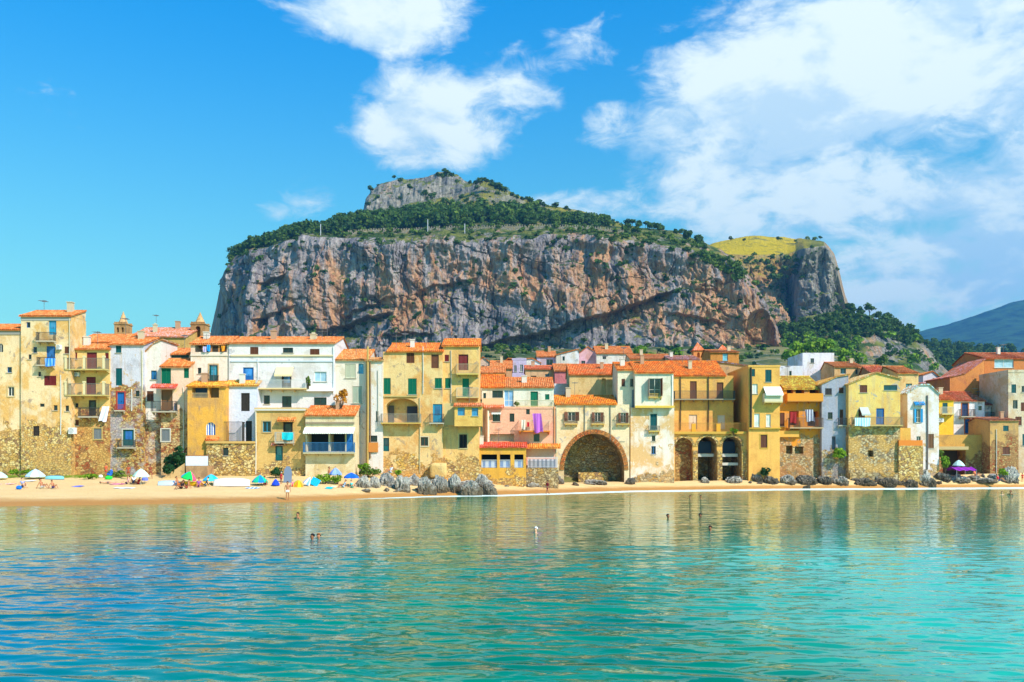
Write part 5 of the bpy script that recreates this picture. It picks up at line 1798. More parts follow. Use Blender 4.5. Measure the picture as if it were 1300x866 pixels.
# --- yellow house over three arches
AR = [(857, 879, 556), (886, 910, 554.5), (917, 941, 554.5)]
P_GOLDEN = plaster(S(228, 178, 92), S(212, 158, 88), S(196, 160, 100), .5, None, 25)
up = House('golden yellow house with a long balcony and two brown doors above the stone arches', 855.3, 931, 477, 547.5, 122.6, P_GOLDEN, 6.5,
          [(876, 484, 884.5, 506.5, 'd', 'brown'), (910, 485.5, 918.5, 506.5, 'd', 'brown'), (874.5, 526.5, 885, 545, 'd', (226, 196, 170)), (911, 527, 920.5, 545, 'd', (226, 200, 176))],
          dict(up=459.5, d=6, x1=922, tile=(236, 116, 30)), sink=.3)
h = House('terrace standing on three round stone arches above the sand', 855.3, 949, 548, 615, 119.8, P_GOLDEN, 9.5, [(a, c, b, 614, 'R', 'dark', {'dep': 5.6}) for a, b, c in AR], None, name='arcade', cat='arcade')
for k, (a, b, c) in enumerate(AR):
    h.vault(a, b, c, 614, 5.4 if k else 1.2, stone_wall(.4, STONE_R if k == 0 else STONE_G, 8), stone_wall(.3, STONE_Y, 9), None, .34)
up.balcony(855, 931, 507, 497, 1.1, 'iron', (70, 70, 70), (150, 140, 120))
h.railing(h.lx(857), h.lx(947), .1, 2.2, h.h + .01, h.lz(537), 'iron', (176, 130, 60), h.root, False)
for a in (880.5, 912):
    MB().box(h.lx(a) - .28, h.lx(a) + .28, -.14, .08, h.h + .01, h.lz(538)).build('post', paint((226, 160, 50), .9), h.root)
h.band(855.5, 946, 548, 551, .35, (206, 160, 70), name='ledge')
for a, b in ((887, 909), (918, 940)):
    MB().box(h.lx(a), h.lx(b), 1.4, 1.7, h.lz(580), h.lz(576)).build('beam', paint((206, 200, 190), .9), h.root)
    MB().box(h.lx(a), h.lx(b), 3.0, 3.1, h.lz(575), h.lz(560)).build('screen', paint((56, 76, 110), .5), h.root)
MB().box(h.lx(918), h.lx(940), 1.2, 1.6, h.lz(591), h.lz(587.5)).build('beam', paint((206, 200, 190), .9), h.root)
for a, b in ((879.5, 885.5), (910.5, 916.5), (941.5, 948)):
    MB().box(h.lx(a), h.lx(b), -.22, -.003, -.6, h.lz(572)).build('pier', stone_wall(.35, STONE_Y, 10), h.root)
up.pipe(863.5, 478, 546, (90, 70, 50), .09).pipe(899, 478, 546, (90, 70, 50), .09)

h = House('tall yellow house with a white awning and teal top windows, its shady side wall grey', 950.5, 990, 466, 609, 119, plaster(S(236, 184, 92), S(226, 170, 84), S(206, 150, 80), .45, None, 27), 11.5,
          [(953.5, 468.5, 958.5, 478, 'c', 'teal'), (971.5, 469.5, 979.5, 485, 'c', 'teal'), (955, 487.5, 962, 500, 'q', 'white', {'glass': (206, 206, 200)}), (957.5, 525, 964.5, 542, 'q', 'white', {'glass': (196, 206, 200)}), (972.5, 526, 978.5, 542, 'q', 'white', {'glass': (206, 206, 196)}),
           (965.5, 552, 974, 568.5, 'c', 'brown', {'trim': (206, 160, 70)})], None, parapet=.25)
h.balcony(968, 991, 510.5, 500, 1.0, 'solid', (222, 206, 176), (206, 180, 120))
h.awning(969, 991, 491, 503, 1.3, (236, 238, 236), None, .2)
h.band(950.5, 991, 543, 544.5, .3, (206, 160, 60))
h.pipe(953, 467, 545, (60, 50, 40), .14)
h = House('sloping grey brown wing rising to the tall yellow house', 900, 950.3, 478, 520, 132, plaster(S(196, 160, 110), S(176, 140, 100), S(150, 130, 110), .5, None, 28), 7, [], None, prof=[(900, 458.5), (950.3, 465)], tile=(150, 110, 90), group=BACK)

# --- shady orange balconies, grey tower, sunlit stone house
h = House('orange ochre house with deep shady balconies and a golden roof', 985, 1043, 494, 611, 123.4, plaster(S(226, 150, 44), S(206, 150, 90), S(150, 140, 140), .5, zat(556, 121), 29, STONE_G), 8,
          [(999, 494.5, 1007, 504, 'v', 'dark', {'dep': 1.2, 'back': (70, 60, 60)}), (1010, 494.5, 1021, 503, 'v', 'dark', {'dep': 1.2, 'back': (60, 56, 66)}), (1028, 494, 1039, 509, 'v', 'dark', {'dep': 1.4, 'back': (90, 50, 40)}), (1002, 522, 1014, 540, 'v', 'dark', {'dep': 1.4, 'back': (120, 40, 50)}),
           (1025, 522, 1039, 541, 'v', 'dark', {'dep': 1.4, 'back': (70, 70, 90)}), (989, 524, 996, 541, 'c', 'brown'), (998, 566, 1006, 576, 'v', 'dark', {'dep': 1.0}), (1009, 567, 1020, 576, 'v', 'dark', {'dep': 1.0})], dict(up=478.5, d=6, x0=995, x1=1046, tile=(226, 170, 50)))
h.balcony(997, 1042, 509, 500, 1.0, 'solid', (226, 150, 50), (206, 140, 60))
h.balcony(1000, 1042, 543, 531, 1.1, 'iron', (110, 90, 80), (196, 170, 130))
h.band(986, 1013, 547, 555, .5, (222, 170, 80), name='balcony_front')
h = House('narrow blue grey tower house in shade next to the stone house', 1043.2, 1077, 489, 612, 122.6, plaster(S(160, 168, 182), S(140, 148, 160), S(180, 160, 120), .5, zat(577, 119), 30, STONE_G), 7,
          [(1047.5, 493, 1056, 501.5, 'c', 'iron'), (1065, 492, 1071, 499.5, 'c', 'brown'), (1051, 523.5, 1057, 532, 'g', 'dark'), (1066, 520, 1070.5, 539, 'c', 'brown'), (1056, 554, 1061, 571, 'v', 'dark', {'dep': .8})], None, prof=[(1043.2, 488), (1062, 479), (1077, 476.5)], tile=(216, 150, 60))
h.balcony(1063, 1074, 540, 531, .5, 'iron', (90, 80, 80))
h = House('pale yellow gabled house with teal windows and washing over a high rubble stone base', 1077.3, 1143, 489, 612, 121.6, plaster(S(236, 206, 116), S(226, 184, 100), S(170, 168, 160), .8, zat(542, 118), 31, STONE_G), 8,
          [(1091.5, 487.5, 1101, 498.5, 'c', 'brown'), (1122, 486.5, 1139, 495.5, 'c', 'teal'), (1112.5, 518.5, 1122.5, 539, 'd', 'blue', {'glass': (40, 80, 130)}), (1090, 520, 1098, 539, 'd', 'brown'), (1102, 572, 1109, 580, 'v', 'dark', {'dep': 1.2})], None,
          prof=[(1077.3, 488), (1113, 473.5), (1143, 481)], tile=(220, 170, 90))
h.balcony(1080, 1143, 540, 530, .9, 'iron', (150, 130, 100), (196, 170, 110))
h.awning(1091, 1102, 517, 528, .9, (190, 196, 190), None, .2)
h.band(1078, 1142, 600, 612, .35, None, stone_wall(.6, STONE_G, 11), 'plinth')
h = House('ochre house with a flat terrace parapet behind the stone house', 1140, 1166, 474, 560, 127, plaster(S(226, 196, 130), S(206, 160, 90), S(180, 150, 110), .45, None, 32), 6, [(1150, 487, 1158, 497, 'g', 'iron', {'glass': (80, 130, 140)}), (1143, 528, 1149, 548, 'c', 'dark')], dict(up=466, d=5))
h = House('white house with blue shutters and a drainpipe at the end of the harbour', 1152, 1192, 500, 611, 123.6, plaster(S(230, 228, 224), S(216, 200, 172), S(206, 166, 96), .65, zat(588, 121), 33, STONE_Y), 6,
          [(1163, 519, 1168.5, 536.5, 'o', (40, 150, 210)), (1163.5, 554, 1169, 564, 'g', 'pale'), (1178.5, 551, 1185.5, 569, 'c', 'wood')], None, prof=[(1152, 499), (1168, 489), (1180, 489), (1192, 500)], tile=(206, 190, 150))
h.pipe(1177, 502, 596, (120, 110, 110), .1).canopy(1160, 1173, 514, 510.5, .5, (40, 140, 200))
h = House('low yellow terrace with flowering pots over a rubble stone base', 1141, 1172, 566, 613, 121.2, stone_wall(.4, STONE_Y, 12), 3.6, [], None)
MB().box(h.lx(1141), h.lx(1160), .9, 3.0, h.h + .01, h.lz(543)).build('wall', plaster(S(232, 180, 84), S(214, 150, 70), None, .5, None, 34), h.root)
h.railing(h.lx(1141.5), h.lx(1171.5), .05, .85, h.h + .01, h.lz(559), 'solid', (226, 130, 50), h.root)

# --- right hand group
h = House('bright yellow house with a white balcony window and red roof', 1188, 1210.5, 507.5, 556, 131, plaster(S(240, 200, 60), S(226, 180, 60), None, .25, None, 35), 6,
          [(1196.5, 511.5, 1203, 524.5, 'c', 'teal')], dict(up=496, d=5, tile=(224, 110, 46)))
h.balcony(1193, 1208, 525.5, 517, .8, 'iron', (206, 206, 196), (226, 206, 130))
h = House('white house with two blue doors one above the other', 1210.8, 1250, 509, 556, 131.6, plaster(S(236, 236, 236), S(222, 214, 200), None, .3, None, 36), 6,
          [(1221, 512, 1229, 528.5, 'd', 'navy', {'trim': (206, 120, 70)}), (1225, 532, 1231, 550, 'd', 'blue', {'trim': (206, 120, 70)}), (1242, 515.5, 1246.5, 521, 'g', 'iron'), (1238, 530, 1242, 537, 'g', 'iron')], dict(up=498, d=5, tile=(210, 102, 52)))
h.balcony(1217, 1235, 528.8, 520, .8)
h = House('long ochre retaining wall with a dark recess below the yellow and white houses', 1187, 1264, 552, 606, 127.6, plaster(S(206, 160, 80), S(176, 136, 76), S(140, 116, 84), .55, zat(575, 127), 37, STONE_R), 5,
          [(1197, 572, 1226, 604, 'v', 'dark', {'dep': 2.5, 'back': (90, 74, 56)}), (1246, 583, 1253, 603, 'v', 'dark', {'dep': 1.0})], None, name='retaining_wall', cat='wall')
h.band(1186, 1226, 567, 571, .8, (196, 170, 120), name='ledge')
h = House('square brown stone house with a teal shutter beside the right edge', 1257, 1293, 534, 608, 125.4, plaster(S(206, 164, 96), S(176, 140, 90), S(150, 130, 100), .55, zat(560, 125), 38, STONE_R), 6,
          [(1273.5, 540.5, 1280.5, 547.5, 'c', 'teal'), (1273, 567.5, 1282, 577, 'c', 'brown')], dict(up=531, d=4, tile=(200, 112, 64)))
h.pipe(1264.5, 545, 604, (206, 200, 190))
h = House('white and cream house with brown windows at the right edge of the picture', 1280, 1345, 473, 608, 128.6, plaster(S(214, 204, 176), S(204, 180, 136), S(176, 162, 136), .8, None, 39), 8,
          [(1289, 529, 1297, 540, 'c', 'brown'), (1298, 551, 1304, 566, 'c', 'teal'), (1297, 490, 1305, 498, 'g', 'grey'), (1310, 500, 1320, 516, 'c', 'brown'), (1284, 488, 1290, 499, 'c', 'teal'), (1286, 508, 1292, 519, 'g', 'grey'), (1296, 511, 1302, 522, 'c', 'brown'), (1315, 545, 1325, 562, 'c', 'brown')], None, parapet=.4)
h = House('big orange brick building with a white window wall below its red roof', 1250, 1350, 455.5, 540, 139, plaster(S(206, 130, 70), S(186, 120, 76), S(160, 120, 90), .5, None, 40), 10,
          [(1262.5, 455.9, 1287, 467, 'g', 'white', {'glass': (150, 180, 196)}), (1252.5, 484, 1258, 508, 'c', 'grey'), (1300, 470, 1310, 484, 'c', 'brown')], dict(up=449, d=6, tile=(214, 104, 50)))
h = House('sloping orange walled wing descending left from the big brick building', 1206, 1249.8, 500, 545, 137, plaster(S(210, 140, 76), S(190, 124, 80), None, .4, None, 41), 8, [(1235, 483, 1240, 493, 'g', 'grey')], None, prof=[(1206, 479), (1226, 474), (1249.8, 457)], tile=(196, 110, 76))
h = House('terrace rooms with dark teal doors and a flat roof beside the white house', 1250.3, 1280, 514, 560, 133, plaster(S(214, 210, 200), S(190, 180, 160), None, .4, None, 42), 5,
          [(1258, 517, 1264, 530, 'd', 'teal'), (1268, 518, 1273, 530, 'g', 'blue')], dict(up=507, d=4, tile=(170, 90, 60)))
h.balcony(1251, 1280, 531, 524, .8)

# --- the slope behind
def bg(label, x0, x1, yt, yb, Y, c, wins=(), up=None, prof=None, D=7, c2=None, tile=(220, 120, 50), **k):
    return House(label, x0, x1, yt, yb, Y, plaster(S(*[int(v * .95) for v in c]), S(*(c2 or (int(c[0] * .88), int(c[1] * .84), int(c[2] * .76)))), None, .6, None, len(label)), D, wins, dict(up=up, d=5) if up else None, group=BACK, prof=prof, tile=tile, **k)


bg('small pinkish gabled house with a dark round window behind the yellow tower house', 607, 624, 463, 500, 150, (222, 190, 166), [(611, 456.5, 615, 461, 'A', 'dark')][:0] + [(611.5, 464, 615, 470, 'g', 'dark')], prof=[(607, 462), (613, 453.5), (624, 462)])
bg('low house under a wide orange roof behind the pink cluster', 622, 650, 468, 500, 146, (226, 170, 120), [(634, 470, 638, 476, 'g', 'iron')], up=459)
bg('orange tiled lower roof with pale wall behind the pink cluster', 610, 641, 474, 500, 128, (228, 190, 140), [], up=466.5)
bg('house with a bright red side wall and dark doorway among the back roofs', 639.5, 650, 461, 500, 160, (206, 70, 40), [(644, 460, 648, 470, 'd', 'dark')], prof=[(639.5, 460), (645, 455.5), (650, 456)], c2=(190, 60, 40))
bg('lilac cubic house with a white doorway among the back roofs', 650.3, 668, 457, 500, 158, (206, 196, 226), [(652.5, 464, 656, 472, 'c', 'grey'), (660, 463, 664, 472, 'g', 'white')], parapet=.3)
bg('white cubic house with bare wall right of the lilac house', 668.3, 686, 462, 500, 165, (236, 240, 238), [], prof=[(668.3, 456), (676, 455.5), (686, 461)])
bg('lilac house with a dark wide window under an orange roof', 682, 706, 453, 500, 172, (206, 200, 232), [(693.5, 456, 702, 464, 'g', 'grey')], up=446.5)
bg('tall white gabled house with one narrow window on the back row', 706.3, 735, 451, 500, 168, (236, 240, 240), [(714, 452.5, 717, 458, 'g', 'grey')], prof=[(706.3, 451), (734, 444), (735, 446)])
bg('peach terrace house with a red awning roof behind the green door', 667, 704, 469, 510, 140, (232, 190, 140), [(674, 477, 681, 483, 'g', 'dark'), (692, 475, 697, 484, 'g', 'cyan')], up=465, tile=(226, 106, 50))
bg('rose pink house with a bare side wall beside the peach terrace', 704.3, 724, 471, 520, 137, (214, 130, 130), [], up=463, c2=(206, 120, 110))
bg('white lower wall with a small brown window below the rose pink house', 703, 725, 487, 520, 127, (238, 240, 240), [(717, 497, 721, 503, 'c', 'brown')])
h = bg('ochre house with a broad shaded wall and an orange roof behind the arch house', 723, 786, 475.5, 520, 124, (230, 206, 140), [(764, 480.5, 769, 501, 'v', 'dark', {'dep': .4})], up=463.5, tile=(232, 110, 40))
bg('pink gabled house with a long orange roof high on the back row', 733, 757, 458, 500, 176, (236, 190, 200), [(738, 457, 743, 463, 'g', 'grey')], prof=[(733, 451), (746, 440.5), (757, 448)])
bg('white house with a small square window under the highest orange roof', 757.3, 803, 449, 500, 174, (238, 238, 226), [(765, 451.5, 769.5, 456, 'g', 'iron')], up=440.5)
bg('low long house with an orange roof behind the great tiled roof', 800, 853, 456, 500, 165, (226, 206, 160), [], up=450.5)
bg('low tan building behind the golden yellow house', 850, 888, 457, 500, 160, (216, 186, 140), [], up=452.5, tile=(206, 130, 90))
h = bg('orange brown roof block with a turquoise window behind the yellow house', 902, 938, 447.5, 500, 150, (222, 150, 70), [(917.5, 449, 924, 458, 'g', 'cyan', {'glass': (120, 180, 196)})], up=445)


def turret(label, x0, x1, ye, yb, Y, yp, col):
    e = House(label, x0, x1, ye, yb, Y, plaster(S(*col), None, None, .3, None, 5), (x1 - x0) / F * Y, [(x0 + (x1 - x0) * .36, ye + 2.5, x0 + (x1 - x0) * .64, ye + 9, 'R', 'dark', {'dep': .5})], name='bell_turret', cat='turret', group='little turrets behind the yellow house')
    zt = PZ(yp, Y + e.D / 2) - e.zb
    a, D = e.hw + .25, e.D
    MB().add([(-a, -.25, e.h + .01), (a, -.25, e.h + .01), (a, D + .25, e.h + .01), (-a, D + .25, e.h + .01), (0, D / 2, zt)], [(0, 1, 4), (1, 2, 4), (2, 3, 4), (3, 0, 4), (3, 2, 1, 0)]).build('roof', tile_mat((222, 110, 60), 1), e.root)


turret('small orange bell turret with a pyramid roof standing free on the left', 880.5, 893, 445, 480, 165, 434.5, (226, 150, 80))
turret('low turret with a pink pyramid roof behind the tiled block', 912, 925, 446, 480, 160, 437.5, (226, 170, 120))
bg('plain white block with a flat roof, tallest behind the orange balconies', 1019, 1059, 448, 500, 165, (240, 244, 248), [(1029, 455, 1033.5, 461, 'g', 'grey'), (1046, 471, 1051, 478, 'g', 'cyan')], D=9)
bg('small white block with narrow windows left of the tall white block', 987, 1019, 464.5, 500, 160, (236, 240, 244), [(1002, 471, 1005, 478, 'g', 'iron'), (1025, 474, 1029, 480, 'g', 'grey')][:1])
bg('cream house with an orange roof right of the white block', 1059.3, 1097, 466, 500, 158, (232, 190, 130), [(1067, 468, 1074, 474.5, 'g', 'cyan'), (1086, 469, 1090, 475, 'g', 'grey')], up=460.5)
bg('pale house with a hipped roof behind the sunlit stone house', 1097.3, 1130, 471, 500, 155, (230, 206, 170), [], up=464.5)
bg('orange roofed house behind the gable of the pale yellow house', 1112, 1150, 477, 510, 134, (214, 150, 100), [], up=466, tile=(222, 110, 60))
bg('small white cottage at the foot of the wooded slope', 1172, 1191, 479, 510, 150, (232, 236, 240), [(1184, 480, 1187, 485, 'g', 'grey')], prof=[(1172, 476), (1184, 472), (1191, 478)])
bg('cottage with a pinkish roof in the gap by the wooded slope', 1184, 1212, 494, 515, 145, (226, 200, 180), [(1192, 496, 1196, 502, 'g', 'iron')], up=487, tile=(206, 120, 90))
bg('grey walled cottage under a dull roof below the brick building', 1205, 1232, 498, 515, 139.5, (190, 180, 176), [], up=489, tile=(190, 120, 100))


# ------------------------------------------------------------------ things on the beach
def ray_beach(px, py):
    """the point of the beach seen at this photograph pixel"""
    Ys = np.linspace(62, 140, 1600)
    d = PZ(py, Ys) - sand_z(np.full_like(Ys, px), Ys)
    k = np.where(d <= 0)[0]
    Y = Ys[k[0]] if len(k) else 120.0
    return (float(PX(px, Y)), float(Y), SZ(px, Y))


def ico(sub):
    me = bpy.data.meshes.new('t')
    import bmesh
    bm = bmesh.new()
    bmesh.ops.create_icosphere(bm, subdivisions=sub, radius=1.0)
    bm.to_mesh(me)
    bm.free()
    v = np.array([p.co for p in me.vertices])
    f = [tuple(p.vertices) for p in me.polygons]
    bpy.data.meshes.remove(me)
    return v, f


ICO4 = ico(5)


def boulder(label, x0, x1, yt, yb, kind='shore', seed=0, Y=None, flat=1.0, name='boulder', group='boulders along the foot of the houses'):
    p = ray_beach((x0 + x1) / 2, yb)
    Y = Y or p[1]
    k = Y / F
    w, hh = (x1 - x0) * k / 2, (yb - yt) * k
    zb = PZ(yb, Y)
    v, f = ICO4
    v = v.copy()
    s = seed * 3.7
    a = .45 * fbm(v[:, 0] * 1.2 + s, v[:, 1] * 1.2, v[:, 2] * 1.2, 3, 5)
    rg = 1 - np.abs(fbm(v[:, 0] * 2.4 + s, v[:, 1] * 2.4, v[:, 2] * 1.3, 5, 15, .6))
    b = .30 * (np.abs(fbm(v[:, 0] * 5 + s, v[:, 1] * 5, v[:, 2] * 4, 5, 25, .65)) - .2)
    r = 1 + a + 1.0 * (rg - .74) - b
    v = v * np.maximum(r, .35)[:, None]
    v[:, 2] = np.where(v[:, 2] < 0, v[:, 2] * .35, v[:, 2] * flat)
    v /= np.array([np.abs(v[:, 0]).max(), np.abs(v[:, 1]).max(), v[:, 2].max()])
    v *= np.array([w, w * .85, hh])
    me = bpy.data.meshes.new(name)
    if kind == 'block':
        v = np.sign(ICO4[0]) * np.abs(ICO4[0]) ** .28 * (1 + .06 * fbm(ICO4[0][:, 0] * 2, ICO4[0][:, 1] * 2, ICO4[0][:, 2] * 2, 4, 9))[:, None]
        v = (v + np.array((0, 0, 1))) * np.array([w, w * .8, hh * .5])
    me.from_pydata(v.tolist(), [], f)
    o = link(name, me, plaster(S(226, 200, 130), S(206, 170, 100), S(150, 130, 100), .7, None, 51) if kind == 'block' else rock_mat(kind), None, (PX((x0 + x1) / 2, Y), Y + w * .3, zb))
    tag(o, label, 'rock', group)
    return o


BL = [(450, 471, 603, 619, 'low pale grey boulder at the left end of the beach rocks beside the shrub'), (467, 484, 604, 619, 'rounded pale boulder second from the left end of the beach rocks'),
      (481, 503, 599, 617, 'whitish boulder with a person sitting on top'), (499, 521, 603, 623, 'pale grey boulder with a dark wet foot right of the sitting person'), (519, 534, 601, 616, 'small upper boulder wedged behind the middle of the beach rocks'),
      (527, 549, 604, 627, 'jagged grey boulder with a brown foot in the middle of the beach rocks'), (546, 569, 602, 625, 'tall dark streaked boulder in front of the square ochre rock'), (565, 589, 601, 625, 'rounded grey boulder below the dark green shrub'),
      (583, 614, 609, 630, 'wide brown weedy boulder closest to the water'), (598, 622, 601, 621, 'grey peaked boulder at the right end of the beach rocks below the veranda'), (610, 632, 612, 629, 'flat dark boulder at the far right tip of the beach rocks'),
      (540, 556, 612, 627, 'small brown boulder between two taller grey ones'), (508, 522, 611, 625, 'small wet boulder at the sand edge in front of the beach rocks')]
for k, (a, b, c, d, lb) in enumerate(BL):
    boulder(lb, a, b, c, d, 'shore', k + 1)
p = ray_beach(556, 607)
boulder('square block of ochre rock standing against the ochre house wall', 546, 567, 588, 607, 'block', 40, 102.2, 1.0, 'block_of_rock')
DK = [(953, 972, 598, 611, 'dark slab rock just right of the small white skip below the yellow house'), (968, 992, 601, 612.5, 'long grey tilted rock below the orange balcony house'), (988, 1012, 599, 612.5, 'grey rock in the shade under the ruined wall'),
      (1010, 1040, 600, 613, 'broad grey rock below the grey tower house'), (1038, 1060, 601, 613, 'dark hollowed rock left of the stone house corner'), (1056, 1080, 602, 614, 'dark rock touching the corner of the high stone base'),
      (1019, 1031.5, 613.5, 620, 'small black rock alone on the wet sand below the grey tower'), (1085, 1115, 604, 614.5, 'dark worn rock ledge under the high stone base, left half'), (1113, 1144, 603, 616, 'long undercut dark ledge under the high stone base, right half'),
      (1163, 1184, 596, 614, 'pale pinkish boulder in front of the white house with blue shutters'), (1176, 1190, 603, 617, 'dark boulder at the waterline below the white house'), (1186, 1213, 596.5, 609, 'dark square rock below the lime green plant'),
      (1205, 1235, 602.5, 611, 'low tan rock shelf in front of the purple canopy'), (1232, 1268, 604, 611.5, 'long low tan rock shelf leading right to the red dressed person'), (1269, 1297, 591.5, 610, 'big pale boulder leaning in front of the brown stone house'),
      (1148, 1168, 606, 617, 'dark ledge under the flower pot terrace'), (696, 718, 597, 613, 'dark overhanging rock at the left foot of the great arch'), (793, 808, 604, 614, 'black rock at the right foot of the great arch'), (738, 772, 607, 614, 'pale flat rock on the sand inside the great arch'),
      (889, 902, 603, 612, 'grey rock leaning in the middle stone arch'), (921, 944, 602, 612, 'tilted slab of rock in the right hand stone arch')]
for k, (a, b, c, d, lb) in enumerate(DK):
    boulder(lb, a, b, c + (d - c) * (0 if k in (9, 14) else .22), d + 1, 'shore' if k in (2, 5, 9, 12, 13, 14, 18, 19, 20) else 'dark', k + 60)


def small_rocks():
    r = np.random.RandomState(21)
    protos = []
    v0, f0 = ico(3)
    for k in range(6):
        v = v0.copy()
        a = .5 * fbm(v[:, 0] * 1.4 + k * 5, v[:, 1] * 1.4, v[:, 2] * 1.4, 3, 8) + .3 * fbm(v[:, 0] * 4 + k, v[:, 1] * 4, v[:, 2] * 4, 3, 9)
        v = v * (1 + a)[:, None] * np.array((1, .8, .62))
        for m in (rock_mat('shore'), rock_mat('dark')):
            me = bpy.data.meshes.new('broken_rock')
            me.from_pydata(v.tolist(), [], f0)
            me.materials.append(m)
            protos.append(me)
    spots = [(r.uniform(452, 640), r.uniform(608, 627), 0) for _ in range(46)] + [(r.uniform(952, 1150), r.uniform(607, 616), 1) for _ in range(40)] + [(r.uniform(1150, 1290), r.uniform(604, 614), r.randint(2)) for _ in range(26)] + [(r.uniform(690, 735), r.uniform(610, 617), 1) for _ in range(6)] + [(r.uniform(600, 700), r.uniform(612, 619), 0) for _ in range(14)]
    lab = ['small pale broken rock lying among the beach boulders by the ochre house', 'small dark broken rock at the foot of the walls on the right']
    for x, y, d in spots:
        p = ray_beach(x, y)
        if p[1] > np.interp(x, SH_X, BS_Y) - .4: continue
        s = r.uniform(.18, .62) * (1.15 if d == 0 else 1)
        o = bpy.data.objects.new('broken_rock', protos[r.randint(6) * 2 + d])
        COL.objects.link(o)
        o.location = (p[0], p[1], p[2] + s * .1)
        o.scale = (s * r.uniform(.8, 1.5), s, s * r.uniform(.8, 1.5))
        o.rotation_euler = (r.uniform(-.3, .3), r.uniform(-.3, .3), r.uniform(0, 6))
        east = x > 690
        tag(o, lab[1] if east else lab[0], 'rock', 'small dark broken rocks below the right hand walls' if east else 'small pale broken rocks among the beach boulders')


small_rocks()


# ---- shrubs near the houses
def shrub(label, x, yb, w_px, h_px, mat, Y=None, n=500, ls=.075, seed=0, name='shrub', kind='round'):
    p = ray_beach(x, yb)
    if Y: p = (PX(x, Y), Y, PZ(yb, Y))
    k = p[1] / F
    h, w = h_px * k, w_px * k
    key = ('sh', label)
    r = np.random.RandomState(seed + 11)
    lo = [(r.uniform(-.34, .34) * w, r.uniform(-.3, .3) * min(w, h), r.uniform(.25, .72) * h, r.uniform(.16, .27) * w, r.uniform(.18, .3) * min(w, 1.6 * h), r.uniform(.18, .3) * h) for _ in range(9)]
    e = empty(name, p)
    tag(e, label, 'plant', 'shrubs and plants at the foot of the houses')
    me = quads_mesh('crown', leaf_quads(r, lo, n, ls * max(h, .9)))
    link('crown', me, mat, e)
    mb = MB()
    for l in lo[:5]:
        mb.tube([(l[0] * .25, 0, -.1), (l[0] * .7, l[1] * .6, l[2] * .5), (l[0], l[1], l[2])], [.04, .03, .012], 4)
    mb.build('trunk', bark(), e)
    return e


GOLD = foliage(S(190, 120, 20), S(226, 160, 40))
shrub('large dark green ivy bush over the stone stairs at the left', 221, 611, 36, 47, LEAF_DARK, 98.6, 1500, .045, 1)
shrub('long low green shrub at the foot of the far left wall', 30, 606, 34, 11, LEAF_LIME, None, 500, .12, 2)
shrub('small green shrub on the grassy bank by the orange dressed person', 112, 609, 30, 8, LEAF_LIME, None, 350, .14, 3)
shrub('green shrub under the stone house behind the pale green parasol', 150, 607, 26, 10, LEAF_BUSH, None, 350, .12, 4)
shrub('olive green shrub beside the restaurant and the blue parasol', 470, 606, 30, 17, LEAF_BUSH, None, 700, .08, 5)
shrub('bright green shrub below the narrow stair tower house', 460, 598, 18, 12, LEAF_LIME, 100.5, 350, .1, 6)
shrub('lime green shrub below the restaurant wall left of the blue parasols', 412, 614, 26, 14, LEAF_LIME, None, 500, .09, 7)
shrub('lime green shrub between the two blue parasols', 428, 615, 18, 13, LEAF_LIME, None, 400, .09, 8)
shrub('small lime tuft above the beach rocks by the ochre house', 505, 604, 12, 8, LEAF_LIME, 101.5, 250, .13, 9)
shrub('dark green shrub between the rocks and the veranda', 592, 611, 24, 16, LEAF_DARK, 104.6, 500, .09, 10)
shrub('dark trailing shrub by the flagstone leaning at the square stone house', 352, 607, 20, 16, LEAF_DARK, None, 400, .09, 11)
shrub('green plant growing on the white house balcony', 391, 493, 7, 17, LEAF_BUSH, 102.2, 260, .07, 12)
shrub('golden orange climbing plant on the roof by the white house', 432, 517, 17, 24, GOLD, 101.5, 700, .05, 13)
shrub('green plant in the shade on the wall left of the stone house', 1067, 584, 20, 17, LEAF_LIME, 121.6, 420, .09, 14)
shrub('bright green creeper hanging by the white house with blue shutters', 1200, 599, 11, 22, LEAF_LIME, 123.5, 420, .07, 15)
shrub('dark green shrub at the foot of the yellow house with the awning', 972, 606, 12, 14, LEAF_DARK, 118.4, 300, .1, 16)
shrub('green plant on top of the third stone arch', 932, 552, 11, 9, LEAF_LIME, 118.9, 220, .12, 17)
shrub('lime green plant beside the big pale boulder at the right', 1274, 605, 12, 12, LEAF_LIME, 122.8, 260, .1, 18)
shrub('brown green weeds between the white house and the retaining wall', 1188, 590, 16, 24, LEAF_BUSH, 124.5, 420, .08, 19)
shrub('plant with dark leaves on the white terrace above the pink house', 656, 516, 8, 8, LEAF_BUSH, 107.8, 180, .12, 20)


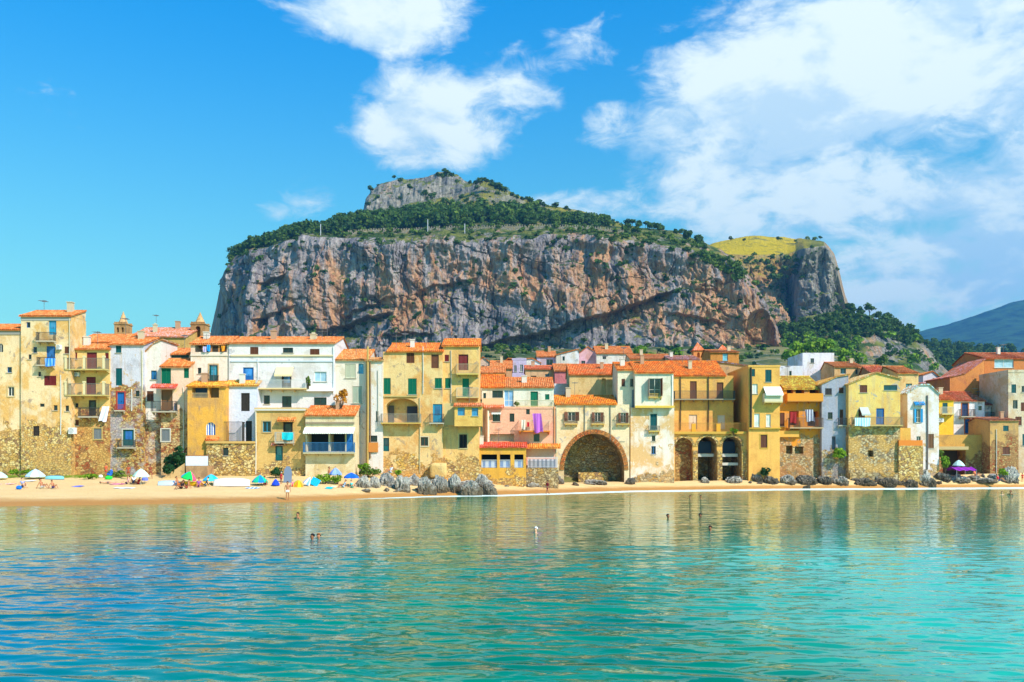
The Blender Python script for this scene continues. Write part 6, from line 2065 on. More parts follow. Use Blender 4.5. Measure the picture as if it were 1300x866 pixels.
# ---- parasols
def parasol(label, x, yt, yb, w_px, cols, yfoot=None, tilt=(0, 0), pole=(214, 214, 210)):
    foot = ray_beach(x, yfoot or yb + 9)
    Y = foot[1]
    k = Y / F
    r = w_px * k / 2
    zt, ze = PZ(yt, Y), PZ(yb, Y)
    top = zt - foot[2]
    e = empty('parasol', foot)
    tag(e, label, 'parasol', 'parasols on the sand')
    drop = max(zt - ze, .18)
    n = 8
    mb = MB()
    for g in range(n):
        a0, a1 = 2 * pi * g / n, 2 * pi * (g + 1) / n
        am = (a0 + a1) / 2
        P = []
        for t in (0.02, .35, .7, 1.0):
            z = top - drop * t ** 1.5
            P.append([(r * t * cos(a0), r * t * sin(a0), z), (r * t * .975 * cos(am), r * t * .975 * sin(am), z - .03 * t), (r * t * cos(a1), r * t * sin(a1), z)])
        P.append([(x_, y_, z_ - .12) for x_, y_, z_ in P[-1]])
        vs = [v for row in P for v in row]
        fs = [(i * 3 + j, i * 3 + j + 1, i * 3 + j + 4, i * 3 + j + 3) for i in range(4) for j in range(2)]
        mb.add(vs, fs, g % len(cols))
    c = mb.build('canopy', [cloth(c_) for c_ in cols], e)
    mb = MB().tube([(0, 0, -.2), (0, 0, top + .06)], .022, 6)
    for g in range(n):
        a0 = 2 * pi * g / n
        mb.tube([(0, 0, top - drop * .9 - .25), (r * .55 * cos(a0), r * .55 * sin(a0), top - drop * .45)], .008, 4)
    mb.build('pole', paint(pole, .4), e)
    e.rotation_euler = (R(tilt[0]), R(tilt[1]), rng.uniform(0, 1))
    return e


parasol('pale blue and white parasol low on the sand at the far left', 45, 595.5, 604, 24, [(176, 206, 236), (220, 232, 244)], 608)
parasol('pale aqua parasol cut by the left edge of the picture', 0, 599, 605, 18, [(190, 230, 230)], 609)
parasol('small deep blue parasol on the bank by the orange dressed person', 139, 595.5, 602, 9, [(30, 110, 220)], 607, (0, 14))
parasol('pale mint parasol with a white pole standing by the stone house', 179, 595, 604, 20, [(186, 220, 206), (206, 232, 220)], 615.5)
parasol('small violet blue parasol half hidden behind the mint one', 184, 603, 608.5, 8, [(110, 120, 210)], 613)
parasol('blue, green and pink parasol tilted near the yellow kayak', 237, 597.5, 606, 19, [(40, 180, 210), (20, 190, 90), (20, 190, 90), (226, 90, 120)], 617, (6, 16))
parasol('bright cyan parasol beside the white upturned boat', 268, 602, 609, 21, [(30, 180, 226), (70, 206, 236)], 615)
parasol('blue and green parasol right of the white upturned boat', 330, 603, 611, 20, [(20, 130, 220), (20, 190, 150)], 616)
parasol('small royal blue parasol lying low near the flagstone', 350, 608, 614.5, 10, [(30, 70, 210)], 617)
parasol('yellow parasol with orange panels tipped over towards the water', 378, 607, 616, 14, [(240, 206, 40), (226, 150, 40)], 618, (38, 10))
parasol('pale blue and white striped parasol tipped sideways beside the yellow one', 387.5, 604, 613, 9, [(120, 170, 230), (230, 236, 244)], 617, (0, 30))
parasol('periwinkle blue parasol in front of the restaurant wall', 426, 594, 601.5, 16, [(120, 150, 226), (150, 176, 236)], 613)
parasol('royal blue parasol beside the first pale boulders', 446, 600, 605.5, 19, [(20, 90, 206), (30, 110, 220)], 618)
parasol('pale mint parasol above the purple canopy at the right', 1217, 584, 590.5, 15, [(190, 226, 220)], 603, pole=(120, 120, 120))


# ---- purple canopy at the right
def canopy_tent():
    Y = 123.2
    z = PZ(603, Y)
    e = empty('sun_canopy', (PX(1220, Y), Y, z))
    tag(e, 'low purple sun canopy on poles below the ochre retaining wall', 'canopy')
    k = Y / F
    w, d = 13 * k, 1.6
    t = PZ(592.5, Y) - z
    mb = MB()
    n = 14
    vs = [(-w + 2 * w * i / n, -d + 2 * d * j / 4, t - .45 * abs(j - 2) / 2 - .12 * sin(pi * 3 * i / n) ** 2) for j in range(5) for i in range(n + 1)]
    mb.add(vs, [(j * (n + 1) + i, j * (n + 1) + i + 1, (j + 1) * (n + 1) + i + 1, (j + 1) * (n + 1) + i) for j in range(4) for i in range(n)])
    mb.build('canopy', cloth((146, 40, 170)), e)
    for sx in (-1, 1):
        for sy in (-1, 1):
            MB().tube([(sx * w * .95, sy * d * .95, -.5), (sx * w * .95, sy * d * .95, t - .42)], .03, 5).build('pole', paint((160, 160, 160)), e)


canopy_tent()


# ---- boats
def hull(label, x0, x1, yt, yb, col, name='boat', keel_up=False, trim=(190, 180, 170), rz=0.0, beam=.42, kayak=False):
    p = ray_beach((x0 + x1) / 2, yb)
    k = p[1] / F
    L, Hh = (x1 - x0) * k, (yb - yt) * k
    e = empty(name, p, rz)
    tag(e, label, 'kayak' if kayak else 'boat', 'boats drawn up on the sand')
    ns, nr = 25, 10
    bw = min(L * beam / 2, 1.1)
    vs = []
    for i in range(ns):
        t = i / (ns - 1)
        x = -L / 2 + L * t
        if kayak:
            wd = bw * max(sin(pi * t), .03) ** .7
        else:
            wd = bw * (min(1, max(t, .0) / .12 * .75 + .02) if t < .04 else 1) * (1 - max(0, (t - .45) / .55) ** 2.2) + .02
            if t < .3: wd *= .72 + .28 * (t / .3)
        rise = .22 * Hh * (2 * t - 1) ** 2
        for j in range(nr + 1):
            a = pi * j / nr
            y = -wd * cos(a)
            z = sin(a) ** .75
            z = Hh * z * (1 - .25 * abs(2 * t - 1) ** 3) if keel_up else Hh * (1 - z) * (1 - .1) + rise
            vs.append((x, y, z))
    fs = [(i * (nr + 1) + j, i * (nr + 1) + j + 1, (i + 1) * (nr + 1) + j + 1, (i + 1) * (nr + 1) + j) for i in range(ns - 1) for j in range(nr)]
    mb = MB().add(vs, fs)
    mb.add(vs[:nr + 1], [tuple(range(nr + 1))])
    mb.build('hull', paint(col, .35, .2), e, smooth=True)
    edge = [vs[i * (nr + 1)] for i in range(ns)]
    edge2 = [vs[i * (nr + 1) + nr] for i in range(ns)]
    g = MB().tube(edge, .035, 6)
    g.tube(edge2[::-1], .035, 6)
    g.tube([edge[0], edge2[0]], .035, 6)
    g.build('gunwale', paint(trim, .5), e)
    if keel_up:
        MB().tube([vs[i * (nr + 1) + nr // 2] for i in range(ns)], .03, 5).build('keel', paint(trim, .5), e)
    else:
        for t in (.3, .62):
            i = int(t * (ns - 1))
            a, b = edge[i], edge2[i]
            MB().box(a[0] - .12, a[0] + .12, a[1] + .03, b[1] - .03, a[2] - .14, a[2] - .1).build('seat', paint((160, 120, 80), .6), e)
    return e


hull('large white boat lying upturned on the sand', 271, 318, 607, 617, (232, 224, 216), 'boat', True, (206, 190, 176), R(-4))
hull('long yellow kayak lying at the foot of the stairs', 231, 264, 611.5, 617, (240, 190, 20), 'kayak', False, (206, 160, 20), 0, .16, True)
hull('pale blue white dinghy beside the stone stairs', 201, 229, 610.5, 616, (190, 210, 230), 'boat', True, (160, 180, 206), R(5))
hull('flat turquoise upturned canoe on the grass at the far left', 58, 81, 604, 608.5, (130, 200, 206), 'canoe', True, (60, 110, 150), R(3), .2, True)
hull('small white skip boat standing at the foot of the yellow house', 950, 958, 597.5, 607, (232, 234, 240), 'boat', False, (200, 200, 206), R(80))


# ---- stairs, leaning slab and low walls
def stairs():
    Y = 98.2
    z0 = PZ(613, Y)
    e = empty('stone_stairs', (PX(207, Y), Y, z0))
    tag(e, 'stone stairs climbing right from the sand to the white panel', 'stairs')
    k = Y / F
    n = 11
    w, hh = 31 * k, 22 * k
    mb = MB()
    for i in range(n):
        mb.box(w * i / n, w, -.7, .7, hh * i / n - .3 * (i == 0), hh * (i + 1) / n)
    mb.build('flight', stone_wall(.5, STONE_Y, 15), e)
    MB().add([(0, -.9, -.2), (w, -.9, -.2), (w, -.9, hh + .25), (0, -.9, .35), (0, -.702, -.2), (w, -.702, -.2), (w, -.702, hh + .25), (0, -.702, .35)],
             [(0, 1, 2, 3), (7, 6, 5, 4), (3, 2, 6, 7), (0, 3, 7, 4), (1, 5, 6, 2)]).build('side_wall', plaster(S(206, 176, 120), None, None, .5, None, 44), e)
    b = MB().box(PX(236, 97.2), PX(263, 97.2), 97.2, 99.4, SZ(250, 98) - .3, PZ(591.5, 97.2)).mesh('w')
    o = link('landing_wall', b, plaster(S(176, 146, 104), S(150, 124, 90), None, .5, None, 45))
    tag(o, 'low brown landing wall under the white panel at the top of the stairs', 'wall')
    e = empty('white_panel', (PX(249.5, 97.25), 97.3, PZ(591.5, 97.2)))
    tag(e, 'white panel fence on the landing at the foot of the curved ochre house', 'fence')
    hw, ph = 14 * 97.2 / F, 12.5 * 97.2 / F
    MB().box(-hw, hw, 0, .05, .02, ph).build('panel', cloth((214, 220, 232)), e)
    for xx in (-hw, 0, hw):
        MB().box(xx - .04, xx + .04, .051, .12, 0, ph + .05).build('post', paint((130, 130, 130)), e)
    MB().box(-hw, hw, -.02, .07, ph, ph + .06).build('rail', paint((170, 110, 80)), e)


stairs()
p = ray_beach(365, 613)
mb = MB()
k = p[1] / F
mb.add([(x * k, y, z * k) for y in (-.06, .06) for x, z in ((-5, -1), (5, -1), (5.2, 12), (4, 18), (1.5, 21), (-2, 21), (-4.4, 17), (-5, 10))],
       [tuple(range(8)), tuple(range(15, 7, -1))] + [(i, i + 8, (i + 1) % 8 + 8, (i + 1) % 8) for i in range(8)])
o = mb.build('flagstone', paint((120, 134, 156), .8, .3), None, p)
o.rotation_euler = (R(-8), 0, 0)
tag(o, 'tall blue grey flagstone leaning upright by the square stone house', 'slab')


def towel(label, x, y, w_px, d, cols, rz=0.0):
    p = ray_beach(x, y)
    k = p[1] / F
    w = w_px * k
    n, m = 12, 6
    mb = MB()
    for s_ in (0, .03):
        pass
    vs = []
    for j in range(m + 1):
        for i in range(n + 1):
            xx, yy = -w / 2 + w * i / n, -d / 2 + d * j / m
            vs.append((xx, yy, SZ(x + xx / k, p[1] + yy) - p[2] + .05 + .02 * sin(5 * xx + 3 * yy)))
    nv = len(vs)
    fs = [(j * (n + 1) + i, j * (n + 1) + i + 1, (j + 1) * (n + 1) + i + 1, (j + 1) * (n + 1) + i) for j in range(m) for i in range(n)]
    mb.add(vs, fs)
    o = mb.build('beach_towel', cloth(cols[0], cols[1] if len(cols) > 1 else None, .4), None, p)
    o.rotation_euler = (0, 0, rz)
    tag(o, label, 'towel', 'towels on the sand')


towel('blue towel alone on the open sand at the left', 99, 618, 12, 1.0, [(90, 110, 220)])
towel('pale aqua towel in front of the mint parasol', 158, 620, 24, 1.0, [(206, 230, 232), (240, 244, 244)])
towel('blue and white striped towel below the blue and green parasol', 321, 620, 17, 1.0, [(80, 150, 220), (230, 236, 240)])
towel('red towel at the left edge of the sand', 9, 615, 18, 1.2, [(226, 110, 90), (240, 226, 210)])
towel('white towel behind the two people sitting at the left', 38, 611, 14, 1.0, [(236, 236, 230)])
towel('pink towel under the person lying by the mint parasol', 150, 615, 18, 1.1, [(226, 130, 170)])
towel('turquoise towel near the lime green shrub', 418, 620, 9, 1.0, [(20, 190, 200)])
towel('pale yellow towel between the boulders and the turquoise towel', 424, 618.5, 7, .9, [(244, 232, 180)])


# ---- people
def skin_mesh(name, joints, edges, roots, sub=1):
    names = list(joints)
    idx = {n: i for i, n in enumerate(names)}
    me = bpy.data.meshes.new(name)
    me.from_pydata([joints[n][0] for n in names], [(idx[a], idx[b]) for a, b in edges], [])
    ob = bpy.data.objects.new('tmp', me)
    COL.objects.link(ob)
    ob.modifiers.new('skin', 'SKIN').use_smooth_shade = True
    sv = me.skin_vertices[0].data
    for n in names:
        r = joints[n][1]
        sv[idx[n]].radius = (r, r)
        sv[idx[n]].use_root = n in roots
    s = ob.modifiers.new('sub', 'SUBSURF')
    s.levels = s.render_levels = sub
    dg = bpy.context.evaluated_depsgraph_get()
    out = bpy.data.meshes.new_from_object(ob.evaluated_get(dg))
    out.name = name
    bpy.data.objects.remove(ob)
    out.polygons.foreach_set('use_smooth', [True] * len(out.polygons))
    out.materials.clear()
    return out


def pose(kind):
    J = {'pelvis': ((0, 0, .93), .125), 'waist': ((0, 0, 1.1), .105), 'chest': ((0, 0, 1.3), .13), 'neck': ((0, 0, 1.46), .05), 'jaw': ((0, -.015, 1.54), .075), 'head': ((0, 0, 1.63), .098), 'crown': ((0, .01, 1.69), .07), 'nose': ((0, -.125, 1.585), .014)}
    for s, sx in (('l', 1), ('r', -1)):
        J['hip' + s] = ((.09 * sx, 0, .86), .088)
        J['knee' + s] = ((.1 * sx, -.02, .48), .056)
        J['ankle' + s] = ((.1 * sx, .02, .08), .038)
        J['toe' + s] = ((.12 * sx, -.15, .03), .03)
        J['sho' + s] = ((.185 * sx, 0, 1.385), .052)
        J['elb' + s] = ((.24 * sx, .03, 1.11), .04)
        J['wri' + s] = ((.255 * sx, -.03, .87), .027)
        J['palm' + s] = ((.26 * sx, -.045, .80), .033)
    def mv(d):
        for k, v in d.items():
            J[k] = (v, J[k][1])
    if kind == 'walk':
        mv({'kneel': (.1, -.2, .5), 'anklel': (.1, -.26, .1), 'toel': (.11, -.42, .07), 'kneer': (-.1, .1, .48), 'ankler': (-.1, .34, .14), 'toer': (-.11, .22, .03), 'elbl': (.25, .12, 1.12), 'wril': (.26, .16, .89), 'palml': (.26, .15, .82), 'elbr': (-.25, -.08, 1.12), 'wrir': (-.25, -.24, .93), 'palmr': (-.25, -.3, .88)})
    if kind == 'sit':
        dz = -.78
        for k in ('pelvis', 'waist', 'chest', 'neck', 'jaw', 'head', 'crown', 'nose', 'shol', 'shor'):
            (x, y, z), r = J[k]
            J[k] = ((x, y + (z - .93) * .25, z + dz), r)
        mv({'hipl': (.09, -.08, .12), 'hipr': (-.09, -.08, .12), 'kneel': (.15, -.46, .46), 'kneer': (-.15, -.46, .46), 'anklel': (.13, -.74, .07), 'ankler': (-.13, -.74, .07), 'toel': (.13, -.9, .04), 'toer': (-.13, -.9, .04),
            'elbl': (.28, .16, .37), 'elbr': (-.28, .16, .37), 'wril': (.3, .3, .12), 'wrir': (-.3, .3, .12), 'palml': (.31, .33, .06), 'palmr': (-.31, .33, .06)})
    if kind == 'swim':
        mv({'elbl': (.42, -.16, 1.2), 'elbr': (-.42, -.16, 1.2), 'wril': (.45, -.4, 1.14), 'wrir': (-.45, -.4, 1.14), 'palml': (.46, -.47, 1.13), 'palmr': (-.46, -.47, 1.13)})
    return J


BONES = [('pelvis', 'waist'), ('waist', 'chest'), ('chest', 'neck'), ('neck', 'jaw'), ('jaw', 'head'), ('head', 'crown'), ('jaw', 'nose')]
for s_ in 'lr':
    BONES += [('pelvis', 'hip' + s_), ('hip' + s_, 'knee' + s_), ('knee' + s_, 'ankle' + s_), ('ankle' + s_, 'toe' + s_), ('chest', 'sho' + s_), ('sho' + s_, 'elb' + s_), ('elb' + s_, 'wri' + s_), ('wri' + s_, 'palm' + s_)]
_pm = {}


def body_meshes(kind):
    if kind in _pm: return _pm[kind]
    J = pose(kind)
    E = list(BONES)
    roots = ['pelvis']
    for s in 'lr':
        w, p = np.array(J['wri' + s][0]), np.array(J['palm' + s][0])
        d = (p - w) / np.linalg.norm(p - w)
        side = np.cross(d, (1, 0, 0) if kind == 'swim' else (0, 1, 0) if abs(d[1]) < .8 else (0, 0, 1))
        side = np.array((1, 0, 0)) if kind in ('swim', 'walk') else np.array((0, 1, 0)) if kind != 'sit' else np.array((1, 0, 0))
        for i, (o, L) in enumerate(((-.024, .075), (-.008, .085), (.009, .08), (.024, .062))):
            a = p + side * o
            b_ = a + d * (.03 + L * .5)
            c = a + d * (.03 + L) + np.array((0, -.012, 0))
            for n_, q_, r_ in (('a', a, .011), ('b', b_, .0095), ('c', c, .008)):
                J[f'f{s}{i}{n_}'] = (tuple(q_), r_)
            E += [(f'f{s}{i}a', f'f{s}{i}b'), (f'f{s}{i}b', f'f{s}{i}c')]
            roots.append(f'f{s}{i}a')
        a = w + d * .03 - side * .02
        J[f't{s}a'], J[f't{s}b'], J[f't{s}c'] = (tuple(a), .012), (tuple(a + d * .035 - side * .03), .0105), (tuple(a + d * .07 - side * .036), .009)
        E += [(f't{s}a', f't{s}b'), (f't{s}b', f't{s}c')]
        roots.append(f't{s}a')
    body = skin_mesh('body', J, E, roots)
    J0 = pose(kind)
    sh = {k: (J0[k][0], J0[k][1] * 1.16) for k in ('pelvis', 'hipl', 'hipr')}
    for s in 'lr':
        h, kn = np.array(J0['hip' + s][0]), np.array(J0['knee' + s][0])
        sh['th' + s] = (tuple(h + (kn - h) * .5), .09)
    sh['wst'] = (tuple(np.array(J0['pelvis'][0]) * .6 + np.array(J0['waist'][0]) * .4), .128)
    shorts = skin_mesh('shorts', sh, [('pelvis', 'wst'), ('pelvis', 'hipl'), ('pelvis', 'hipr'), ('hipl', 'thl'), ('hipr', 'thr')], ['pelvis'])
    tp = {k: (J0[k][0], J0[k][1] * 1.17) for k in ('waist', 'chest', 'shol', 'shor')}
    ch, nk = np.array(J0['chest'][0]), np.array(J0['neck'][0])
    tp['up'] = (tuple(ch + (nk - ch) * .55), .085)
    tp['low'] = (tuple(np.array(J0['pelvis'][0]) * .5 + np.array(J0['waist'][0]) * .5), .135)
    for s in 'lr':
        a, b_ = np.array(J0['sho' + s][0]), np.array(J0['elb' + s][0])
        tp['arm' + s] = (tuple(a + (b_ - a) * .45), .06)
    top = skin_mesh('shirt', tp, [('low', 'waist'), ('waist', 'chest'), ('chest', 'up'), ('chest', 'shol'), ('chest', 'shor'), ('shol', 'arml'), ('shor', 'armr')], ['chest'])
    hd = np.array(J0['head'][0])
    v, f = ico(3)
    keep = v[:, 2] + v[:, 1] * .75 > -.12
    v2 = v * np.array((.112, .118, .118)) + hd + np.array((0, .012, .018))
    mb = MB().add([tuple(a) for a in v2], [q for q in f if all(keep[i] for i in q)])
    hair = mb.mesh('hair', True)
    eye = MB()
    v1, f1 = ico(1)
    eyes = []
    for sx in (-1, 1):
        eyes.append(MB().add([tuple(a * .014 + hd + np.array((sx * .035, -.098, -.015))) for a in v1], f1).mesh('eye', True))
    _pm[kind] = (body, shorts, top, hair, eyes)
    return _pm[kind]


def cp(me, m):
    o = me.copy()
    o.materials.clear()
    o.materials.append(m)
    return o


SKIN = [(206, 150, 116), (186, 122, 86), (224, 172, 138), (150, 96, 68)]


def person(label, x, y, kind, skin=0, shorts=None, top=None, hair=(60, 40, 30), rz=0.0, at=None, lie=False, scale=1.0, group='people on the beach'):
    p = at or ray_beach(x, y)
    e = empty('person', p, rz)
    e.scale = (scale,) * 3
    tag(e, label, 'person', group)
    b, sh, tp, hr, eyes = body_meshes(kind)
    sk = paint(SKIN[skin], .55, .05)
    link('body', cp(b, sk), None, e)
    if shorts: link('shorts', cp(sh, cloth(shorts)), None, e)
    if top: link('shirt', cp(tp, cloth(top)), None, e)
    link('hair', cp(hr, paint(hair, .6, .1)), None, e)
    for ey in eyes:
        link('eye', cp(ey, paint((30, 24, 20), .3, 0)), None, e)
    if lie:
        e.location.z += .14
        e.rotation_euler = (R(-88), 0, rz)
    return e


person('person in white shorts standing at the water edge in the middle of the beach', 365, 635, 'stand', 1, (236, 236, 244), None, rz=R(20))
e = person('person in a dark red swimsuit wading in front of the veranda', 695, 631, 'walk', 3, (120, 30, 40), (130, 30, 40), rz=R(-60), at=(PX(695, 100), 100, -.18))
person('person in a grey blue shirt sitting on the sand by a blue bag', 29, 619, 'sit', 2, (60, 70, 120), (140, 150, 190), rz=R(50))
person('bare chested person sitting upright on the sand at the left with legs stretched right', 53, 620, 'sit', 1, (206, 206, 214), None, rz=R(75))
person('person in dark blue trunks reclining beside the bare chested one', 67, 620, 'sit', 1, (50, 60, 150), None, rz=R(60), scale=.85)
person('person in an orange red dress standing on the grassy bank at the left', 134.5, 606.5, 'stand', 1, (226, 80, 50), (236, 110, 70), rz=R(-20), scale=.9)
person('person in rusty brown clothes standing against the wall behind the mint parasol', 163, 609, 'stand', 3, (150, 70, 40), (170, 84, 50), rz=R(10), scale=.95)
person('person in brown standing in the shade right of the mint parasol', 191, 608, 'walk', 3, (130, 60, 40), (140, 70, 46), rz=R(40), scale=.9)
person('person lying on a pink towel in front of the stone house', 148, 614.5, 'stand', 2, (60, 60, 110), None, rz=R(90), lie=True)
person('person in a white shirt sitting left of the mint parasol pole', 170, 614, 'sit', 1, (60, 90, 170), (240, 240, 240), rz=R(20))
person('person in navy and pink lying down left of the white shirted one', 162, 615, 'sit', 2, (30, 30, 60), (226, 170, 190), rz=R(-70), scale=.9)
person('person in red sitting right of the mint parasol pole', 176, 615, 'sit', 1, (206, 30, 50), (206, 30, 50), rz=R(-20), scale=.8)
person('sunbather leaning back on the sand in front of the rainbow parasol', 226, 617, 'sit', 1, (226, 120, 50), None, rz=R(80))
person('person with dark hair sitting under the rainbow parasol', 231, 621, 'sit', 3, (40, 30, 30), (40, 36, 40), hair=(30, 24, 20), rz=R(-30), scale=.95)
person('sunburnt person lying right of the dark haired one', 238, 620.5, 'sit', 1, (150, 40, 40), None, rz=R(-80))
person('person in a purple top sitting in front of the yellow kayak', 252.5, 618.5, 'sit', 1, (130, 60, 150), (150, 80, 160), rz=R(15))
person('person resting in the shade of the cyan parasol', 262, 617.5, 'sit', 2, (40, 80, 100), (60, 70, 90), rz=R(-70))
person('person under the blue and green parasol in maroon', 336, 616, 'sit', 3, (140, 40, 60), (150, 50, 70), rz=R(20))
person('person in a red shirt and white cap standing by the flagstone', 357, 614.5, 'stand', 1, (190, 30, 50), (206, 40, 60), hair=(236, 236, 240), rz=R(-30), scale=.72)
person('child in pink sitting beside the yellow parasol', 371.5, 617.5, 'sit', 2, (226, 90, 120), (226, 120, 150), rz=R(10), scale=.7)
person('bare chested person standing by the periwinkle parasol', 418, 612, 'stand', 1, (60, 110, 190), None, rz=R(70), scale=.95)
person('person in turquoise sitting at the foot of the royal blue parasol', 447, 619.5, 'sit', 2, (30, 180, 180), (40, 190, 190), rz=R(40), scale=.85)
person('person in pale clothes sitting by the first boulders', 456, 616, 'sit', 2, (206, 150, 150), (236, 220, 216), rz=R(-20), scale=.9)
person('person in a light blue shirt sitting in front of the royal blue parasol', 437, 619, 'sit', 1, (150, 190, 230), (170, 206, 240), rz=R(-60), scale=.85)
pb = ray_beach(492, 617)
person('person in white and grey sitting on top of the whitish boulder', 497, 600, 'sit', 1, (190, 200, 214), (232, 234, 240), rz=R(-40), at=(PX(495, pb[1]), pb[1] + .6, PZ(601, pb[1])))
person('person in a red top sitting on the rock shelf at the right', 1267.5, 612, 'sit', 1, (40, 60, 130), (206, 30, 50), rz=R(40), at=(PX(1267.5, 121.6), 121.6, PZ(611, 121.6)), scale=1.05)
person('person in red standing at the right edge of the beach', 1298, 612, 'stand', 1, (206, 40, 40), (214, 40, 40), rz=R(-20), scale=.7)
person('person in an orange top sitting by the purple canopy', 1238, 604, 'sit', 1, (190, 110, 90), (236, 130, 90), rz=R(30), at=(PX(1238, 122.6), 122.6, PZ(604.5, 122.6)))
SW = [(378, 658.5, 'swimmer with wet brown shoulders nearest the beach on the left', 1, (70, 40, 24), 1.32), (396.5, 685, 'dark haired swimmer low in the water in the left group', 3, (20, 18, 18), 1.45), (404.5, 684, 'swimmer beside the dark haired one, facing away', 1, (150, 96, 50), 1.47),
      (680, 677, 'swimmer in a white cap alone in the middle of the bay', 2, (240, 240, 244), 1.4), (848, 658, 'swimmer on the left of the trio off the arches', 3, (26, 22, 22), 1.46), (889, 657.5, 'swimmer at the right of the trio off the arches', 3, (30, 24, 22), 1.45),
      (901.5, 674.5, 'swimmer closest to the camera off the arches', 3, (26, 20, 20), 1.42), (876, 633, 'left one of two swimmers close to the sand off the arches', 1, (40, 28, 24), 1.44), (889.5, 633, 'right one of two swimmers close to the sand off the arches', 1, (36, 24, 20), 1.43),
      (1272, 628, 'pale swimmer near the shore at the far right', 2, (120, 80, 50), 1.38), (1283, 628, 'swimmer with red brown hair near the shore at the far right', 1, (120, 40, 30), 1.3)]
for x, y, lb, sk, hr, sink in SW:
    Y = HC * F / (y - YH)
    person(lb, x, y, 'swim', sk, (40, 60, 120), None, hr, rng.uniform(-1, 1), at=(PX(x, Y), Y, -sink), group='swimmers in the bay')


# ---- bags, balls, washing, wall units
def blob(label, name, cat, x, y, r, col, sq=1.0, group=None):
    p = ray_beach(x, y)
    v, f = ico(3)
    v = v * (1 + .12 * fbm(v[:, 0] * 2, v[:, 1] * 2, v[:, 2] * 2 + x, 2, 3))[:, None]
    me = bpy.data.meshes.new(name)
    me.from_pydata((v * np.array((r, r, r * sq))).tolist(), [], f)
    me.polygons.foreach_set('use_smooth', [True] * len(f))
    o = link(name, me, cloth(col), None, (p[0], p[1], p[2] + r * sq * .85))
    tag(o, label, cat, group)


blob('bright blue beach bag in front of the person in grey blue', 'beach_bag', 'bag', 24, 621.5, .26, (20, 110, 230), .8)
blob('lime green beach tent cushion on the grassy bank', 'cushion', 'cushion', 138, 609, .38, (40, 220, 70), .6)
blob('white bag on the grassy bank left of the orange dressed person', 'beach_bag', 'bag', 128, 607, .22, (236, 230, 230), .9)
blob('red cool bag beside the yellow parasol', 'beach_bag', 'bag', 371, 618, .14, (220, 50, 50), .9)
# air mattress leaning by the shrubs
p = ray_beach(397, 617)
m = MB()
for k in range(5):
    m.tube([(-.36 + k * .18, 0, .02), (-.36 + k * .18, .02, .9)], .1, 8)
o = m.build('air_mattress', cloth((20, 170, 220)), None, (p[0], p[1], p[2] + .05))
o.rotation_euler = (R(-30), R(28), 0)
tag(o, 'cyan ribbed air mattress leaning against the lime green shrub', 'air mattress')


def washing(label, x0, x1, y0, y1, Y, col, stripe=None, skew=0.0, group='washing hung out on the balconies'):
    k = Y / F
    w, h = (x1 - x0) * k, (y1 - y0) * k
    n, m = 14, 12
    r = random.Random(int(x0))
    ph = r.random() * 6
    vs = []
    for off in (0, .025):
        for j in range(m + 1):
            t = j / m
            for i in range(n + 1):
                s = i / n
                vs.append((-w / 2 + w * s + skew * w * t, off + .09 * sin(9 * s + ph + 2 * t) * (.25 + t) - .03, -h * t * (1 + .05 * sin(6 * s + ph))))
    N = (m + 1) * (n + 1)
    q = [(j * (n + 1) + i, j * (n + 1) + i + 1, (j + 1) * (n + 1) + i + 1, (j + 1) * (n + 1) + i) for j in range(m) for i in range(n)]
    o = MB().add(vs, q + [tuple(a + N for a in f) for f in q]).build('washing', cloth(col, stripe, .35), None, (PX((x0 + x1) / 2, Y), Y, PZ(y0, Y)), True)
    tag(o, label, 'washing', group)


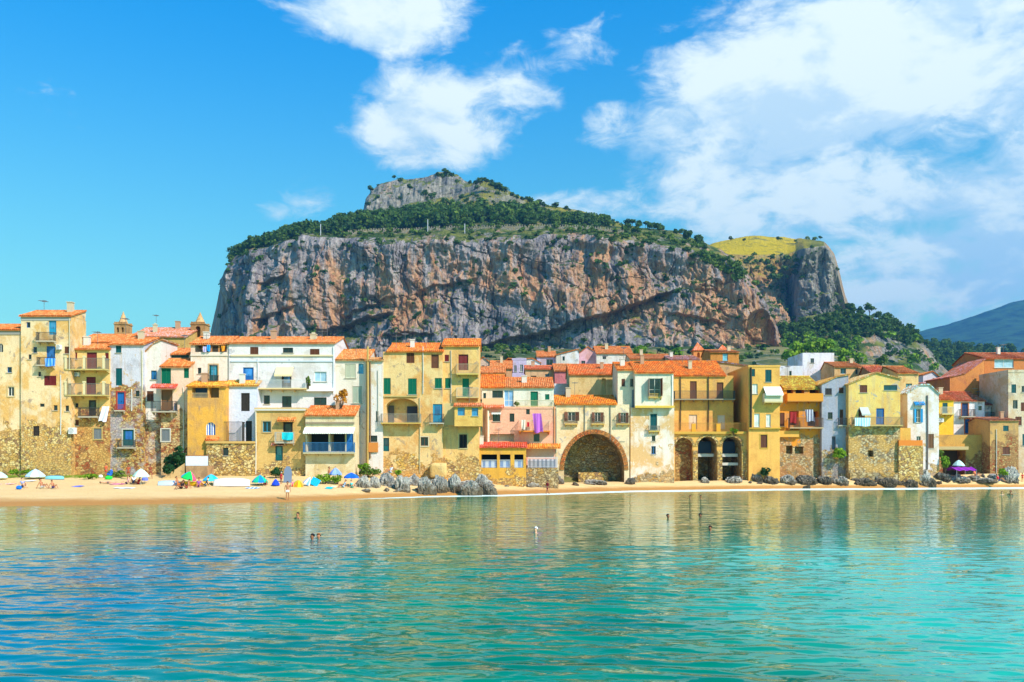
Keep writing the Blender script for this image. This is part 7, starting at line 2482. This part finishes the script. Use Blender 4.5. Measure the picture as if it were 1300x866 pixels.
washing('turquoise cloth over the balcony of the square stone house', 358, 372, 549, 558.5, 99.4, (30, 190, 206))
washing('bright blue cloth over the balcony of the tall cream house', 57, 70.5, 455, 465, 100.05, (40, 130, 240), (120, 180, 246))
washing('white sheet hanging slanted on the yellow balcony house', 130, 139, 516, 535, 101.6, (226, 226, 236), None, -.5)
washing('long purple cloth on the pink house balcony', 676, 687, 525, 549, 106.1, (196, 110, 206), (176, 90, 190), .25)
washing('red cloth beside the purple one on the pink house balcony', 669, 672, 536, 542, 106.1, (214, 50, 60))
washing('pale cloth at the left end of the pink house balcony', 662, 667, 533, 545, 106.1, (220, 206, 190))
washing('row of white sheets on the stone house balcony', 1085, 1105, 530.5, 541, 120.6, (220, 232, 240), (150, 206, 226))
washing('white sheet blown sideways on the orange balcony house', 1022, 1032, 520, 535, 122.2, (206, 206, 220), (90, 90, 120), .2)
washing('dark red cloth on the orange balcony house', 1003, 1011, 523, 537, 122.2, (150, 40, 40))
washing('blue towel on the loggia of the cream and pink house', 263, 267, 437.5, 446, 103.0, (40, 150, 220))
washing('orange towel on the loggia of the cream and pink house', 281, 286, 439, 446, 103.0, (236, 150, 40))
washing('lilac shirt on the loggia of the cream and pink house', 258, 262, 440, 447, 103.0, (190, 180, 220))


def aircon(label, x0, x1, y0, y1, Y):
    k = Y / F
    w, h = (x1 - x0) * k, (y1 - y0) * k
    e = empty('air_conditioner', (PX((x0 + x1) / 2, Y), Y, PZ(y1, Y)))
    tag(e, label, 'air conditioner', 'air conditioners on the house walls')
    MB().box(-w / 2, w / 2, -.32, -.04, 0, h).build('case', paint((226, 228, 228), .5), e)
    m = MB()
    n = 20
    r = h * .38
    for q in (r, r * .66, r * .33):
        m.tube([(-w * .14 + q * cos(2 * pi * i / n), -.33, h / 2 + q * sin(2 * pi * i / n)) for i in range(n + 1)], .012, 4)
    m.build('fan_grille', paint((70, 74, 78)), e)
    for sx in (-.35, .35):
        MB().box(sx * w - .02, sx * w + .02, -.3, .0, -.06, -.002).build('bracket', paint((120, 120, 120)), e)


aircon('white air conditioner on the stone lower wall of the yellow balcony house', 88.5, 98, 543, 551, 101.0)
aircon('white air conditioner beside the blue balcony doors', 73, 79, 438, 444, 101)
aircon('pale air conditioner by the maroon door of the yellow house', 96, 102, 473, 478, 102)
aircon('white air conditioner on the bright yellow house at the right', 1191, 1197, 531, 536, 131)

# ------------------------------------------------------------------ air
def haze():
    mb = MB().box(-3200, 4800, -75, 6500, -4, 900)
    m = bpy.data.materials.new('haze')
    m.use_nodes = True
    t = m.node_tree
    t.nodes.clear()
    q = NT(t)
    v = q.n('ShaderNodeVolumePrincipled', {'Color': (0.14, 0.48, 1.0), 'Density': 0.00012, 'Anisotropy': 0.2})
    o = q.n('ShaderNodeOutputMaterial', {'Volume': v.outputs[0]})
    tag(mb.build('haze', m), kind='stuff')


haze()
